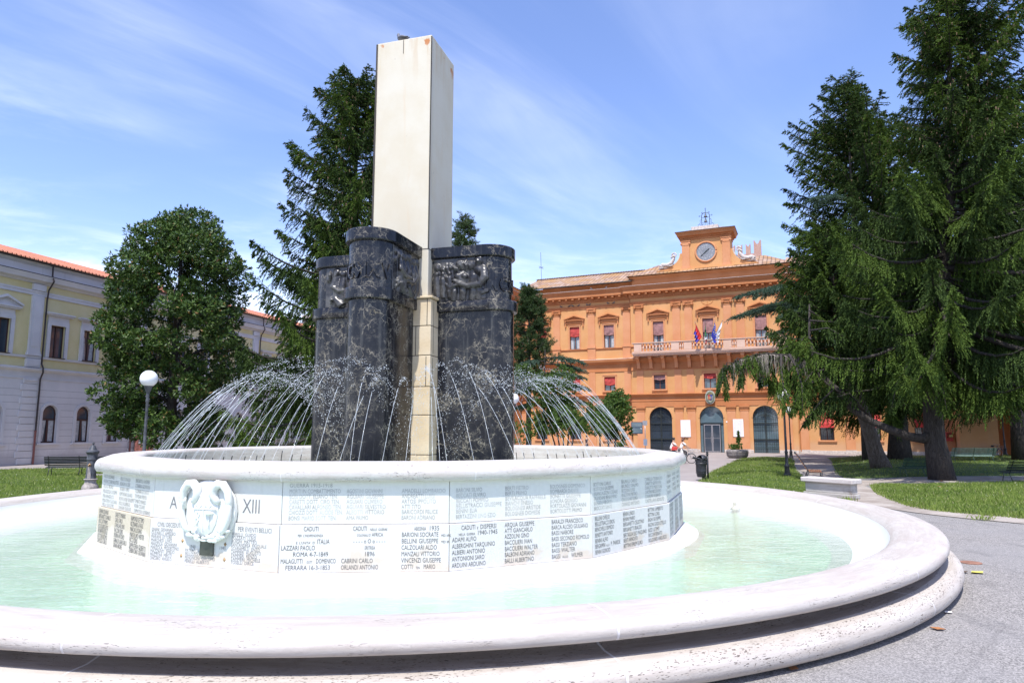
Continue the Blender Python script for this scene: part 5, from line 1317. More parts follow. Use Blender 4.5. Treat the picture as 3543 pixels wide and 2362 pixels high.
# the three ground-floor arches
def arch_fill(u, kind):
    y = .22; r = 1.16; zs = 3.50
    mb = MB(); mb.prism(arch_poly(u, r, 0.03, zs), y + .05, y + .06, 'y')
    if kind == 'door':
        p = MB()
        p.box(u - r, u + r, y - .03, y + .04, 2.88, 2.98)
        for x in (-.86, .86): p.box(u + x - .04, u + x + .04, y - .03, y + .04, .02, 2.88)
        d_ = p.build('door_frame', M['dark_metal'], th); mb.build('pane', M['pane_blue'], d_)
        for s in (-1, 1):
            q = MB(); x0, x1 = (u - .81, u - .01) if s < 0 else (u + .01, u + .81)
            q.box(x0, x0 + .07, y - .06, y - .0, .03, 2.85); q.box(x1 - .07, x1, y - .06, y, .03, 2.85); q.box(x0 + .07, x1 - .07, y - .06, y, 2.75, 2.85); q.box(x0 + .07, x1 - .07, y - .06, y, .03, .13); q.box(x0 + .07, x1 - .07, y - .05, y - .01, 1.42, 1.45)
            lf = q.build('door_leaf', M['steel'], d_)
            g = MB(); g.box(x0 + .06, x1 - .06, y - .035, y - .025, .1, 2.78); g.build('pane', M['pane'], lf) if False else g.build('door_pane', M['pane'], d_)
            h = MB(); h.tube([(u + s * .12, y - .12, 1.0), (u + s * .12, y - .12, 1.6)], .018, 6); h.build('handle', M['steel'], d_)
        g = MB(); g.prism([(u + .97 * math.cos(PI * k / 16), 3.02 + 0.0 + 1.12 * math.sin(PI * k / 16)) for k in range(17)], y - .0, y + .01, 'y'); g.build('fanlight', M['pane_blue'], d_)
        return
    p = MB()
    n = 11
    for k in range(n + 1):
        x = -r + 2 * r * k / n; top = zs + math.sqrt(max(0, r * r - x * x)) if False else zs
        p.box(u + x - .012, u + x + .012, y - .05, y - .03, .03, top)
    for z in (.05, .55, 1.30, 1.34, 2.30, 2.96, 3.30, 3.5): p.box(u - r, u + r, y - .03, y - .012, z - .016, z + .016)
    for k in range(1, 14): p.tube([(u, y - .04, zs + .12), (u + r * math.cos(PI * k / 14), y - .04, zs + r * math.sin(PI * k / 14))], .014, 4)
    for q in (.35, .62, .88): p.tube([(u + q * r * math.cos(PI * k / 18), y - .045, zs + q * r * math.sin(PI * k / 18)) for k in range(19)], .014, 4)
    for k in range(n):
        x = -r + 2 * r * (k + .5) / n
        for z in (.32, .92, 2.62): p.tube([(u + x + .07 * math.cos(t), y - .04, z + .16 * math.sin(t)) for t in np.linspace(0, 2 * PI, 9)], .010, 4)
    p.box(u - .05, u + .05, y - .07, y + .0, .03, zs + r - .02); p.box(u - r, u + r, y - .06, y + .0, 2.92, 3.0); p.box(u - r, u + r, y - .055, y + .0, 1.27, 1.38)
    gr = p.build('grille', M['dark_metal'], th); mb.build('pane', M['pane'] if kind == 'a' else M['pane_blue'], gr)
arch_fill(BAY_W[0], 'a'); arch_fill(BAY_W[1], 'door'); arch_fill(BAY_W[2], 'b')
mb = MB()
for u in BAY_W:
    for k in range(20):
        a0_, a1_ = PI * k / 20, PI * (k + 1) / 20
        mb.prism([(u - 1.19 * math.cos(a0_), 3.52 + 1.19 * math.sin(a0_)), (u - 1.30 * math.cos(a0_), 3.52 + 1.30 * math.sin(a0_)), (u - 1.30 * math.cos(a1_), 3.52 + 1.30 * math.sin(a1_)), (u - 1.19 * math.cos(a1_), 3.52 + 1.19 * math.sin(a1_))], -.04, .02, 'y')
mb.build('arch_moulding', M['orange'], th)

# balcony
bal = MB(); b0, b1, yb = -9.95, 5.45, -1.05
bal.sweep([(b0, 0), (b0, yb), (b1, yb), (b1, 0)], [(-.4, 10.06), (.02, 10.08), (.08, 10.16), (.08, 10.24), (.16, 10.30), (.18, 10.42), (-.4, 10.44)])
bal.add([(b0, 0, 10.43), (b1, 0, 10.43), (b1, yb, 10.43), (b0, yb, 10.43)], [(0, 1, 2, 3)]); bal.add([(b0, 0, 10.07), (b1, 0, 10.07), (b1, yb, 10.07), (b0, yb, 10.07)], [(3, 2, 1, 0)])
bo = bal.build('balcony', M['rosestone'], th)
mb = MB(); mb.sweep([(b0, 0), (b0, yb), (b1, yb), (b1, 0)], [(-.13, 11.38), (.10, 11.38), (.14, 11.43), (.14, 11.50), (-.13, 11.52), (-.13, 11.38)]); mb.build('handrail', M['rosestone'], bo)
mb = MB(); mb.sweep([(b0, 0), (b0, yb), (b1, yb), (b1, 0)], [(-.13, 10.44), (.10, 10.44), (.10, 10.56), (-.13, 10.58), (-.13, 10.44)]); mb.build('plinth', M['rosestone'], bo)
peds = [(-9.9, -9.05), (-5.95, -5.1), (-4.65, -3.8)]; peds = peds + [(mir(b_), mir(a_)) for a_, b_ in peds][::-1]
for a_, b_ in peds:
    mb = MB(); mb.box(a_ + .02, b_ - .02, yb - .08, yb + .12, 10.581, 11.379); mb.build('pedestal', M['rosestone'], bo)
bprof = [(.05, 0), (.09, .03), (.05, .07), (.04, .12), (.075, .20), (.105, .30), (.095, .42), (.055, .56), (.045, .64), (.075, .70), (.07, .76), (.085, .80)]
proto = None
gaps = [(peds[i][1], peds[i + 1][0]) for i in range(len(peds) - 1)]
for a_, b_ in gaps:
    n = max(2, int(round((b_ - a_) / .335)))
    for k in range(n):
        x = a_ + (k + .5) * (b_ - a_) / n
        if proto is None:
            mb = MB(); mb.lathe(bprof, 10); proto = mb.build('baluster', M['rosestone'], bo, loc=(x, yb + .015, 10.58), smooth=True)
        else:
            c = proto.copy(); col.objects.link(c); c.location = (x, yb + .015, 10.58)
for k in range(12):
    u = -9.62 + k * (14.75 / 11)
    mb = MB(); mb.prism([(0.0, 8.78), (0.0, 9.98), (-.95, 9.98), (-.95, 9.78), (-.62, 9.62), (-.42, 9.38), (-.34, 9.02), (-.26, 8.80)], u - .17, u + .17, 'x'); mb.box(u - .24, u + .24, -1.0, 0, 9.98, 10.062)
    mb.build('bracket', M['salmon'], bo, bevel=.01)
# bell and clock turret
mb = MB(); mb.box(-7.42, 2.92, .35, 1.6, 18.85, 19.36); mb.box(-7.5, 3.0, .28, 1.7, 19.36, 19.46); mb.box(-5.05, -3.45, .22, .4, 18.85, 19.42); mb.box(-1.05, .55, .22, .4, 18.85, 19.42)
tur = mb.build('clock_turret', M['orange'], th)
mb = MB(); mb.box(-4.75, .25, .45, 3.2, 19.46, 22.65)
mb.build('turret_wall', M['orange'], tur)
for u in (-4.35, -.15):
    mb = MB(); mb.box(u - .40, u + .40, .36, .452, 19.55, 22.0); mb.box(u - .5, u + .5, .30, .452, 19.46, 19.62); mb.box(u - .46, u + .46, .33, .452, 22.0, 22.42)
    for s in (-1, 1): mb.ball((u + s * .42, .36, 22.2), (.14, .10, .14), 8, 6)
    mb.box(u - .56, u + .56, .28, .452, 22.42, 22.52); mb.build('turret_pilaster', M['salmon'], tur, bevel=.01)
pth = [(-4.75, 3.2), (-4.75, .45), (.25, .45), (.25, 3.2)]
mb = MB(); mb.sweep(pth, [(.003, 22.55), (.06, 22.58), (.06, 22.76), (.14, 22.80), (.20, 22.92), (.42, 23.0), (.46, 23.2), (.56, 23.32), (.58, 23.40), (-.3, 23.42)]); run_teeth(mb, pth, .22, .11, .10, .20, 22.80, 22.93)
mb.build('turret_cornice', M['terra'], tur, autos=30)
mb = MB(); mb.sweep(pth, [(.40, 23.42), (.62, 23.40), (.62, 23.45), (.40, 23.47), (.40, 23.42)]); mb.build('turret_gutter', M['gutter'], tur)
roof('turret_roof', [[(-5.3, -.12, 23.43), (.8, -.12, 23.43), (-.6, 1.4, 23.95), (-3.9, 1.4, 23.95)], [(-5.3, -.12, 23.43), (-3.9, 1.4, 23.95), (-5.3, 3.7, 23.43)], [(.8, -.12, 23.43), (.8, 3.7, 23.43), (-.6, 1.4, 23.95)]], M['tile_old'], tur)
mb = MB(); mb.box(-3.72, -.9, .6, 2.0, 23.55, 24.06); mb.build('bell_plinth', M['base_stone'], tur, bevel=.02)
# clock
ck = MB(); ck.prism([(-2.25 + 1.0 * math.cos(2 * PI * k / 40), 21.12 + 1.0 * math.sin(2 * PI * k / 40)) for k in range(40)], .405, .447, 'y')
cko = ck.build('clock', M['clock'], th)
mb = MB(); pts_ = [(-2.25 + 1.06 * math.cos(2 * PI * k / 40), .41, 21.12 + 1.06 * math.sin(2 * PI * k / 40)) for k in range(41)]; mb.tube(pts_, .10, 8); mb.build('clock_ring', M['salmon'], cko, smooth=True)
mb = MB()
for k in range(12):
    a_ = 2 * PI * k / 12 + PI / 12
    c_, s_ = math.cos(a_), math.sin(a_)
    m3 = Matrix(((c_, 0, -s_), (0, 1, 0), (s_, 0, c_))); mb.obox((-2.25 + .70 * c_, .402, 21.12 + .70 * s_), (.25, .004, .010), m3)
mb.tube([(-2.25 + .42 * math.cos(2 * PI * k / 30), .402, 21.12 + .42 * math.sin(2 * PI * k / 30)) for k in range(31)], .012, 4)
NUM = ['XII', 'I', 'II', 'III', 'IIII', 'V', 'VI', 'VII', 'VIII', 'IX', 'X', 'XI']
for k, t_ in enumerate(NUM):
    a_ = PI / 2 - 2 * PI * k / 12; v, f, wd = glyph_line(t_); sz = .20 / .69; rot = a_ - PI / 2
    V_ = []
    for q in v:
        x_, z_ = (q[0] - wd / 2) * sz * .72, (q[1] - .345) * sz
        V_.append((-2.25 + .70 * math.cos(a_) + x_ * math.cos(rot) - z_ * math.sin(rot), .3995, 21.12 + .70 * math.sin(a_) + x_ * math.sin(rot) + z_ * math.cos(rot)))
    mb.add(V_, f)
mb.build('dial_marks', M['clock_line'], cko)
for nm, an_, ln_, wd_ in (('hour_hand', R(39), .50, .07), ('minute_hand', R(221), .78, .05)):
    c_, s_ = math.cos(an_), math.sin(an_); n_ = (-s_, c_); y_ = .39 if nm[0] == 'h' else .38
    V_ = [(-.18, 0), (0, wd_), (ln_ * .6, wd_ * .55), (ln_ * .75, wd_ * 1.3), (ln_, 0), (ln_ * .75, -wd_ * 1.3), (ln_ * .6, -wd_ * .55), (0, -wd_)]
    mb = MB(); mb.prism([(-2.25 + p[0] * c_ + p[1] * n_[0], 21.12 + p[0] * s_ + p[1] * n_[1]) for p in V_], y_, y_ + .008, 'y'); mb.build(nm, M['dark_metal'], cko)
# sweeping side volutes with reclining rams
for s in (-1, 1):
    ub = -4.75 if s < 0 else .25
    def U(x): return ub + s * x
    out_ = [(U(0), 19.47), (U(0), 21.25), (U(.28), 21.25)] + [(U(.28 + 1.75 * math.sin(R(a_))), 19.66 + 1.55 * (1 - math.sin(R(a_))) ** .9 if False else 21.25 - 1.52 * (1 - math.cos(R(a_)))) for a_ in range(0, 91, 10)][1:]
    out_ = [(U(0), 19.47), (U(0), 21.22)] + [(U(.22 + 2.0 * (1 - math.cos(R(a_))) ** 1.0), 21.2 - 1.55 * math.sin(R(a_))) for a_ in range(0, 91, 9)] + [(U(2.5), 19.62), (U(2.5), 19.47)]
    if s > 0: out_ = out_[::-1]
    mb = MB(); mb.prism(out_, .50, 1.0, 'y'); mb.build('volute', M['orange'], tur)
    mb = MB(); cp = [(U(.22 + 2.0 * (1 - math.cos(R(a_)))), .68, 21.24 - 1.55 * math.sin(R(a_))) for a_ in range(0, 91, 6)] + [(U(2.55), .68, 19.68)]
    mb.tube(cp, .11, 8); mb.build('volute_capping', M['base_stone'], tur, smooth=True)
    mb = MB()
    mb.tube([(U(2.45), .55, 19.98), (U(2.1), .5, 20.10), (U(1.6), .5, 20.05), (U(1.2), .5, 20.22), (U(.95), .5, 20.62), (U(.85), .5, 20.95)], [.14, .24, .22, .22, .18, .13], 10)
    mb.ball((U(.90), .46, 21.02), (.17, .15, .16), 10, 8); mb.tube([(U(.95), .4, 21.0), (U(1.12), .36, 20.86), (U(1.2), .36, 20.74)], [.10, .09, .05], 8)
    n = 16; mb.tube([(U(.80 + (.30 - .014 * k) * math.cos(k * .42)), .40 - .006 * k, 21.05 + (.30 - .014 * k) * math.sin(k * .42)) for k in range(n)], [.085 - .003 * k for k in range(n)], 8)
    mb.tube([(U(1.5), .40, 19.95), (U(1.2), .36, 19.92), (U(.98), .36, 20.05)], [.10, .07, .05], 7); mb.tube([(U(2.3), .40, 19.95), (U(2.0), .34, 19.80), (U(2.5), .36, 19.76)], [.13, .09, .06], 7)
    mb.build('ram_statue', M['base_stone'], tur, smooth=True)
# bell frame
bf = MB(); zc_ = 24.06; u0 = -2.25; y0 = 1.3
for s in (-1, 1):
    bf.tube([(u0 + s * .42, y0, zc_), (u0 + s * .42, y0, 25.35), (u0 + s * .36, y0, 25.55), (u0 + s * .18, y0, 25.66), (u0, y0, 25.68)], .035, 6)
    for (cx_, cz_, r_, a0_, tr) in ((.66, .24, .20, -90, 420), (.26, .22, .17, -90, 380), (.64, 1.28, .09, 200, -360), (.36, 1.62, .09, 180, -330)):
        bf.tube([(u0 + s * (cx_ + r_ * (1 - .6 * k / 18) * math.cos(R(a0_ + tr * k / 18))), y0, zc_ + cz_ + r_ * (1 - .6 * k / 18) * math.sin(R(a0_ + tr * k / 18))) for k in range(19)], .020, 5)
    bf.tube([(u0 + s * .42, y0, 25.0), (u0 + s * .60, y0, 24.85), (u0 + s * .56, y0, 24.6), (u0 + s * .70, y0, 24.42)], .02, 5)
bf.tube([(u0, y0, zc_), (u0, y0, 24.45)], .025, 6); bf.tube([(u0 - .42, y0, 24.55), (u0 + .42, y0, 24.55)], .02, 5); bf.tube([(u0 - .42, y0, 25.15), (u0 + .42, y0, 25.15)], .022, 5)
bf.tube([(u0, y0, 25.68), (u0, y0, 26.3)], [.03, .012], 6); bf.ball((u0, y0, 25.95), .05, 8, 6); bf.tube([(u0 - .10, y0, 26.12), (u0 + .10, y0, 26.12)], .015, 5)
bfo = bf.build('bell_frame', M['iron'], th)
bp_ = [(.001, .36), (.06, .36), (.09, .31), (.105, .18), (.14, .08), (.20, .02), (.21, 0), (.19, 0)]
for zb in (25.20, 24.66):
    mb = MB(); mb.lathe(bp_, 16, (u0, y0, zb)); mb.ball((u0, y0, zb - .03), .05, 8, 6); mb.tube([(u0, y0, zb + .34), (u0, y0, zb + .46)], .03, 6); mb.build('bell', M['iron_grey'], bfo, smooth=True)
# coat of arms above the door
mb = MB(); o_ = [(AX + .50 * math.cos(2 * PI * k / 24), 5.62 + .74 * math.sin(2 * PI * k / 24) * (1 + .05 * math.cos(4 * PI * k / 24))) for k in range(24)]
mb.prism(o_, -.42, -.34, 'y')
ca = mb.build('coat_of_arms', plain('enamel_grey_green', (0.36, 0.36, 0.30), .5, var=.3), th)
mb = MB(); mb.tube([(AX + .36 * math.cos(2 * PI * k / 24), -.43, 5.60 + .52 * math.sin(2 * PI * k / 24)) for k in range(25)], .07, 7)
for i in range(26): mb.ball((AX + .38 * math.cos(i * .7), -.47, 5.58 + .5 * math.sin(i * .7)), (.05, .03, .07), 6, 4)
mb.build('wreath', plain('enamel_green', (0.16, 0.19, 0.13), .5, var=.4), ca)
def shp(x0, x1, m_):
    mb = MB(); pts_ = [(x0, 5.40 if x0 < 0 else 5.34), (x1, 5.34 if x0 < 0 else 5.40), (x1, 5.84), (x0, 5.84)]; mb.prism([(AX + p[0], p[1]) for p in pts_], -.47, -.425, 'y'); mb.build('shield', m_, ca)
shp(-.22, -.002, M['blind_red']); shp(.002, .22, plain('enamel_blue', (0.04, 0.06, 0.28), .4))
mb = MB(); mb.box(AX - .12, AX - .05, -.49, -.471, 5.42, 5.70); mb.box(AX + .05, AX + .12, -.49, -.471, 5.42, 5.70); mb.build('charges', plain('enamel_gold', (0.50, 0.36, 0.10), .4), ca)
mb = MB(); mb.box(AX - .20, AX + .20, -.48, -.425, 5.93, 6.0)
for k in range(5): mb.box(AX - .20 + .09 * k, AX - .16 + .09 * k, -.48, -.425, 6.0, 6.12)
mb.build('crown', plain('enamel_gold_dark', (0.32, 0.24, 0.10), .5), ca)
mb = MB(); mb.box(5.93 + .02 - 6.9 + 0.0, -.72, -.02, .01, 2.68, 2.86) if False else None
mb.box(-.83, -.66, -.03, -.002, 3.03, 3.17); mb.build('number_plate', M['white_sign'], th)
mb = MB(); mb.tube([(AX + .62 * math.cos(a_), -.012, 15.85 + .52 * math.sin(a_)) for a_ in np.linspace(-PI, 0, 14)], .02, 4); mb.tube([(AX, -.012, 15.84), (AX, -.012, 15.34)], .015, 4); mb.build('sundial', M['terra'], th)
# chimney-side aerial
mb = MB(); mb.tube([(-22.6, 4.6, 20.4), (-22.7, 4.6, 24.2)], .025, 5)
for k in range(4): mb.tube([(-22.95, 4.6, 22.2 + .1 * k), (-22.35, 4.6, 22.2 - .1 * k + .15)], .014, 4)
tag(mb.build('roof_aerial', M['iron_grey'], loc=FO, rz=R(-23.4)), 'thin pole aerial standing on the tiled roof end above the pine', 'aerial')

def on_th(u, y, z):
    c_, s_ = math.cos(R(-23.4)), math.sin(R(-23.4)); return Vector((FO[0] + u * c_ - y * s_, FO[1] + u * s_ + y * c_, z))
RZT = R(-23.4)
# boards, flags, pigeons: things of their own
def board(name, u, z0, z1, w, lines, label, mat=None, cat='notice board'):
    t = thing(name, label, cat, on_th(u, -.105, z0), RZT, None)
    mb = MB(); mb.box(-w / 2, w / 2, -.05, 0, 0, z1 - z0); mb.build('board', mat or M['white_sign'], t, bevel=.006)
    mb = MB()
    for sx in (-1, 1):
        for zz in (.04, z1 - z0 - .04): mb.ball((sx * (w / 2 + .01), -.05, zz), .03, 6, 4)
    mb.build('fixing', M['steel'], t)
    if lines: text_mesh(lines).build('inscription', M['ink_pale'], t, loc=(0, -.0525, 0))
    return t
H_ = 1.75
l1 = [('LA CITTA DI', 0, 1.42, .045, .30, 'c'), ('AI SUOI CADUTI', 0, 1.24, .045, .40, 'c')] + [(s_, 0, 1.10 - .105 * i, .032, w_, 'c') for i, (s_, w_) in enumerate((('NEL RICORDO', .5), ('DI QUANTI', .42), ('LOTTARONO PER', .66), ('LA LIBERTA', .52), ('E LA PACE', .46), ('DEL POPOLO', .55), ('ITALIANO', .6), ('IL COMUNE POSE', .74), ('25 APRILE', .5)))]
board('memorial_board', -4.87, 1.56, 3.30, 1.0, l1, 'white inscribed board on the orange wall between barred arch and glass door', cat='plaque')
l2 = [('MEDAGLIA D ARGENTO', 0, 1.60, .05, .80, 'c')] + [(s_, x_, 1.48 - .088 * i, .030, .24, 'l') for i in range(15) for x_, s_ in ((-.42, 'ROSSI ANTONIO'), (-.12, 'BIANCHI CARLO'), (.17, 'FERRI GINO'))]
board('memorial_board', .36, 1.60, 3.36, 1.0, l2, 'white board with columns of small names, right of the glass door', cat='plaque')
mb = MB(); mb.box(-.62, .62, -.10, 0, 0, 1.24); t = thing('display_case', 'dark blue glazed display case on the corner of the orange wall', 'display case', on_th(-10.0, -.01, 1.88), RZT); mb.build('case', M['sign_blue'], t, bevel=.02)
mb = MB(); mb.box(-.56, .56, -.106, -.1005, .08, .62); mb.box(-.56, .56, -.106, -.1005, .70, 1.16); mb.build('pane', M['pane_blue'], t); mb = MB(); mb.box(.42, .5, -.112, -.107, .5, .6); mb.build('notice', M['white_sign'], t)
# ------------------------------------------------------------------ flags on the balcony
def flag(u, lean, cols_, label, hang, star=False):
    base = on_th(u * .5 + AX * .5, -1.12, 10.62)
    t = thing('flag', label, 'flag', base, RZT, 'flags on the balcony')
    tip = Vector((lean * 2.6, -1.15, 2.55))
    mb = MB(); mb.tube([(0, 0, 0), tip], [.025, .018], 6); mb.ball(tip, .045, 8, 6); mb.build('flagpole', M['steel'], t)
    # cloth hangs from the upper half of the pole in folds
    n, m = 12, 9; per = len(cols_)
    def P(i, j):      # i along pole from tip, j down the cloth
        s = .97 - .52 * (i / n); p = tip * s
        drop = 2.0 * (j / m); gather = 1 - .80 * (j / m)
        p0 = tip * .97
        q = p0 + (p - p0) * gather
        return Vector((q.x + .10 * math.sin(i * 1.7 + j * .5) * (j / m) + hang * (j / m) ** 1.5 * .5, q.y + .09 * math.cos(i * 1.9 + j * .4) * (j / m), q.z - drop * (.55 + .45 * (i / n))))
    for c in range(per):
        i0, i1 = round(n * c / per), round(n * (c + 1) / per)
        j0, j1 = 0, m
        if len(cols_) == 2: i0, i1 = 0, n; j0, j1 = (0, 5) if c == 0 else (5, m)
        mb = MB(); w_ = i1 - i0; v = [tuple(P(i, j)) for i in range(i0, i1 + 1) for j in range(j0, j1 + 1)]; h_ = j1 - j0 + 1
        mb.add(v, [(a * h_ + b, (a + 1) * h_ + b, (a + 1) * h_ + b + 1, a * h_ + b + 1) for a in range(w_) for b in range(h_ - 1)])
        mb.build('cloth', cols_[c], t, smooth=True)
    if star:
        mb = MB(); rr = random.Random(4)
        for k in range(7):
            p = P(2 + k % 5, 1 + k); mb.ball((p.x, p.y - .05, p.z), (.05, .015, .05), 5, 4)
        mb.build('star', plain('star_gold', (0.75, 0.65, 0.15), .6), t)
fr = plain('flag_red', (0.62, 0.035, 0.035), .8, var=.15); fb = plain('flag_blue', (0.035, 0.055, 0.42), .8, var=.2); fg = plain('flag_green', (0.02, 0.14, 0.05), .8); fw = plain('flag_white', (0.74, 0.74, 0.76), .8, var=.05); fv = plain('flag_violet_blue', (0.09, 0.07, 0.45), .8, var=.2)
flag(AX - .1, -.36, [fr, fv], 'red and blue flag hanging leftmost from the balcony poles', -.25)
flag(AX, .0, [fg, fw, fr], 'green white and red tricolour flag hanging from the middle balcony pole', .0)
flag(AX + .1, .36, [fb], 'blue starred flag hanging beside the tricolour on the balcony', .15, True)
flag(AX + .2, .62, [fw], 'white flag hanging from the most slanted balcony pole', -.65)

# pigeons
def pigeon(loc, rz, label, group, s=1.0):
    t = thing('pigeon', label, 'pigeon', loc, rz, group)
    mb = MB(); mb.tube([(-.17 * s, 0, .06 * s), (-.08 * s, 0, .09 * s), (0, 0, .115 * s), (.07 * s, 0, .15 * s), (.10 * s, 0, .20 * s), (.115 * s, 0, .235 * s)], [.015 * s, .05 * s, .07 * s, .058 * s, .036 * s, .03 * s], 10)
    mb.ball((.118 * s, 0, .245 * s), (.034 * s, .03 * s, .032 * s), 8, 6); mb.tube([(.145 * s, 0, .243 * s), (.175 * s, 0, .236 * s)], [.009 * s, .003 * s], 5)
    mb.build('body', M['pigeon'], t, smooth=True)
    mb = MB()
    for q in (-1, 1): mb.tube([(-.24 * s, q * .02 * s, .05 * s), (-.05 * s, q * .062 * s, .10 * s), (.06 * s, q * .05 * s, .13 * s)], [.01 * s, .03 * s, .02 * s], 6)
    mb.build('wing', M['iron_grey'], t, smooth=True)
    mb = MB()
    for q in (-1, 1): mb.tube([(.01 * s, q * .025 * s, .06 * s), (.02 * s, q * .028 * s, 0)], .006 * s, 4)
    mb.build('leg', M['blind_red'], t)
pigeon((-2.72, 15.75, 11.735), 2.4, 'grey pigeon sitting on top of the tall cream obelisk', None, 1.15)
pigeon((-4.15, 16.95, 6.497), .4, 'dark pigeon standing on the cap of the rear left black pylon', None, .9)
for i, u in enumerate((-18.58, -17.56, -17.18, -16.46, -15.43, -15.15, -13.03, -12.38)):
    p = on_th(u, YW - .06, 16.205); pigeon(p, RZT + (0 if i % 2 else PI), 'small dark pigeon perched on the orange ledge under the town hall cornice', 'pigeons on the town hall ledge', .95)
for i, u in enumerate((-22.6, -21.3, -14.77, -13.1)):
    p = on_th(u, YW - .55, 17.93 - .03); pigeon(p, RZT + (0 if i % 2 else PI), 'small dark pigeon sitting on top of the town hall main cornice', 'pigeons on the main cornice', .9)

# ------------------------------------------------------------------ brick castle tower behind
ct = thing('castle_tower', 'red brick tower with swallowtail battlements rising behind the town hall roof', 'tower', on_th(0, 26, 0), RZT)
mb = MB(); mb.box(-4.6, 2.05, 0, 7, 0, 26.0); mb.box(-4.7, 2.15, -.12, 7.1, 26.0, 26.22); mb.box(-4.6, 2.05, 0, 7, 26.22, 26.3); mb.build('tower_wall', M['brick'], ct)
def merlon(x0, x1, z0, z1):
    c = (x0 + x1) / 2; h = (x1 - x0)
    mb = MB(); mb.prism([(x0, z0), (x1, z0), (x1, z1), (x1 - h * .14, z1 - .03), (c + h * .10, z1 - h * .52), (c, z1 - h * .56), (c - h * .10, z1 - h * .52), (x0 + h * .14, z1 - .03), (x0, z1)], .05, .55, 'y'); mb.build('merlon', M['brick'], ct)
for x0 in (-4.3, -3.2, -2.13, -1.12, -.02): merlon(x0, x0 + .64, 26.78, 28.2)
merlon(1.05, 2.03, 26.78, 28.62)
mb = MB(); mb.box(-4.58, 2.03, .05, .55, 26.301, 26.779); mb.build('parapet', M['brick'], ct)

# ------------------------------------------------------------------ yellow and grey building on the left
LO = (-32.352, 43.791, 0.0); RZL = R(74.1)
lb = thing('old_building', 'long yellow and grey two storey building with red tiled roof', 'building', LO, RZL)
U0, U1 = -9.0, 46.0
aw = [-2.0 - .75 * 0 + 0] ; ARW = [.0]
ARW = [-3.35, -.75, 3.12, 5.72, 8.32, 12.3, 14.9, 17.5, 20.1, 22.7, 26.6, 29.2, 31.8, 34.4]
UPW = [-3.35, -.75, 3.18, 5.77, 8.36, 12.3, 14.9, 17.5, 20.1, 22.7, 26.6, 29.2, 31.8, 34.4]
mb = MB(); wall(mb, U0, U1, 0, 6.2, [(u - .56, u + .56, 1.42, 3.96, True) for u in ARW], 0, .28); mb.add([(U1, 0, 0), (U1, 12, 0), (U1, 12, 13.3), (U1, 0, 13.3)], [(0, 1, 2, 3)])
gw = mb.build('ground_floor_wall', M['grey_pl'], lb)
mb = MB()
for z in np.arange(.55, 5.2, .44):
    us = [U0]
    for u in ARW:
        hw = .80 if z < 3.4 else (math.sqrt(max(0, .82 ** 2 - (z - 3.4) ** 2)) if z < 4.22 else 0)
        if hw > 0 and z > 1.25: us += [u - hw, u + hw]
    us.append(U1)
    for i in range(0, len(us), 2): mb.box(us[i], us[i + 1], -.004, .01, z - .012, z + .012)
mb.build('rustication_joint', plain('joint_shadow_grey', (0.30, 0.29, 0.30), .9), gw)
mb = MB(); wall(mb, U0, U1, 6.2, 12.3, [rect(u, 1.12, 7.18, 9.42) for u in UPW], .03, .26); mb.build('upper_wall', M['yellow'], lb)
mb = MB(); mb.box(U0, U1, .8, .9, 0, 12); mb.box(U0, U1, .75, 3, 5.2, 5.3); mb.build('inner_rooms', bpy.data.materials['inner_dark'], lb)
def lmould(name, prof, mat, y=0.0, ua=U0, ub=U1):
    mb = MB(); mb.sweep([(ua, y), (ub, y)], prof); return mb.build(name, mat, lb, autos=30)
lmould('string_course', [(.003, 5.62), (.05, 5.64), (.05, 5.72), (.02, 5.74), (.02, 6.10), (.12, 6.16), (.22, 6.24), (.24, 6.34), (.003, 6.42)], M['grey_trim'])
lmould('sill_band', [(-.02, 7.0), (.07, 7.02), (.10, 7.10), (.10, 7.16), (-.02, 7.18)], M['grey_trim'])
lmould('architrave', [(-.02, 11.22), (.05, 11.24), (.05, 11.42), (.09, 11.45), (.09, 11.56), (-.02, 11.58)], M['grey_trim'])
lmould('cornice', [(-.02, 12.02), (.06, 12.05), (.12, 12.16), (.40, 12.24), (.44, 12.40), (.52, 12.50), (.54, 12.56), (-.02, 12.60)], M['grey_trim'])
lmould('attic_band', [(-.02, 12.60), (.10, 12.62), (.10, 13.16), (.16, 13.20), (.30, 13.30), (.34, 13.40), (-.3, 13.42)], M['grey_trim'])
mb = MB(); mb.sweep([(U0, 0), (U1, 0)], [(.36, 13.38), (.50, 13.38), (.52, 13.50), (.36, 13.52), (.36, 13.38)]); mb.build('gutter', M['gutter'], lb)
mb = MB(); mb.sweep([(U0, 0), (U1, 0)], [(.50, 12.565), (.555, 12.565), (.555, 12.61), (.50, 12.62), (.50, 12.565)]); mb.build('lead_flashing', M['gutter'], lb)
lr = roof('roof', [[(U0, -.55, 13.5), (U1, -.55, 13.5), (U1, 5.5, 15.55), (U0, 5.5, 15.55)], [(U0, 5.5, 15.55), (U1, 5.5, 15.55), (U1, 12, 13.3), (U0, 12, 13.3)]], M['tile_red'], lb)
mb = MB()
for i in range(int((U1 - U0) / .30)): mb.lathe([(.085, -.10), (.10, .02)], 8, (0, 0, 0), a0=0, a1=PI); n = 9 * 2; V_ = mb.v[-n:]; mb.v[-n:] = [(U0 + .15 + .30 * i + q[0], -.56 + q[2] * 1.0, 13.47 + q[1]) for q in V_]
mb.build('eave_tiles', M['tile_red'], lr)
PL = [1.50, 10.45, 24.7, -8.0]
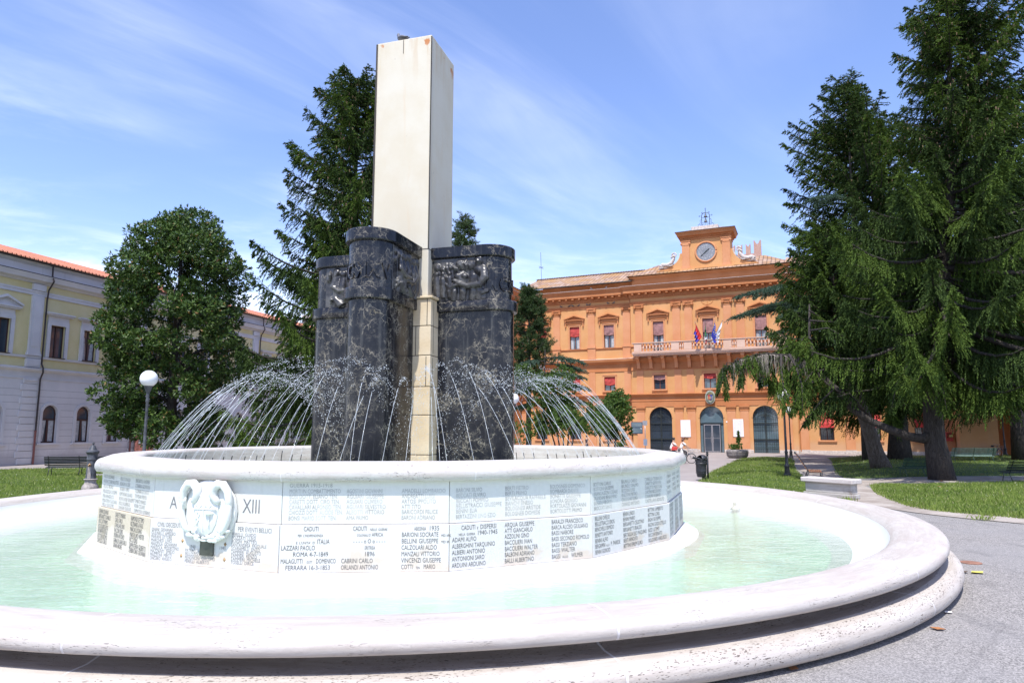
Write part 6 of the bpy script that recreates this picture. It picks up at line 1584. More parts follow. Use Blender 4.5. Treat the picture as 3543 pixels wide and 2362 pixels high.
for u in PL:
    mb = MB(); mb.box(u - .42, u + .42, -.10, .04, 7.50, 11.22); mb.box(u - .5, u + .5, -.16, .04, 7.19, 7.34); mb.box(u - .46, u + .46, -.13, .04, 7.34, 7.50); mb.box(u - .28, u + .28, -.13, -.101, 7.8, 10.9); mb.box(u - .5, u + .5, -.14, .04, 6.43, 6.99); mb.box(u - .36, u + .36, -.16, -.141, 6.53, 6.9); mb.box(u - .46, u + .46, -.15, .04, 11.585, 12.0)
    mb.build('pilaster', M['grey_trim'], lb, bevel=.012)
    mb = MB(); z = .05; k = 0
    while z < 5.5:
        w_ = .66 if k % 2 else .52; mb.box(u - w_, u + w_, -.07, .02, z, z + .41); z += .44; k += 1
    mb.box(u - .46, u + .46, -.11, .02, 5.50, 5.615); mb.build('quoin', M['grey_trim'], lb, bevel=.02)
def dpipe(u, top=13.4):
    mb = MB(); mb.tube([(u, -.40, top), (u, -.42, 12.7), (u, -.60, 12.3), (u, -.20, 11.7), (u, -.13, 11.0), (u, -.13, 6.7), (u, -.30, 6.4), (u, -.32, 6.1), (u, -.14, 5.7), (u, -.12, 2.2)], .055, 7)
    o = mb.build('downpipe', M['gutter'], lb); mb = MB(); mb.tube([(u, -.12, 2.2), (u, -.12, .05)], .065, 7); mb.tube([(u, -.12, 2.2), (u, -.12, 2.26)], .08, 7); mb.build('pipe_foot', plain('red_brown_pipe', (0.20, 0.07, 0.055), .6), o)
dpipe(2.08); dpipe(9.95); dpipe(25.3)
for i, u in enumerate(UPW):
    mb = MB(); mb.box(u - .56, u - .50, .16, .24, 7.18, 9.42); mb.box(u + .50, u + .56, .16, .24, 7.18, 9.42); mb.box(u - .5, u + .5, .16, .24, 9.34, 9.42); mb.box(u - .5, u + .5, .16, .24, 7.18, 7.26); mb.box(u - .05, u + .05, .15, .245, 7.26, 9.34)
    wf = mb.build('window', M['frame_dark'], lb)
    mb = MB(); mb.box(u - .54, u + .54, .20, .21, 7.2, 9.4); mb.build('pane', M['pane'], wf)
    if i in (3, 4, 7, 9):
        mb = MB()
        for s in (-1, 1): mb.prism([(u + s * .48, 7.3), (u + s * .14, 7.3), (u + s * .26, 8.9), (u + s * .48, 8.9)], .195, .199, 'y')
        mb.build('curtain', M['curtain'], wf)
    mb = MB(); t = .26
    mb.box(u - .56 - t, u - .56, -.06, .05, 7.185, 9.42); mb.box(u + .56, u + .56 + t, -.06, .05, 7.185, 9.42); mb.box(u - .56 - t, u + .56 + t, -.06, .05, 9.42, 9.70); mb.box(u - .62, u - .56, -.075, .05, 7.185, 9.42); mb.box(u + .56, u + .62, -.075, .05, 7.185, 9.42)
    mb.box(u - .78, u + .78, -.04, .05, 9.70, 10.06); mb.box(u - .98, u + .98, -.22, .05, 10.06, 10.16); mb.box(u - 1.06, u + 1.06, -.30, .05, 10.16, 10.26)
    if i == 1:
        mb.prism([(u - 1.08, 10.26), (u + 1.08, 10.26), (u + 1.08, 10.34), (u, 10.86), (u - 1.08, 10.34)], -.12, .05, 'y'); mb.prism([(u - 1.12, 10.30), (u, 10.78), (u, 10.94), (u - 1.12, 10.42)], -.32, .05, 'y'); mb.prism([(u + 1.12, 10.30), (u + 1.12, 10.42), (u, 10.94), (u, 10.78)], -.32, .05, 'y')
    mb.build('surround', M['grey_trim'], wf, bevel=.01)
    mb = MB(); mb.box(u - .6, u + .6, -.16, .1, 7.165, 7.21); mb.build('sill', M['gutter'], wf)
for i, u in enumerate(ARW):
    mb = MB()
    mb.box(u - .56, u - .49, .16, .24, 1.42, 3.4); mb.box(u + .49, u + .56, .16, .24, 1.42, 3.4); mb.box(u - .49, u + .49, .16, .24, 1.42, 1.50); mb.box(u - .49, u + .49, .155, .245, 2.95, 3.05); mb.box(u - .06, u + .06, .15, .25, 1.5, 2.95)
    mb.tube([(u + .52 * math.cos(PI * k / 14), .2, 3.4 + .52 * math.sin(PI * k / 14)) for k in range(15)], .045, 6)
    wf = mb.build('window', M['frame_dark'], lb)
    mb = MB(); mb.prism(arch_poly(u, .54, 1.44, 3.4), .21, .22, 'y'); mb.build('pane', M['pane'], wf)
    mb = MB()
    for s in (-1, 1): mb.prism([(u + s * .47, 1.52), (u + s * (.12 if (i + (s > 0)) % 2 else .24), 1.52), (u + s * .10, 2.93), (u + s * .47, 2.93)], .198, .205, 'y')
    mb.build('curtain', M['curtain'], wf)
    mb = MB(); t = .20
    mb.box(u - .56 - t, u - .56, -.06, .03, 1.42, 3.40); mb.box(u + .56, u + .56 + t, -.06, .03, 1.42, 3.40)
    for k in range(16):
        a0_, a1_ = PI * k / 16, PI * (k + 1) / 16
        mb.prism([(u - .56 * math.cos(a0_), 3.4 + .56 * math.sin(a0_)), (u - .76 * math.cos(a0_), 3.4 + .76 * math.sin(a0_)), (u - .76 * math.cos(a1_), 3.4 + .76 * math.sin(a1_)), (u - .56 * math.cos(a1_), 3.4 + .56 * math.sin(a1_))], -.06, .03, 'y')
    mb.box(u - .86, u + .86, -.14, .1, 1.27, 1.415); mb.build('surround', M['grey_trim'], wf, bevel=.012)
def on_lb(u, y, z):
    c_, s_ = math.cos(RZL), math.sin(RZL); return Vector((LO[0] + u * c_ - y * s_, LO[1] + u * s_ + y * c_, z))
# far grey block closing the street, and the red poster
gb = thing('grey_building', 'grey rendered block standing behind the magnolia at the street end', 'building', on_lb(46.5, -1.0, 0), RZL)
mb = MB(); wall(mb, 0, 10, 0, 17.2, [rect(2.5, 1.1, 8, 10), rect(6.5, 1.1, 8, 10), rect(2.5, 1.1, 2, 4), rect(6.5, 1.1, 2, 4)], 0, .3); mb.add([(0, 0, 0), (0, 10, 0), (0, 10, 17.2), (0, 0, 17.2)], [(0, 1, 2, 3)]); mb.box(-.2, 10, .01, 10, 17.2, 17.6)
mb.build('wall', M['grey_trim'], gb); mb = MB(); mb.box(.1, 9.9, .4, .5, 1.5, 11); mb.build('pane', M['pane'], gb)
fb_ = thing('pink_building', 'low pinkish house seen far off behind the water jets', 'building', (-27.0, 100.0, 0), R(-8))
mb = MB(); wall(mb, 0, 22, 0, 8.0, [rect(2 + 3 * k, 1.1, 1.2, 3.2) for k in range(6)] + [rect(2 + 3 * k, 1.1, 5, 6.8) for k in range(6)], 0, .3); mb.add([(22, 0, 0), (22, 9, 0), (22, 9, 8), (22, 0, 8)], [(0, 1, 2, 3)]); mb.build('wall', M['rosestone'], fb_)
mb = MB(); mb.box(.3, 21.7, .35, .45, .5, 7.5); mb.build('pane', M['pane'], fb_); roof('roof', [[(-.4, -.5, 7.9), (22.4, -.5, 7.9), (22.4, 4.5, 9.6), (-.4, 4.5, 9.6)]], M['tile_red'], fb_)
t = thing('poster_panel', 'red and white poster panel standing low against the grey wall', 'poster', on_lb(11.2, -.25, 0), RZL)
mb = MB(); mb.box(-.9, .9, -.03, .03, .5, 1.9); mb.build('panel', plain('poster_red', (0.62, 0.24, 0.16), .6, var=.5, scale=2.0), t)
mb = MB(); mb.box(-.6, .6, -.036, -.031, 1.2, 1.7); mb.build('picture', plain('poster_white', (0.72, 0.70, 0.66), .6, var=.3, scale=3), t)
mb = MB(); mb.tube([(-.85, 0, 0), (-.85, 0, .5)], .03, 6); mb.tube([(.85, 0, 0), (.85, 0, .5)], .03, 6); mb.build('leg', M['iron_grey'], t)
# ------------------------------------------------------------------ trees
def interp(pts, s):
    """points along a polyline at parameters s in [0, 1]"""
    pts = np.asarray(pts, float); seg = np.linalg.norm(np.diff(pts, axis=0), axis=1); c = np.r_[0, np.cumsum(seg)] / seg.sum()
    return np.stack([np.interp(s, c, pts[:, k]) for k in range(3)], 1)

def twig_rows(cl, path, nper, hang, tlen, sprig, rg, spread=0.7, dead=None, fr=0.12, dens=1.0):
    """needle-clad twigs along a bough: lateral pairs that hang, each clad in short rhombic sprigs"""
    path = np.asarray(path, float); L_ = np.linalg.norm(np.diff(path, axis=0), axis=1).sum()
    n = max(4, int(L_ * nper))
    s = np.sort(rg.uniform(fr, 1.0, n)); P = interp(path, s); Q = interp(path, np.clip(s + .02, 0, 1)); Q2 = interp(path, np.clip(s - .02, 0, 1))
    T_ = unit(Q - Q2 + 1e-9); lat = unit(np.cross(T_, np.array([0, 0, 1.0])) + 1e-9); sg = np.where(rg.uniform(size=n) < .5, -1.0, 1.0)[:, None]
    D = T_ * (.55 + .3 * rg.uniform(size=(n, 1))) + lat * sg * spread * rg.uniform(.5, 1.2, (n, 1)); D[:, 2] -= hang * rg.uniform(.35, 1.3, n); D = unit(D)
    l = tlen * rg.uniform(.45, 1.15, n) * (.55 + .45 * np.sin(np.clip(s, 0, 1) * PI * .8 + .4)); l = l * np.clip((1.04 - s) * 4, .4, 1)
    k = max(5, int(tlen / sprig * 5.2 * dens)); u = (np.arange(k) + .5) / k
    B = P[:, None, :] + D[:, None, :] * (l[:, None] * u[None, :])[:, :, None]
    B[:, :, 2] -= (hang * .22 * (l[:, None] * u[None, :] ** 2))
    Dd = np.repeat(D[:, None, :], k, 1) + rg.normal(0, .33, (n, k, 3)); Dd[:, :, 2] -= .12 * hang * u[None, :]
    B = B.reshape(-1, 3); Dd = Dd.reshape(-1, 3)
    cl.add(B, Dd, sprig * rg.uniform(.65, 1.25, len(B)), sprig * .30 * rg.uniform(.7, 1.3, len(B)))
    # sprigs on the bough itself, pointing forward and up at the end
    m = int(L_ * 60 * dens); s2 = rg.uniform(fr, 1.0, m); P2 = interp(path, s2) + rg.normal(0, .03, (m, 3)); T2 = unit(interp(path, np.clip(s2 + .03, 0, 1)) - interp(path, np.clip(s2 - .03, 0, 1)) + 1e-9)
    D2 = T2 * .8 + rg.normal(0, .55, (m, 3)) + np.array([0, 0, .15]); cl.add(P2, D2, sprig * rg.uniform(.8, 1.3, m), sprig * .28)
    return P, D, l

def spruce(label, base, trunk, H, cb, rmax, nb, seed, sprig=.20, r0=.34, power=.75, extra=(), mat='spruce', fresh=.35, barkm='bark_dark', lop=None, cones=True, hang=.95, group=None, name='spruce_tree', dens=1.0, tl=.85, top=.35):
    t = thing(name, label, 'tree', base, 0, group); rg = np.random.default_rng(seed)
    tr = [np.array(p, float) for p in trunk]      # local polyline incl. the top
    mb = MB(); zz = [p[2] for p in tr]; n = 16; P = interp(tr, np.linspace(0, 1, n)); rad = [max(.03, r0 * (1 - (i / (n - 1))) ** .85 * (1.35 if i == 0 else 1.08 if i == 1 else 1)) for i in range(n)]
    P[0][2] = min(P[0][2], -.15); mb.tube([tuple(p) for p in P], rad, 10)
    zs = np.array([p[2] for p in P])
    c1, c2 = Cloud(), Cloud(); cn = []
    hs = np.sort(cb + (H - cb - .1) * rg.uniform(0, 1, nb) ** .92); az = rg.uniform(0, 2 * PI)
    for h in hs:
        az += 2.4 + rg.normal(0, .35); x = (h - cb) / (H - cb)
        ox = np.interp(h, zs, P[:, 0]); oy = np.interp(h, zs, P[:, 1])
        R_ = rmax * ((1 - x) ** power + .02) * rg.uniform(.62, 1.12) * (.78 + .22 * min(1, x * 6 + .2)) + top * (x > .5)
        if lop is not None: R_ *= lop(az, x)
        R_ = max(.35, R_)
        s = np.linspace(0, 1, 8); dr = .55 * (1 - x) ** 1.2 - .28 * x - .05
        z = h + R_ * (-.55 * dr * np.sin(s * PI * .55) * 1.3 - .10 * s + .24 * s ** 3 + (.40 * x * s))
        bend = rg.normal(0, .10) * R_ * s ** 2
        path = np.stack([ox + math.cos(az) * R_ * s - math.sin(az) * bend, oy + math.sin(az) * R_ * s + math.cos(az) * bend, z], 1)
        mb.tube([tuple(p) for p in path[:7]], [.055 * (R_ / 4 + .25) * (1 - .8 * q) + .006 for q in s[:7]], 4, caps=False)
        c = c2 if rg.uniform() < fresh else c1
        Pq, Dq, lq = twig_rows(c, path, 18 * dens, hang * (.55 + .75 * (1 - x)), tl * (.45 + .55 * (R_ / rmax)) + .12, sprig, rg, dens=dens, fr=.10)
        if cones and x > .45:
            for j in range(0, len(Pq), 7): cn.append((Pq[j] + Dq[j] * lq[j] * .8))
    for path, w_, hg, tln in extra:
        mb.tube([tuple(p) for p in path], w_, 7)
        if tln > 0: twig_rows(c2 if rg.uniform() < .6 else c1, path, 17, hg, tln, sprig, rg, fr=.25)
    # leader
    tp = P[-1]; m = 60; s2 = rg.uniform(0, 1, m); c1.add(tp - np.c_[np.zeros(m), np.zeros(m), s2 * 1.2], rg.normal(0, .6, (m, 3)) + (0, 0, .7), sprig * 1.1, sprig * .3)
    mb.build('trunk', M[barkm], t, smooth=True)
    c1.build('crown', M[mat], t); 
    if c2.V: c2.build('crown', M['spruce_fresh' if mat == 'spruce' else mat], t)
    if cn:
        mc = MB()
        for p in cn: mc.tube([tuple(p), tuple(p - np.array([0, 0, .14]))], [.03, .012], 5)
        mc.build('cone', M['cone'], t)
    return t

spruce('tall narrow spruce with brown cones standing behind the obelisk on its shaded left', (-8.7, 36.0, 0), [(0, 0, 0), (.02, 0, 8), (.1, 0, 16), (.2, 0, 21.7)], 21.7, 1.2, 6.1, 260, 5, sprig=.135, power=.50, hang=1.25, tl=1.05, r0=.36, fresh=.25, top=.1)
# the great spruce of the right lawn with its low limb
zA = lawn_z(19.86, 32.04)
limb = [(-.25, .0, 2.2), (-.8, -.04, 1.88), (-1.4, -.04, 1.98), (-2.3, .1, 2.33), (-3.1, .45, 2.8), (-3.9, .95, 4.0), (-4.55, 1.25, 4.75), (-4.95, 1.45, 5.63), (-5.0, 1.75, 6.97), (-4.8, 2.0, 8.6)]
limb2 = [(-3.1, .40, 2.75), (-3.75, .7, 3.35), (-4.3, .8, 4.1), (-5.1, .6, 4.7), (-5.6, .4, 5.6)]
bough = [(-5.0, 1.46, 5.4), (-6.1, 1.2, 5.86), (-7.5, .95, 5.96), (-8.8, .7, 5.67), (-9.8, .55, 5.1)]
low1 = [(-4.6, 1.2, 5.2), (-5.6, .3, 5.0), (-6.5, -.3, 4.2), (-7.0, -.5, 3.0)]
low8 = [(-6.8, .9, 5.9), (-7.1, .2, 5.3), (-7.3, -.4, 4.4), (-7.3, -.6, 3.2)]
low9 = [(-6.4, .9, 5.9), (-6.5, .0, 5.3), (-6.5, -.6, 4.3), (-6.6, -.7, 3.0)]
low2 = [(-3.9, 1.0, 4.0), (-4.6, .4, 4.2), (-5.6, -.2, 3.5), (-6.5, -.4, 2.5)]
low3 = [(-3.0, .5, 3.0), (-3.9, .3, 4.0), (-5.0, .3, 3.7), (-5.9, .3, 2.9)]
low4 = [(0, -.2, 5.6), (-.6, -1.2, 5.0), (-.9, -2.0, 4.0), (-1.0, -2.3, 3.0)]
low5 = [(.2, -.2, 6.0), (1.0, -1.6, 5.4), (.6, -2.4, 4.5), (.5, -2.7, 3.2)]
low6 = [(.2, 0, 5.6), (1.8, -.8, 5.0), (2.6, -1.4, 4.0), (3.0, -1.6, 3.1)]
low7 = [(0, 0, 6.0), (-1.6, -.8, 5.4), (-2.4, -1.1, 4.4), (-2.8, -1.2, 3.2)]
rgA = [(limb, [.25, .23, .21, .19, .165, .135, .11, .09, .065, .035], .6, .0), (limb2, [.15, .13, .11, .09, .05], .7, .7), (bough, [.09, .08, .06, .045, .02], .9, .55)]
rgA += [(p, [.07, .05, .035, .015], 1.0, .95) for p in (low1, low8, low9, low2, low3, low4, low5, low6, low7)]
rgA += [([(-5.0, 1.6, 6.2 + .5 * k), (-5.0 - 1.2 * math.cos(k), 1.6 - .9 * math.sin(k), 6.4 + .4 * k), (-5.0 - 2.2 * math.cos(k), 1.6 - 1.6 * math.sin(k), 5.9 + .4 * k)], [.05, .035, .015], 1.1, .9) for k in range(5)]
rq = random.Random(19)
for k in range(22):      # drooping branchlets along the long bough
    q = interp(np.array(bough), np.array([.12 + .86 * k / 21]))[0]; sy = rq.uniform(-.75, .75); dn = rq.uniform(.7, 1.7) * (1.15 if k < 8 else 1.0)
    rgA.append(([tuple(q), (q[0] - rq.uniform(0, .35), q[1] + sy * .6, q[2] + .05), (q[0] - rq.uniform(.1, .6), q[1] + sy, q[2] - dn * .45), (q[0] - rq.uniform(.0, .6), q[1] + sy * 1.1, q[2] - dn)], [.03, .025, .018, .008], 1.0, .60))
def lopA(az, x): return (1.0 if math.cos(az) < 0 else 1.25) * (1.38 if (math.cos(az + 2.0) > .55 and x < .35) else 1.0) * (.70 if (math.cos(az) < -.3 and .38 < x < .72) else 1.0) * (.45 if (x > .40 and math.sin(az * 7.3 + x * 40) > .35) else 1.0)
spruce('largest dark spruce on the right lawn with two low limbs crossing a leaning trunk', (19.86, 32.04, zA), [(0, 0, 0), (-.18, 0, 1.2), (-.28, 0, 3.0), (.1, 0, 5.5), (.9, .1, 9.5), (1.6, .1, 15), (2.1, .2, 20), (2.5, .2, 26.0)], 26.0, 5.5, 6.0, 320, 9, sprig=.125, power=.70, r0=.45, extra=rgA, fresh=.40, hang=1.1, tl=1.05, lop=lopA, top=.35)
# dead grey twigs on the long bough
mb = MB(); rr = random.Random(8)
for k in range(420):
    s = rr.random(); q = interp(np.array(bough), np.array([.1 + .8 * s]))[0]
    a_ = rr.uniform(0, 2 * PI); l_ = rr.uniform(.3, 1.1)
    p1 = q + np.array([math.cos(a_) * .18, math.sin(a_) * .18, -.08]); p2 = p1 + np.array([rr.uniform(-.15, .15), rr.uniform(-.15, .15), -l_])
    mb.tube([tuple(q), tuple(p1), tuple(p2)], [.013, .010, .005], 3, caps=False)
o = mb.build('dead_twigs', M['dead']); sprA = [x for x in col.objects if x.name.startswith('spruce_tree') and x.get('label', '').startswith('largest')][0]; o.parent = sprA
zB = lawn_z(26.7, 48)
def lopB(az, x): return (1.16 if math.cos(az - PI) > 0 else (.88 if x < .55 else .62)) * (1.0 if x < .80 else .66) * (.5 if (x > .45 and math.sin(az * 6.1 + x * 37) > .45) else 1.0)
spruce('spruce with straight dark trunk behind the largest spruce, pointed top left of it', (26.9, 48.0, zB), [(0, 0, 0), (.15, 0, 6), (.3, 0, 12), (-.6, 0, 20), (-2.0, 0, 27.5)], 27.5, 4.6, 7.3, 310, 14, sprig=.165, power=.40, r0=.62, fresh=.30, hang=1.05, tl=1.15, lop=lopB, top=.35, dens=.85)
spruce('tall spruce filling the right edge of the view behind the cedar trunk', (39.2, 53.0, lawn_z(39.2, 53.0)), [(0, 0, 0), (.1, 0, 10), (-.4, 0, 20), (-.8, 0, 31)], 31, 5.0, 8.6, 230, 17, sprig=.19, power=.60, r0=.6, fresh=.25, hang=1.1, tl=1.3, top=.5, dens=.7)
z2 = lawn_z(20.28, 38)
spruce('shorter spruce with a thick trunk leaning sharply towards the path', (20.28, 38.0, z2), [(0, 0, -.1), (-.35, 0, 1.0), (-.55, 0, 2.0), (-.85, 0, 3.0), (-1.7, .1, 6), (-2.0, .1, 10), (-2.2, .1, 13.5)], 13.5, 5.2, 4.6, 120, 22, sprig=.135, power=.7, r0=.42, fresh=.5, hang=1.1, tl=1.0, barkm='bark', cones=False, top=.3)

def conifer_flat(name, label, base, trunk, boughs, seed, mat='cedar', sprig=.13, r0=.5, hang=.35, tl=.9, n=8):
    """cedar: level tiers of feathery boughs"""
    t = thing(name, label, 'tree', base); rg = np.random.default_rng(seed); mb = MB(); k = 12
    P = interp(trunk, np.linspace(0, 1, k)); P[0][2] -= .15; mb.tube([tuple(p) for p in P], [r0 * (1 - .85 * i / (k - 1)) for i in range(k)], 9)
    c = Cloud()
    for (h, az, L_) in boughs:
        o = interp(trunk, np.array([h / trunk[-1][2]]))[0]; s = np.linspace(0, 1, 8)
        path = np.stack([o[0] + math.cos(az) * L_ * s, o[1] + math.sin(az) * L_ * s, h + L_ * (.10 * s - .22 * s ** 2)], 1)
        mb.tube([tuple(p) for p in path], [.10 * L_ / 6 * (1 - .85 * q) + .008 for q in s], 5, caps=False)
        # side boughs spread level
        for q in np.linspace(.25, .98, int(5 + L_ * 1.5)):
            b = interp(path, np.array([q]))[0]; 
            for sg in (-1, 1):
                a2 = az + sg * rg.uniform(.5, 1.0); l2 = (.35 + .42 * L_ * (1.05 - q)) * rg.uniform(.6, 1.1); s2 = np.linspace(0, 1, 5)
                p2 = np.stack([b[0] + math.cos(a2) * l2 * s2, b[1] + math.sin(a2) * l2 * s2, b[2] + l2 * (.05 * s2 - .34 * s2 ** 2)], 1)
                twig_rows(c, p2, n, hang, tl * .6, sprig, rg, spread=.9, fr=.05)
        twig_rows(c, path, n, hang, tl * .6, sprig, rg, spread=.9, fr=.3)
    mb.build('trunk', M['bark_dark'], t, smooth=True); c.build('crown', M[mat], t); return t
rg_ = np.random.default_rng(3)
bs = [(11.9, PI + .28, 9.8), (10.8, PI + .05, 9.0), (10.2, PI + .5, 8.0), (9.2, PI + .35, 7.5), (11.5, PI - .5, 8), (16, PI - .1, 4.2), (18, PI + .6, 5), (20, 1, 4), (15, 1.2, 6), (10, .3, 7), (8, PI + .8, 6.0)]
conifer_flat('cedar_tree', 'blue green cedar whose flat boughs reach out in front of the town hall cornice', (24.2, 47.0, lawn_z(24.2, 47.0)), [(0, 0, 0), (.1, 0, 10), (.1, 0, 22)], bs, 31, r0=.42)
bs = [(h, a_, L_) for h, a_, L_ in ((6.2, PI + .3, 5.4), (5.6, PI + .9, 4.6), (7.4, PI - .1, 5.8), (8.5, PI + .6, 5.8), (9.8, PI + .2, 5.5), (11, PI + .8, 5.2), (12.2, PI + .1, 5.6), (13.6, PI + .5, 5.0), (15, PI + .2, 4.5), (16.5, PI + .7, 4.2), (7, -1.2, 4), (9, -1.0, 4.5), (12, -1.2, 4), (18, PI, 3.6), (20, PI + .5, 3))]
conifer_flat('cedar_tree', 'cedar at the far right edge spreading dark boughs over the archway', (33.9, 46.0, lawn_z(33.9, 46.0)), [(0, 0, 0), (.1, 0, 2.4), (.3, .1, 8), (.4, .1, 22)], bs, 37, r0=.62, sprig=.15, n=9, tl=1.1)

def pine(label, base, H, cb, rmax, nb, seed, lean=0.0, name='pine_tree'):
    t = thing(name, label, 'tree', base); rg = np.random.default_rng(seed); mb = MB(); c = Cloud()
    mb.tube([(0, 0, -.1), (lean * .3, 0, H * .5), (lean, 0, H - .3)], [.22, .14, .03], 8)
    for h in np.sort(cb + (H - cb) * rg.uniform(0, 1, nb)):
        x = (h - cb) / (H - cb); az = rg.uniform(0, 2 * PI); L_ = rmax * (1 - x) ** .6 * rg.uniform(.55, 1.1) + .25; o = np.array([lean * h / H, 0, h])
        s = np.linspace(0, 1, 6); path = np.stack([o[0] + math.cos(az) * L_ * s, o[1] + math.sin(az) * L_ * s, h + L_ * (.25 * s - .22 * s * s + .12 * s ** 3)], 1)
        mb.tube([tuple(p) for p in path], [.04 * (1 - .8 * q) + .006 for q in s], 4, caps=False)
        k = int(5 + L_ * 6); q = rg.uniform(.3, 1.0, k); C_ = interp(path, q) + rg.normal(0, .16, (k, 3))
        ax = unit(np.stack([np.full(k, math.cos(az)), np.full(k, math.sin(az)), np.full(k, .55)], 1) + rg.normal(0, .4, (k, 3)))
        m = 34; B = np.repeat(C_, m, 0) + np.repeat(ax, m, 0) * rg.uniform(-.16, .12, (k * m, 1)); D = np.repeat(ax, m, 0) * .7 + rg.normal(0, .6, (k * m, 3))
        c.add(B, D, rg.uniform(.16, .27, k * m), .030)
    mb.build('trunk', M['bark'], t, smooth=True); c.build('crown', M['pine'], t); return t
pine('bushy pine beside the right hand black pylon in front of the orange wall', (1.15, 48.0, 0), 12.3, 4.6, 2.35, 130, 41, .1)
pine('taller pine whose top shows just behind the obelisk shaft', (-3.9, 52.0, 0), 18.9, 9.0, 2.6, 120, 43, .2)
conifer_flat('young_cedar', 'young cedar with drooping pale boughs behind the right hand jets', (2.0, 45.0, 0), [(0, 0, 0), (.1, 0, 4), (.2, 0, 7.6)], [(7.0, -.2, 2.4), (6.6, .3, 2.6), (6.0, -.6, 2.6), (5.4, .2, 2.8), (5.0, PI, 1.8), (4.4, -.1, 2.6), (3.8, -.9, 2.4), (3.4, .3, 2.5), (3.0, -.4, 2.4), (6.8, PI + .4, 1.5), (4.0, PI - .4, 2.0)], 51, r0=.14, sprig=.12)

def leafy(name, label, base, blobs, trunk_paths, seed, mat, L_, W_, ros, per, flowers=0, group=None, inner=.5):
    t = thing(name, label, 'tree', base, 0, group); rg = np.random.default_rng(seed); mb = MB()
    for path, rad in trunk_paths: mb.tube(path, rad, 8)
    c = Cloud(); fl = []
    for (bx, by, bz, rx, ry, rz_) in blobs:
        n = int(ros * (rx * ry + rx * rz_ + ry * rz_) / 3); v = unit(rg.normal(size=(n, 3))); rr_ = rg.uniform(inner, 1.06, (n, 1)) ** .6
        C_ = np.array([bx, by, bz]) + v * rr_ * np.array([rx, ry, rz_]); ax = unit(v + np.array([0, 0, .45]) + rg.normal(0, .45, (n, 3)))
        B = np.repeat(C_, per, 0) + rg.normal(0, .03, (n * per, 3)); D = np.repeat(ax, per, 0) * .55 + rg.normal(0, .62, (n * per, 3))
        c.add(B, D, L_ * rg.uniform(.7, 1.25, n * per), W_ * rg.uniform(.8, 1.2, n * per), up=np.repeat(ax, per, 0))
        # short bare twigs and inner dark boughs
        if flowers:
            for j in range(n):
                if rg.uniform() < flowers and rr_[j, 0] > .93 and v[j, 1] < .3: fl.append((C_[j] + ax[j] * .15, ax[j]))
    mb.build('trunk', M['bark_dark'], t, smooth=True); c.build('crown', M[mat], t)
    for p, ax in fl:
        m2 = MB(); ax = Vector(ax); u = ax.orthogonal().normalized(); w_ = ax.cross(u)
        for k in range(7):
            a_ = 2 * PI * k / 7; o_ = u * math.cos(a_) + w_ * math.sin(a_); s_ = ax.cross(o_)
            P0 = Vector(p); m2.add([P0, P0 + o_ * .10 + s_ * .06 + ax * .03, P0 + o_ * .17 + ax * .09, P0 + o_ * .10 - s_ * .06 + ax * .03], [(0, 1, 2, 3)])
        m2.build('flower', M['flower'], t)
    return t
rg_ = np.random.default_rng(77); bl = []
# magnolia crown: overlapping masses, lobed outline
for z, r, n in ((15.9, 1.0, 3), (15.0, 2.1, 5), (13.9, 3.0, 8), (12.5, 3.5, 9), (11.0, 3.7, 9), (9.4, 4.0, 10), (7.8, 4.1, 10), (6.2, 3.9, 9), (4.7, 3.5, 8), (3.3, 3.2, 7), (2.3, 3.1, 5)):
    for k in range(n):
        a_ = 2 * PI * (k + rg_.uniform(-.3, .3)) / n + z; rr_ = .92 * r * rg_.uniform(.68, 1.14); q = rg_.uniform(.70, 1.40)
        bl.append((math.cos(a_) * rr_ + (.3 if z > 12 else -.2 if z > 5 else -.4), math.sin(a_) * rr_, z + rg_.uniform(-.4, .4), q * 1.15, q * 1.15, q * .85))
leafy('magnolia_tree', 'broad glossy magnolia with white flowers in front of the yellow building', (-21.9, 44.0, 0), bl, [([(0, 0, -.1), (.1, 0, 2.5), (0, 0, 6), (.1, 0, 11), (0, 0, 15.5)], [.38, .32, .26, .16, .05])] + [([(0, 0, 2 + k), (math.cos(k * 1.9) * 1.8, math.sin(k * 1.9) * 1.8, 2.6 + 1.2 * k), (math.cos(k * 1.9) * 3.6, math.sin(k * 1.9) * 3.6, 2.9 + 1.3 * k)], [.13, .09, .03]) for k in range(8)], 61, 'magnolia', .25, .095, 125, 8, flowers=.007, inner=.55)
bl = [(math.cos(a_) * r_, math.sin(a_) * r_, z, q, q, q * .8) for a_, r_, z, q in [(rg_.uniform(0, 6.3), rg_.uniform(.3, 2.0), rg_.uniform(2.4, 5.2), rg_.uniform(.6, 1.0)) for _ in range(22)]]
leafy('small_tree', 'small dark leafy tree with a forked curved stem behind the left hand jets', (-14.2, 42.0, 0), bl, [([(0, 0, -.1), (-.1, 0, .9), (-.7, 0, 1.6), (-1.3, 0, 1.7), (-1.9, 0, 2.6)], [.13, .11, .09, .07, .03]), ([(.3, 0, 0), (.5, 0, 1.6), (.4, 0, 3.4)], [.12, .10, .04]), ([(-.7, 0, 1.5), (-.2, 0, 2.2), (.2, 0, 3.2)], [.08, .06, .03])], 63, 'magnolia', .20, .08, 60, 7)
bl = [(math.cos(a_) * r_, math.sin(a_) * r_, z, q, q, q * .85) for a_, r_, z, q in [(rg_.uniform(0, 6.3), rg_.uniform(.2, 1.25), rg_.uniform(2.2, 4.7), rg_.uniform(.5, .85)) for _ in range(20)]]
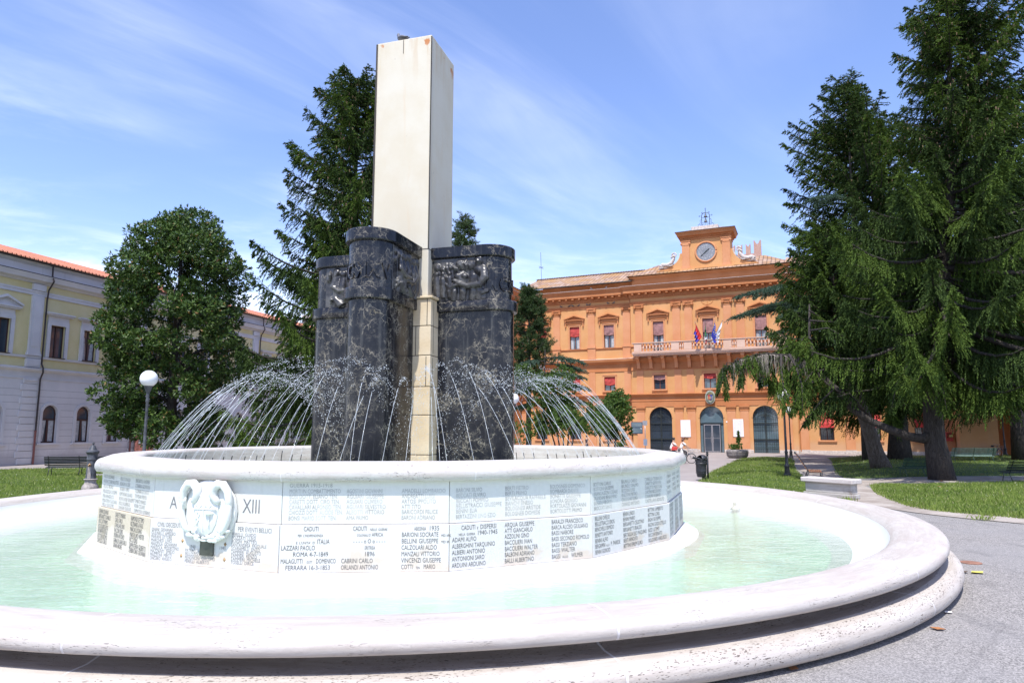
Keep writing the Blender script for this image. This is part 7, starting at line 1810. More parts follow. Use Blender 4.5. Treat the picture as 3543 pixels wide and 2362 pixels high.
leafy('lime_tree', 'small round topped lime with two thin stems right of the jets by the orange wall', (6.6, 45.5, 0), bl, [([(-.2, 0, -.1), (-.25, 0, 1.6), (-.5, 0, 3)], [.07, .06, .03]), ([(.15, .1, -.1), (.2, 0, 1.5), (.5, 0, 3)], [.07, .06, .03])], 65, 'lime', .15, .10, 170, 7)
bl = [(math.cos(a_) * r_, math.sin(a_) * r_, z, q, q, q * .8) for a_, r_, z, q in [(rg_.uniform(0, 6.3), rg_.uniform(.3, 2.9), rg_.uniform(2.0, 6.0), rg_.uniform(.55, 1.0)) for _ in range(40)]]
leafy('yew_tree', 'dark many stemmed bushy tree between the black pylon and the lime', (3.2, 43.5, 0), bl, [([(-.5 + .25 * k, .1 * (k % 2), -.1), (-.45 + .25 * k, 0, 1.2), (-.9 + .45 * k, 0, 2.8)], [.06, .05, .03]) for k in range(5)], 67, 'lime', .15, .07, 170, 7)
bl = [(math.cos(a_) * r_, math.sin(a_) * r_, z, q, q, q * .8) for a_, r_, z, q in [(rg_.uniform(0, 6.3), rg_.uniform(.3, 3.0), rg_.uniform(3.0, 9.5), rg_.uniform(.9, 1.5)) for _ in range(34)]]
leafy('street_tree', 'dark broad tree at the street end between the magnolia and the tall spruce', (-17.0, 66.0, 0), bl, [([(0, 0, -.1), (0, 0, 3), (.2, 0, 7)], [.2, .17, .06])], 69, 'magnolia', .26, .12, 26, 7)
# ------------------------------------------------------------------ street furniture
def globe_lamp(x, y, h, r, label, mat='iron_grey', group='globe street lamps'):
    t = thing('street_lamp', label, 'street lamp', (x, y, lawn_z(x, y)), 0, group)
    mb = MB(); mb.lathe([(.17, 0), (.17, .10), (.13, .14), (.11, .45), (.13, .50), (.10, .56), (.075, .62), (.065, 1.1), (.08, 1.14), (.08, 1.18), (.055, 1.22), (.045, h - r * 2 - .55), (.06, h - r * 2 - .52), (.06, h - r * 2 - .46), (.05, h - r * 2 - .40), (.055, h - r * 2 - .22)], 14)
    mb.build('post', M[mat], t, autos=40)
    mb = MB(); mb.lathe([(.055, h - r * 2 - .22), (.10, h - r * 2 - .10), (.14, h - r * 2 + .03), (.16, h - r * 2 + .06), (.10, h - r * 2 + .075)], 14); mb.build('lamp_collar', M[mat], t, autos=40)
    mb = MB(); mb.ball((0, 0, h - r), r, 28, 18); mb.build('globe', M['globe'], t, smooth=True)
    return t
globe_lamp(-12.78, 24.0, 4.37, .29, 'grey post street lamp with white globe in front of the magnolia')
globe_lamp(.09, 37.0, 4.25, .29, 'street lamp with white globe beside the right hand black pylon')
globe_lamp(13.25, 33.4, 4.2, .29, 'dark street lamp standing beside the brown slatted bench, globe among the boughs', 'iron')
globe_lamp(22.8, 56.5, 4.2, .29, 'small far street lamp at the road edge behind the brown bench', 'iron')
globe_lamp(39.6, 55.5, 4.2, .29, 'pale street lamp in front of the dark archway at the far right')
globe_lamp(7.4, 58.0, 4.2, .29, 'slim far street lamp standing behind the lime tree stems', 'iron')

def slat_bench(x, y, rz, label, slat, leg='iron', W_=2.2, plinth=False):
    t = thing('park_bench', label, 'bench', (x, y, lawn_z(x, y)), rz, 'slatted park benches')
    # seat faces local -y
    for k in range(6):
        mb = MB(); mb.box(-W_ / 2, W_ / 2, -.46 + .075 * k, -.41 + .075 * k, .43 - .010 * k + (.02 if k == 0 else 0), .455 - .010 * k + (.02 if k == 0 else 0)); mb.build('seat_slat', M[slat], t, bevel=.006)
    for k in range(6):
        z = .50 + .072 * k; yy = .02 + .038 * k
        mb = MB(); mb.prism([(yy, z), (yy + .022, z), (yy + .042, z + .05), (yy + .020, z + .05)], -W_ / 2, W_ / 2, 'x'); mb.build('back_slat', M[slat], t)
    for xs in (-W_ / 2 + .18, 0, W_ / 2 - .18):
        mb = MB()
        mb.tube([(xs, -.44, 0), (xs, -.36, .25), (xs, -.40, .41)], .018, 6); mb.tube([(xs, .16, 0), (xs, .03, .25), (xs, -.02, .40)], .018, 6)
        mb.tube([(xs, -.44, .425), (xs, -.20, .40), (xs, 0, .385), (xs, .045, .46), (xs, .27, .92), (xs, .30, .95)], .016, 6)
        mb.build('leg', M[leg], t, smooth=True)
    if plinth:
        for xs in (-W_ / 2 + .18,):
            mb = MB(); mb.box(xs - .2, xs + 1.0, -.5, .25, -.10, .05); mb.build('footing', M['concrete'], t, bevel=.02)
    return t
slat_bench(-20.7, 33.2, R(180 + 18), 'dark slatted bench on the lawn facing the grey building, seen from behind', 'dark_slat', W_=2.9, plinth=True)
slat_bench(20.4, 34.4, R(-173), 'green slatted bench half hidden behind the largest spruce trunk', 'green_slat', 'green_slat', 2.3)
slat_bench(29.0, 43.5, R(172), 'pale sunlit bench on the grass nearest the far wing of the town hall', 'pale_slat', 'green_slat', 2.6)
slat_bench(23.2, 31.0, R(-176), 'blackish bench in deep shade cut off by the right edge of the photo', 'dark_slat', 'dark_slat', 2.4)
# the varnished bench seen end-on
tb = thing('park_bench', 'brown varnished bench with curled iron ends seen from its side at the lamp post', 'bench', (13.35, 31.2, lawn_z(13.35, 31.2)), R(68), None)
for k in range(7):
    mb = MB(); mb.box(-.85, .85, -.50 + .075 * k, -.45 + .075 * k, .46, .49); mb.build('seat_slat', M['brown_slat'], tb, bevel=.006)
for k in range(8):
    mb = MB(); yy = .07 + .055 * k; z = .56 + .088 * k; mb.prism([(yy, z), (yy + .026, z - .012), (yy + .058, z + .045), (yy + .032, z + .057)], -.85, .85, 'x'); mb.build('back_slat', M['brown_slat'], tb)
for xs in (-.78, .78):
    mb = MB(); mb.tube([(xs, -.56, 0), (xs, -.50, .22), (xs, -.52, .45), (xs, -.2, .45), (xs, .02, .46), (xs, .10, .60), (xs, .38, 1.06), (xs, .52, 1.26), (xs, .58, 1.28)], [.035, .03, .03, .028, .03, .03, .028, .025, .03], 7)
    mb.tube([(xs, .02, .46), (xs, .12, .25), (xs, .10, .05), (xs, .18, 0)], .03, 7); mb.build('leg', M['iron'], tb, smooth=True)

# stone block seat
sb = thing('stone_bench', 'weathered stone block seat with overhanging top slab at the path mouth', 'bench', (10.95, 23.9, 0), R(-52.0))
mb = MB(); mb.box(-.90, .90, -.24, .24, .02, .16); mb.box(-.84, .84, -.19, .19, .16, .50); mb.build('base', travertine('lichened_stone', (0.50, 0.48, 0.45), (0.36, 0.34, 0.31), pit=.6, pink=.0, stain=.8), sb, bevel=.02)
mb = MB(); mb.box(-.95, .95, -.30, .30, .502, .66); mb.build('top_slab', travertine('slab_stone', (0.62, 0.58, 0.54), (0.48, 0.44, 0.41), pit=.6, pink=.3, stain=.35), sb, bevel=.03)
sb.rotation_euler = (0, 0, math.atan2(23.0 - 25.3, 11.4 - 10.5) + R(12))

# litter bin
lbz = lawn_z(8.8, 31.7); b_ = thing('litter_bin', 'dark iron litter bin with lid hung on a ball topped post on the grass', 'litter bin', (8.95, 31.7, lbz - .02), R(0))
mb = MB(); mb.tube([(0, 0, 0), (0, 0, 1.22)], .045, 8); mb.ball((0, 0, 1.27), .06, 10, 8); mb.lathe([(.075, 1.17), (.075, 1.2)], 10); mb.lathe([(.08, 0), (.06, .06), (.05, .1)], 10); mb.build('post', M['iron'], b_, smooth=True)
mb = MB(); mb.lathe([(.17, .16), (.20, .20), (.205, .26), (.22, .30), (.225, .40), (.24, .43), (.235, .46), (.235, .70), (.255, .74), (.255, .78), (.24, .80), (.25, .93), (.27, .95), (.25, .955)], 22, (-.30, 0, 0))
bo_ = mb.build('bin_body', M['iron'], b_, autos=35)
mb = MB()
for k in range(18):
    a_ = 2 * PI * k / 18; mb.ball((-.30 + .232 * math.cos(a_), .232 * math.sin(a_), .36), (.018, .018, .022), 6, 4); mb.ball((-.30 + .245 * math.cos(a_), .245 * math.sin(a_), .86), (.015, .015, .018), 6, 4)
mb.build('bin_ornament', M['iron_grey'], bo_)
mb = MB(); mb.lathe([(.26, .0), (.25, .08), (.20, .16), (.10, .21), (.0, .22)], 18, (0, 0, 0), a0=-PI * .55, a1=PI * .75); mb.tube([(.0, -.26, 0), (-.12, -.2, .04), (-.3, 0, .05)], .03, 6); o = mb.build('bin_lid', M['iron'], b_, loc=(-.26, 0, .94), smooth=True); o.rotation_euler = (0, R(-14), 0)
sm = o.modifiers.new('thick', 'SOLIDIFY'); sm.thickness = .02
mb = MB(); mb.tube([(-.36, -.22, .98), (-.50, -.10, 1.02), (-.58, 0, 1.0), (-.50, .10, 1.02), (-.36, .22, .98)], .035, 7); mb.tube([(-.56, 0, .99), (-.64, 0, 1.06), (-.66, 0, .98)], .05, 7); mb.build('lid_lip', M['iron'], b_, smooth=True)
mb = MB(); mb.tube([(-.30, 0, .17), (-.15, 0, .10), (0, 0, .18)], .025, 6); mb.tube([(-.18, 0, .16), (-.06, 0, .03), (0, 0, .06)], .02, 6); mb.build('bracket', M['iron'], b_, smooth=True)

# drinking fountain
df = thing('drinking_fountain', 'cast iron pillar drinking fountain with brass tap and limescaled foot', 'drinking fountain', (-14.8, 24.4, 0), R(10))
mb = MB(); mb.lathe([(.19, .55), (.185, .60), (.165, .64), (.16, .68), (.155, 1.22), (.175, 1.25), (.175, 1.28), (.165, 1.31), (.165, 1.44), (.20, 1.49), (.215, 1.52), (.21, 1.55), (.13, 1.60), (.09, 1.69), (.07, 1.74), (.03, 1.76), (.025, 1.79)], 12); mb.ball((0, 0, 1.825), .045, 10, 8)
mb.build('pillar', M['iron_grey'], df, autos=30)
mb = MB(); mb.lathe([(.27, 0), (.27, .28), (.25, .36), (.20, .42), (.18, .46), (.18, .55), (.22, .56), (.23, .585), (.20, .60)], 12); mb.prism([(-.17, .02), (.17, .02), (.17, .18), (.08, .22), (0, .25), (-.08, .22), (-.17, .18)], -.29, -.2, 'y'); mb.build('foot', M['iron_pale'], df, autos=30)
mb = MB(); mb.ball((0, -.17, 1.08), (.055, .04, .055), 10, 8); mb.tube([(0, -.17, 1.08), (0, -.26, 1.08), (0, -.29, 1.04)], [.03, .024, .02], 8); mb.build('tap', M['brass'], df, smooth=True)
mb = MB(); mb.box(-.055, .055, -.1685, -.15, .62, 1.02); mb.build('lime_stain', M['iron_pale'], df)
mb = MB(); mb.lathe([(.42, 0), (.42, .035), (.36, .04)], 20); mb.build('drain_slab', M['concrete'], df)

# planters
def planter(x, y, label, s=1.0):
    t = thing('planter', label, 'planter', (x, y, 0.004)); mb = MB()
    mb.lathe([(.62 * s, 0), (.78 * s, .10), (.86 * s, .26), (.84 * s, .30), (.87 * s, .34), (.85 * s, .38), (.88 * s, .44), (.86 * s, .62), (.80 * s, .68), (.70 * s, .69), (.70 * s, .58), (0, .58)], 32); mb.build('bowl', plain('grey_planter_stone', (0.21, 0.19, 0.18), .9, var=.25, bs=.3), t, autos=40)
    rg = np.random.default_rng(int(x * 10)); c = Cloud()
    for k in range(70):
        h = rg.uniform(.1, 1.5) ; r_ = .30 * (1.6 - h) / 1.5 * rg.uniform(.3, 1.1); a_ = rg.uniform(0, 2 * PI); o = np.array([[.15 + math.cos(a_) * r_, math.sin(a_) * r_, .62 + h]])
        B = np.repeat(o, 9, 0); c.add(B, rg.normal(0, .7, (9, 3)) + (0, 0, .5), rg.uniform(.12, .2, 9), .07)
    n = 420; a_ = rg.uniform(0, 2 * PI, n); r_ = rg.uniform(.0, .55, n); B = np.stack([-.25 + np.cos(a_) * r_ * .8, np.sin(a_) * r_, .62 + rg.uniform(0, .4, n)], 1); c.add(B, rg.normal(0, .6, (n, 3)) + (0, 0, .7), rg.uniform(.15, .3, n), .04)
    c.build('plant', M['lime'], t); mb = MB(); mb.tube([(.15, 0, .58), (.15, 0, 2.0)], [.025, .008], 6); mb.build('stem', M['bark'], t)
planter(18.45, 56.6, 'round grey stone planter with a pointed shrub in front of the glass door')
planter(10.6, 66.5, 'stone planter with yellow green shrub half hidden behind the drum by the barred arch', .8)

# road sign
t = thing('road_sign', 'thin grey sign post with small square sign before the display case', 'road sign', (11.6, 60.0, 0), R(-15)); mb = MB(); mb.tube([(0, 0, 0), (0, 0, 3.05)], .035, 8); mb.build('pole', M['steel'], t, smooth=True)
mb = MB(); mb.box(-.20, .20, -.03, -.036 + .0, 2.68, 3.1) if False else mb.box(-.20, .20, -.055, -.036, 2.68, 3.08); mb.build('sign_plate', plain('sign_back_grey', (0.30, 0.31, 0.33), .5, .3), t)
mb = MB(); mb.box(-.16, .16, -.055, -.036, .95, 1.5); mb.build('notice_plate', plain('notice_blue_grey', (0.20, 0.24, 0.32), .5), t)

# post box on the wing
pb = thing('post_box', 'red post box with yellow plate fixed on the orange wall recess', 'post box', on_th(18.55, .30, 1.28), RZT); mb = MB(); mb.box(-.28, .28, -.24, 0, 0, .80); mb.build('case', M['blind_red'], pb, bevel=.03)
mb = MB(); mb.box(-.02, .27, -.26, -.241, .38, .56); mb.build('plate', plain('post_yellow', (0.62, 0.55, 0.20), .5), pb); mb = MB(); mb.box(-.22, .22, -.255, -.241, .62, .66); mb.build('slot', M['iron'], pb)

# small things on the ground
mb = MB(); mb.lathe([(.17, 0), (.17, .010), (.14, .012)], 28, cap=True); mb.add([(.14 * math.cos(2 * PI * k / 28), .14 * math.sin(2 * PI * k / 28), .0118) for k in range(28)], [tuple(range(28))]); tag(mb.build('manhole_cover', plain('rusty_iron', (0.26, 0.13, 0.085), .8, var=.3), loc=(8.0, 12.3, .001)), 'round rusty manhole cover set in the grey asphalt', 'manhole cover')
def dead_leaf(x, y, s, rz, m, label, cat='leaf', group=None):
    mb = MB(); v = []
    for i, q in enumerate(np.linspace(0, 1, 7)):
        w_ = .30 * math.sin(PI * q) ** 1.2 * (1 + .35 * (i % 2)) + .004; v += [((q - .5) * s, -w_ * s, .012 + .10 * s * (q - .5) ** 2 + .06 * s), ((q - .5) * s, 0, .010 + .12 * s * (q - .5) ** 2), ((q - .5) * s, w_ * s, .012 + .10 * s * (q - .5) ** 2 + .05 * s)]
    mb.add(v, [(3 * i + j, 3 * i + 3 + j, 3 * i + 4 + j, 3 * i + 1 + j) for i in range(6) for j in range(2)]); o = mb.build('fallen_leaf', m, loc=(x, y, lawn_z(x, y)), rz=rz, smooth=True); tag(o, label, cat, group)
ly = plain('yellow_leaf', (0.62, 0.58, 0.12), .7); lw_ = plain('pale_scrap', (0.72, 0.70, 0.68), .8)
dead_leaf(7.52, 11.42, .24, .3, ly, 'bright yellow leaf lying on the asphalt beside the manhole cover')
dead_leaf(7.30, 11.46, .20, .1, plain('dark_leaf', (0.09, 0.06, 0.04), .8), 'dark shrivelled leaf touching the bright yellow leaf')
dead_leaf(4.94, 8.28, .16, -.6, M['leaf_dry'], 'curled orange brown leaf alone on the asphalt near the basin')
dead_leaf(5.52, 9.0, .12, .4, lw_, 'small white paper scrap lying on the asphalt near the basin shadow', 'paper scrap')
dead_leaf(2.72, 6.95, .13, .9, M['leaf_dry'], 'brown leaf lying in the shadow under the basin rim', 'leaf')
dead_leaf(14.6, 18.6, .42, .5, plain('straw_leaf', (0.50, 0.36, 0.20), .8), 'large straw coloured leaf lying in the front lawn grass')
rr = random.Random(12); 
for k in range(16):
    x = rr.uniform(15, 24); y = rr.uniform(22, 36); dead_leaf(x, y, rr.uniform(.18, .3), rr.uniform(0, 6), M['leaf_dry'], 'brown dry leaf lying in the grass around the spruces', 'leaf', 'dry leaves on the grass')
# weeds on the pale strip
c = Cloud()
for (x, y, n) in ((12.0, 17.9, 50), (13.3, 16.4, 160), (13.8, 15.9, 130), (10.6, 22.3, 120), (12.9, 16.8, 60)):
    P = np.stack([x + rng.normal(0, .16, n), y + rng.normal(0, .14, n), np.full(n, .015)], 1); c.add(P, np.c_[rng.normal(0, .5, (n, 2)), np.ones(n)], rng.uniform(.06, .24, n), .025)
tag(c.build('weeds', M['grass']), kind='stuff')
# parked car glimpsed at the street end
cr = thing('parked_car', 'pale silver parked car glimpsed between the tall spruce and the black pylon', 'car', (-21.0, 74.0, .004), R(6))
mb = MB(); mb.prism([(-2.0, .30), (2.0, .30), (2.05, .62), (1.9, .82), (1.1, .92), (.45, 1.38), (-.85, 1.42), (-1.55, .98), (-2.0, .90), (-2.08, .6)], -.82, .82, 'y'); mb.build('body', plain('silver_paint', (0.55, 0.56, 0.60), .25, .4), cr, bevel=.07)
mb = MB(); mb.prism([(-1.4, .97), (.98, .94), (.42, 1.30), (-.80, 1.34)], -.83, .83, 'y'); mb.build('window', M['pane'], cr)
for x in (-1.25, 1.3):
    for s in (-1, 1):
        mb = MB(); mb.tube([(x, s * .66, .31), (x, s * .84, .31)], .31, 18); w_ = mb.build('wheel', M['tyre'], cr, autos=40); mb = MB(); mb.tube([(x, s * .845, .31), (x, s * .852, .31)], .19, 14); mb.build('rim', M['steel'], w_)
# ------------------------------------------------------------------ people and bicycles
def skin_body(name, joints, bones, mat, parent, sub=1):
    """one continuous surface grown round a skeleton: joints {name: (pos, radius)}"""
    me = bpy.data.meshes.new(name); ks = list(joints); me.from_pydata([joints[k][0] for k in ks], [(ks.index(a), ks.index(b)) for a, b in bones], [])
    me.materials.append(mat); o = bpy.data.objects.new(name, me); col.objects.link(o); o.parent = parent
    sk = o.modifiers.new('skin', 'SKIN'); sk.use_smooth_shade = True
    if not me.skin_vertices: me.attributes.new('skin', 'FLOAT', 'POINT') if False else None
    for i, k in enumerate(ks):
        r = joints[k][1]; r = (r, r) if not hasattr(r, '__len__') else r
        me.skin_vertices[0].data[i].radius = r
    me.skin_vertices[0].data[0].use_root = True
    sb_ = o.modifiers.new('sub', 'SUBSURF'); sb_.levels = sub; sb_.render_levels = sub
    return o
def ensure_skin(me):
    bm = bmesh.new(); bm.from_mesh(me); bm.verts.layers.skin.verify(); bm.to_mesh(me); bm.free()
_old = bpy.data.meshes.new
def person(label, loc, rz, J, shirt, trouser, hair, bag=None, scale=1.0, long_hair=False, group=None):
    """J: joint positions of the pose (x right, -y forward, z up)"""
    t = thing('person', label, 'person', loc, rz, group); t.scale = (scale,) * 3
    def limb(name, chain, radii, mat, parent):
        ks = {f'{i}': (tuple(p), radii[i]) for i, p in enumerate(chain)}
        me = bpy.data.meshes.new(name); me.from_pydata([tuple(p) for p in chain], [(i, i + 1) for i in range(len(chain) - 1)], []); ensure_skin(me)
        me.materials.append(mat); o = bpy.data.objects.new(name, me); col.objects.link(o); o.parent = parent
        for i in range(len(chain)):
            r = radii[i]; me.skin_vertices[0].data[i].radius = r if hasattr(r, '__len__') else (r, r)
        me.skin_vertices[0].data[0].use_root = True
        s_ = o.modifiers.new('skin', 'SKIN'); s_.use_smooth_shade = True; q = o.modifiers.new('sub', 'SUBSURF'); q.levels = q.render_levels = 1
        return o
    # continuous body: pelvis - spine - neck - head, arms and legs
    order = ['pelvis', 'waist', 'chest', 'neck', 'head0', 'head1', 'shL', 'elL', 'wrL', 'haL', 'shR', 'elR', 'wrR', 'haR', 'hipL', 'knL', 'anL', 'toL', 'hipR', 'knR', 'anR', 'toR']
    bones = [('pelvis', 'waist'), ('waist', 'chest'), ('chest', 'neck'), ('neck', 'head0'), ('head0', 'head1'), ('chest', 'shL'), ('shL', 'elL'), ('elL', 'wrL'), ('wrL', 'haL'), ('chest', 'shR'), ('shR', 'elR'), ('elR', 'wrR'), ('wrR', 'haR'), ('pelvis', 'hipL'), ('hipL', 'knL'), ('knL', 'anL'), ('anL', 'toL'), ('pelvis', 'hipR'), ('hipR', 'knR'), ('knR', 'anR'), ('anR', 'toR')]
    rad = dict(pelvis=(.125, .10), waist=(.115, .085), chest=(.135, .095), neck=.048, head0=.062, head1=.075, shL=.055, elL=.040, wrL=.028, haL=.030, shR=.055, elR=.040, wrR=.028, haR=.030, hipL=.082, knL=.055, anL=.036, toL=.036, hipR=.082, knR=.055, anR=.036, toR=.036)
    me = bpy.data.meshes.new('body'); me.from_pydata([tuple(J[k]) for k in order], [(order.index(a), order.index(b)) for a, b in bones], []); ensure_skin(me); me.materials.append(M['skin'])
    o = bpy.data.objects.new('body', me); col.objects.link(o); o.parent = t
    for i, k in enumerate(order):
        r = rad[k]; me.skin_vertices[0].data[i].radius = r if hasattr(r, '__len__') else (r, r)
    me.skin_vertices[0].data[0].use_root = True
    s_ = o.modifiers.new('skin', 'SKIN'); s_.use_smooth_shade = True; q = o.modifiers.new('sub', 'SUBSURF'); q.levels = q.render_levels = 2
    V_ = lambda k: Vector(J[k])
    # face
    hd = V_('head1'); fw_ = Vector(J.get('look', (0, -1, 0))).normalized(); sd_ = fw_.cross(Vector((0, 0, 1))).normalized()
    mb = MB(); c0 = hd + Vector((0, 0, -.015))
    mb.ball(tuple(c0 + fw_ * .098 - Vector((0, 0, .015))), (.014, .018, .022), 7, 6)
    for s in (-1, 1): mb.ball(tuple(c0 + sd_ * s * .078 - Vector((0, 0, .01))), (.018, .014, .03), 6, 5)
    mb.build('face', M['skin'], o, smooth=True)
    mb = MB()
    for s in (-1, 1): mb.ball(tuple(c0 + fw_ * .083 + sd_ * s * .030 + Vector((0, 0, .012))), (.011, .008, .007), 6, 4)
    mb.ball(tuple(c0 + fw_ * .082 - Vector((0, 0, .052))), (.020, .008, .006), 6, 4); mb.build('features', M['hair'], o)
    mb = MB(); mb.ball(tuple(hd - fw_ * .022 + Vector((0, 0, .035))), (.098, .104, .092), 12, 9)
    if long_hair: mb.tube([tuple(hd - fw_ * .05 + Vector((0, 0, .02))), tuple(hd - fw_ * .085 - Vector((0, 0, .12))), tuple(hd - fw_ * .08 - Vector((0, 0, .26)))], [.085, .075, .03], 9)
    mb.build('hair', hair, t, smooth=True)
    # clothes
    limb('shirt', [J['pelvis'] + Vector((0, 0, .02)), J['waist'], J['chest'], J['neck'] - Vector((0, 0, .04))], [(.155, .125), (.145, .115), (.165, .122), (.075, .07)], shirt, t)
    for a_, b_ in (('shL', 'elL'), ('shR', 'elR')): limb('sleeve', [V_('chest').lerp(V_(a_), .55), V_(a_), V_(a_).lerp(V_(b_), .9)], [.07, .072, .058], shirt, t)
    for a_, b_, c_ in (('hipL', 'knL', 'anL'), ('hipR', 'knR', 'anR')): limb('trouser_leg', [V_('pelvis').lerp(V_(a_), .4), V_(a_), V_(b_), V_(b_).lerp(V_(c_), .92)], [.105, .10, .072, .055], trouser, t)
    for a_, b_ in (('anL', 'toL'), ('anR', 'toR')): limb('shoe', [V_(a_) - Vector((0, 0, .03)), V_(b_)], [.045, .042], M['tyre'], t)
    # hands: five fingers
    for w_, h_, nm in (('wrL', 'haL', 'L'), ('wrR', 'haR', 'R')):
        d_ = (V_(h_) - V_(w_)).normalized(); u = d_.cross(Vector((0, 1, .2))).normalized(); mb = MB()
        for k in range(4):
            b = V_(h_) + u * (.020 * (k - 1.5)); l_ = (.060, .070, .066, .052)[k]; n_ = d_.cross(u)
            mb.tube([b, b + d_ * l_ * .5 + n_ * .006, b + d_ * l_ * .8 + n_ * .025, b + d_ * l_ * .75 + n_ * .05], [.009, .0085, .008, .006], 6)
        b = V_(h_) - d_ * .03 + u * .03; mb.tube([b, b + u * .025 + d_ * .02, b + u * .03 + d_ * .045], [.010, .009, .007], 6); mb.build('fingers', M['skin'], o, smooth=True)
    return t
def P3(**k): return {a: Vector(b) for a, b in k.items()}
def bicycle(label, loc, rz, m, group=None):
    """wheels in the local x-z plane, riding towards +x"""
    t = thing('bicycle', label, 'bicycle', loc, rz, group)
    for x in (-.52, .55):
        mb = MB(); mb.tube([(x + .33 * math.cos(2 * PI * k / 32), 0, .345 + .33 * math.sin(2 * PI * k / 32)) for k in range(33)], .018, 6, caps=False); w_ = mb.build('wheel', M['tyre'], t, smooth=True)
        mb = MB(); mb.tube([(x + .30 * math.cos(2 * PI * k / 32), 0, .345 + .30 * math.sin(2 * PI * k / 32)) for k in range(33)], .010, 5, caps=False)
        for k in range(14): a_ = 2 * PI * k / 14; mb.tube([(x, .02 * (-1) ** k, .345), (x + .30 * math.cos(a_), 0, .345 + .30 * math.sin(a_))], .0022, 3)
        mb.tube([(x, -.05, .345), (x, .05, .345)], .022, 8); mb.build('rim', M['steel'], w_)
        mb = MB(); mb.tube([(x + .37 * math.cos(a_), 0, .345 + .37 * math.sin(a_)) for a_ in np.linspace(.3, 2.6, 14)], .016, 5); mb.build('mudguard', m, t)
    mb = MB()
    for a_, b_ in (((-.52, 0, .345), (-.08, 0, .30)), ((-.08, 0, .30), (-.22, 0, .80)), ((-.52, 0, .345), (-.20, 0, .70)), ((-.08, 0, .30), (.38, 0, .72)), ((.36, 0, .78), (.55, 0, .345))): mb.tube([a_, b_], .018, 7)
    mb.tube([(-.19, 0, .62), (.10, 0, .42), (.36, 0, .66)], .016, 7); mb.tube([(.36, 0, .78), (.32, 0, 1.0)], .016, 7); mb.build('frame', m, t, smooth=True)
    mb = MB(); mb.tube([(.18, -.28, 1.02), (.30, -.24, 1.06), (.33, 0, 1.0), (.30, .24, 1.06), (.18, .28, 1.02)], .014, 7); mb.build('handlebar', M['steel'], t, smooth=True)
    mb = MB(); mb.tube([(-.36, 0, .90), (-.24, 0, .90), (-.06, 0, .91)], [.085, .075, .028], 9); mb.tube([(-.22, 0, .80), (-.23, 0, .88)], .014, 6); mb.build('saddle', M['tyre'], t, smooth=True)
    mb = MB(); mb.tube([(-.08, -.07, .30), (-.08, .07, .30)], .05, 12); mb.tube([(-.08, -.08, .30), (.06, -.08, .20)], .011, 5); mb.tube([(-.08, .08, .30), (-.22, .08, .40)], .011, 5); mb.build('crank', M['iron'], t)
    mb = MB()
    for s in (-1, 1): mb.tube([(.44, s * .14, .70), (.70, s * .14, .70), (.72, s * .14, .92), (.42, s * .14, .92), (.44, s * .14, .70)], .008, 4)
    for q in np.linspace(.44, .71, 6): mb.tube([(q, -.14, .92), (q, -.14, .70), (q, .14, .70), (q, .14, .92)], .004, 3)
    mb.build('basket', M['steel'], t)
    return t
# cyclists: seated, riding to the right along the road
RIDE = dict(pelvis=(0, .20, .95), waist=(0, .14, 1.10), chest=(0, .05, 1.34), neck=(0, .0, 1.50), head0=(0, -.03, 1.57), head1=(0, -.045, 1.665), shL=(-.17, .02, 1.40), elL=(-.22, -.16, 1.22), wrL=(-.25, -.34, 1.09), haL=(-.26, -.40, 1.06), shR=(.17, .02, 1.40), elR=(.22, -.16, 1.22), wrR=(.25, -.34, 1.09), haR=(.26, -.40, 1.06), hipL=(-.09, .18, .93), knL=(-.10, -.20, .78), anL=(-.10, -.06, .36), toL=(-.10, -.20, .29), hipR=(.09, .18, .93), knR=(.10, -.16, .62), anR=(.10, .08, .24), toR=(.10, -.06, .16))
def ride(loc, rz, lab_p, lab_b, shirt, hair, long_hair, s=1.0):
    bicycle(lab_b, loc, rz, M['bike_paint'], 'bicycles of the two riders')
    return person(lab_p, Vector(loc), rz + PI / 2, P3(**RIDE), shirt, M['trouser'], hair, long_hair=long_hair, scale=s)
zr_ = .006
ride((10.9, 46.6, zr_), R(4), 'person in white shirt with dark hair cycling past, red bag at the side', 'light bicycle ridden by the person with the red bag', M['shirt'], M['hair'], False)
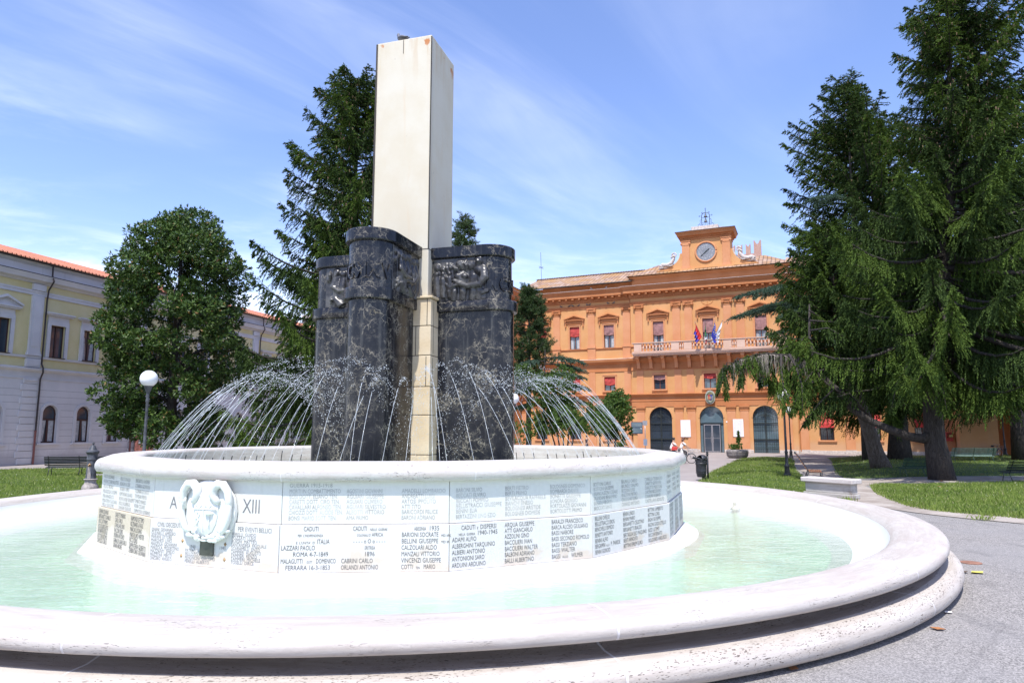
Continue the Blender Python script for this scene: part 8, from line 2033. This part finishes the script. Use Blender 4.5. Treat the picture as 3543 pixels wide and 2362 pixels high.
ride((11.75, 47.4, zr_), R(4), 'person in white top with auburn hair cycling just ahead of the other rider', 'bicycle with front basket ridden by the person with auburn hair', M['shirt'], M['hair_red'], True)
t = thing('shoulder_bag', 'bright red shoulder bag hanging at the hip of the dark haired cyclist', 'bag', (10.92, 46.40, .0)); mb = MB(); mb.prism([(-.20, .93), (.18, .93), (.21, 1.17), (-.17, 1.19)], -.06, .06, 'y'); mb.build('bag_body', M['red_cloth'], t, bevel=.04); mb = MB(); mb.tube([(-.15, .0, 1.17), (-.05, .02, 1.36), (.03, .06, 1.44), (.10, .03, 1.34), (.15, 0, 1.16)], .012, 5); mb.build('strap', M['red_cloth'], t)
t = thing('carrier_bag', 'white plastic carrier bag hanging from the front bicycle handlebar', 'bag', (11.55, 47.08, 0)); mb = MB(); mb.tube([(0, 0, .42), (.02, 0, .60), (0, 0, .82), (0, 0, .98)], [(.13), .16, .11, .03], 9); mb.build('bag_body', M['shirt'], t, smooth=True); mb = MB(); mb.tube([(-.03, 0, .96), (0, .05, 1.08), (.03, 0, .96)], .012, 5); mb.build('handle', M['shirt'], t)
STAND = dict(pelvis=(0, 0, .95), waist=(0, 0, 1.10), chest=(0, -.01, 1.34), neck=(0, 0, 1.50), head0=(0, -.02, 1.57), head1=(0, -.03, 1.665), shL=(-.17, 0, 1.42), elL=(-.22, .04, 1.16), wrL=(-.22, -.06, .92), haL=(-.22, -.08, .84), shR=(.17, 0, 1.42), elR=(.22, .02, 1.16), wrR=(.20, -.12, .95), haR=(.20, -.15, .88), hipL=(-.09, 0, .92), knL=(-.10, -.10, .50), anL=(-.10, -.02, .09), toL=(-.10, -.16, .04), hipR=(.09, 0, .92), knR=(.10, .02, .50), anR=(.10, .14, .10), toR=(.10, .03, .04))
person('person in dark clothes walking along the orange wall behind the jets', (7.15, 66.0, .004), R(110), P3(**STAND), M['trouser'], M['trouser'], M['hair'])
bicycle('parked bicycle leaning in the dark archway, only its wheel catching light', on_th(21.55, -1.75, 0), R(-23.4 + 40), M['iron'])
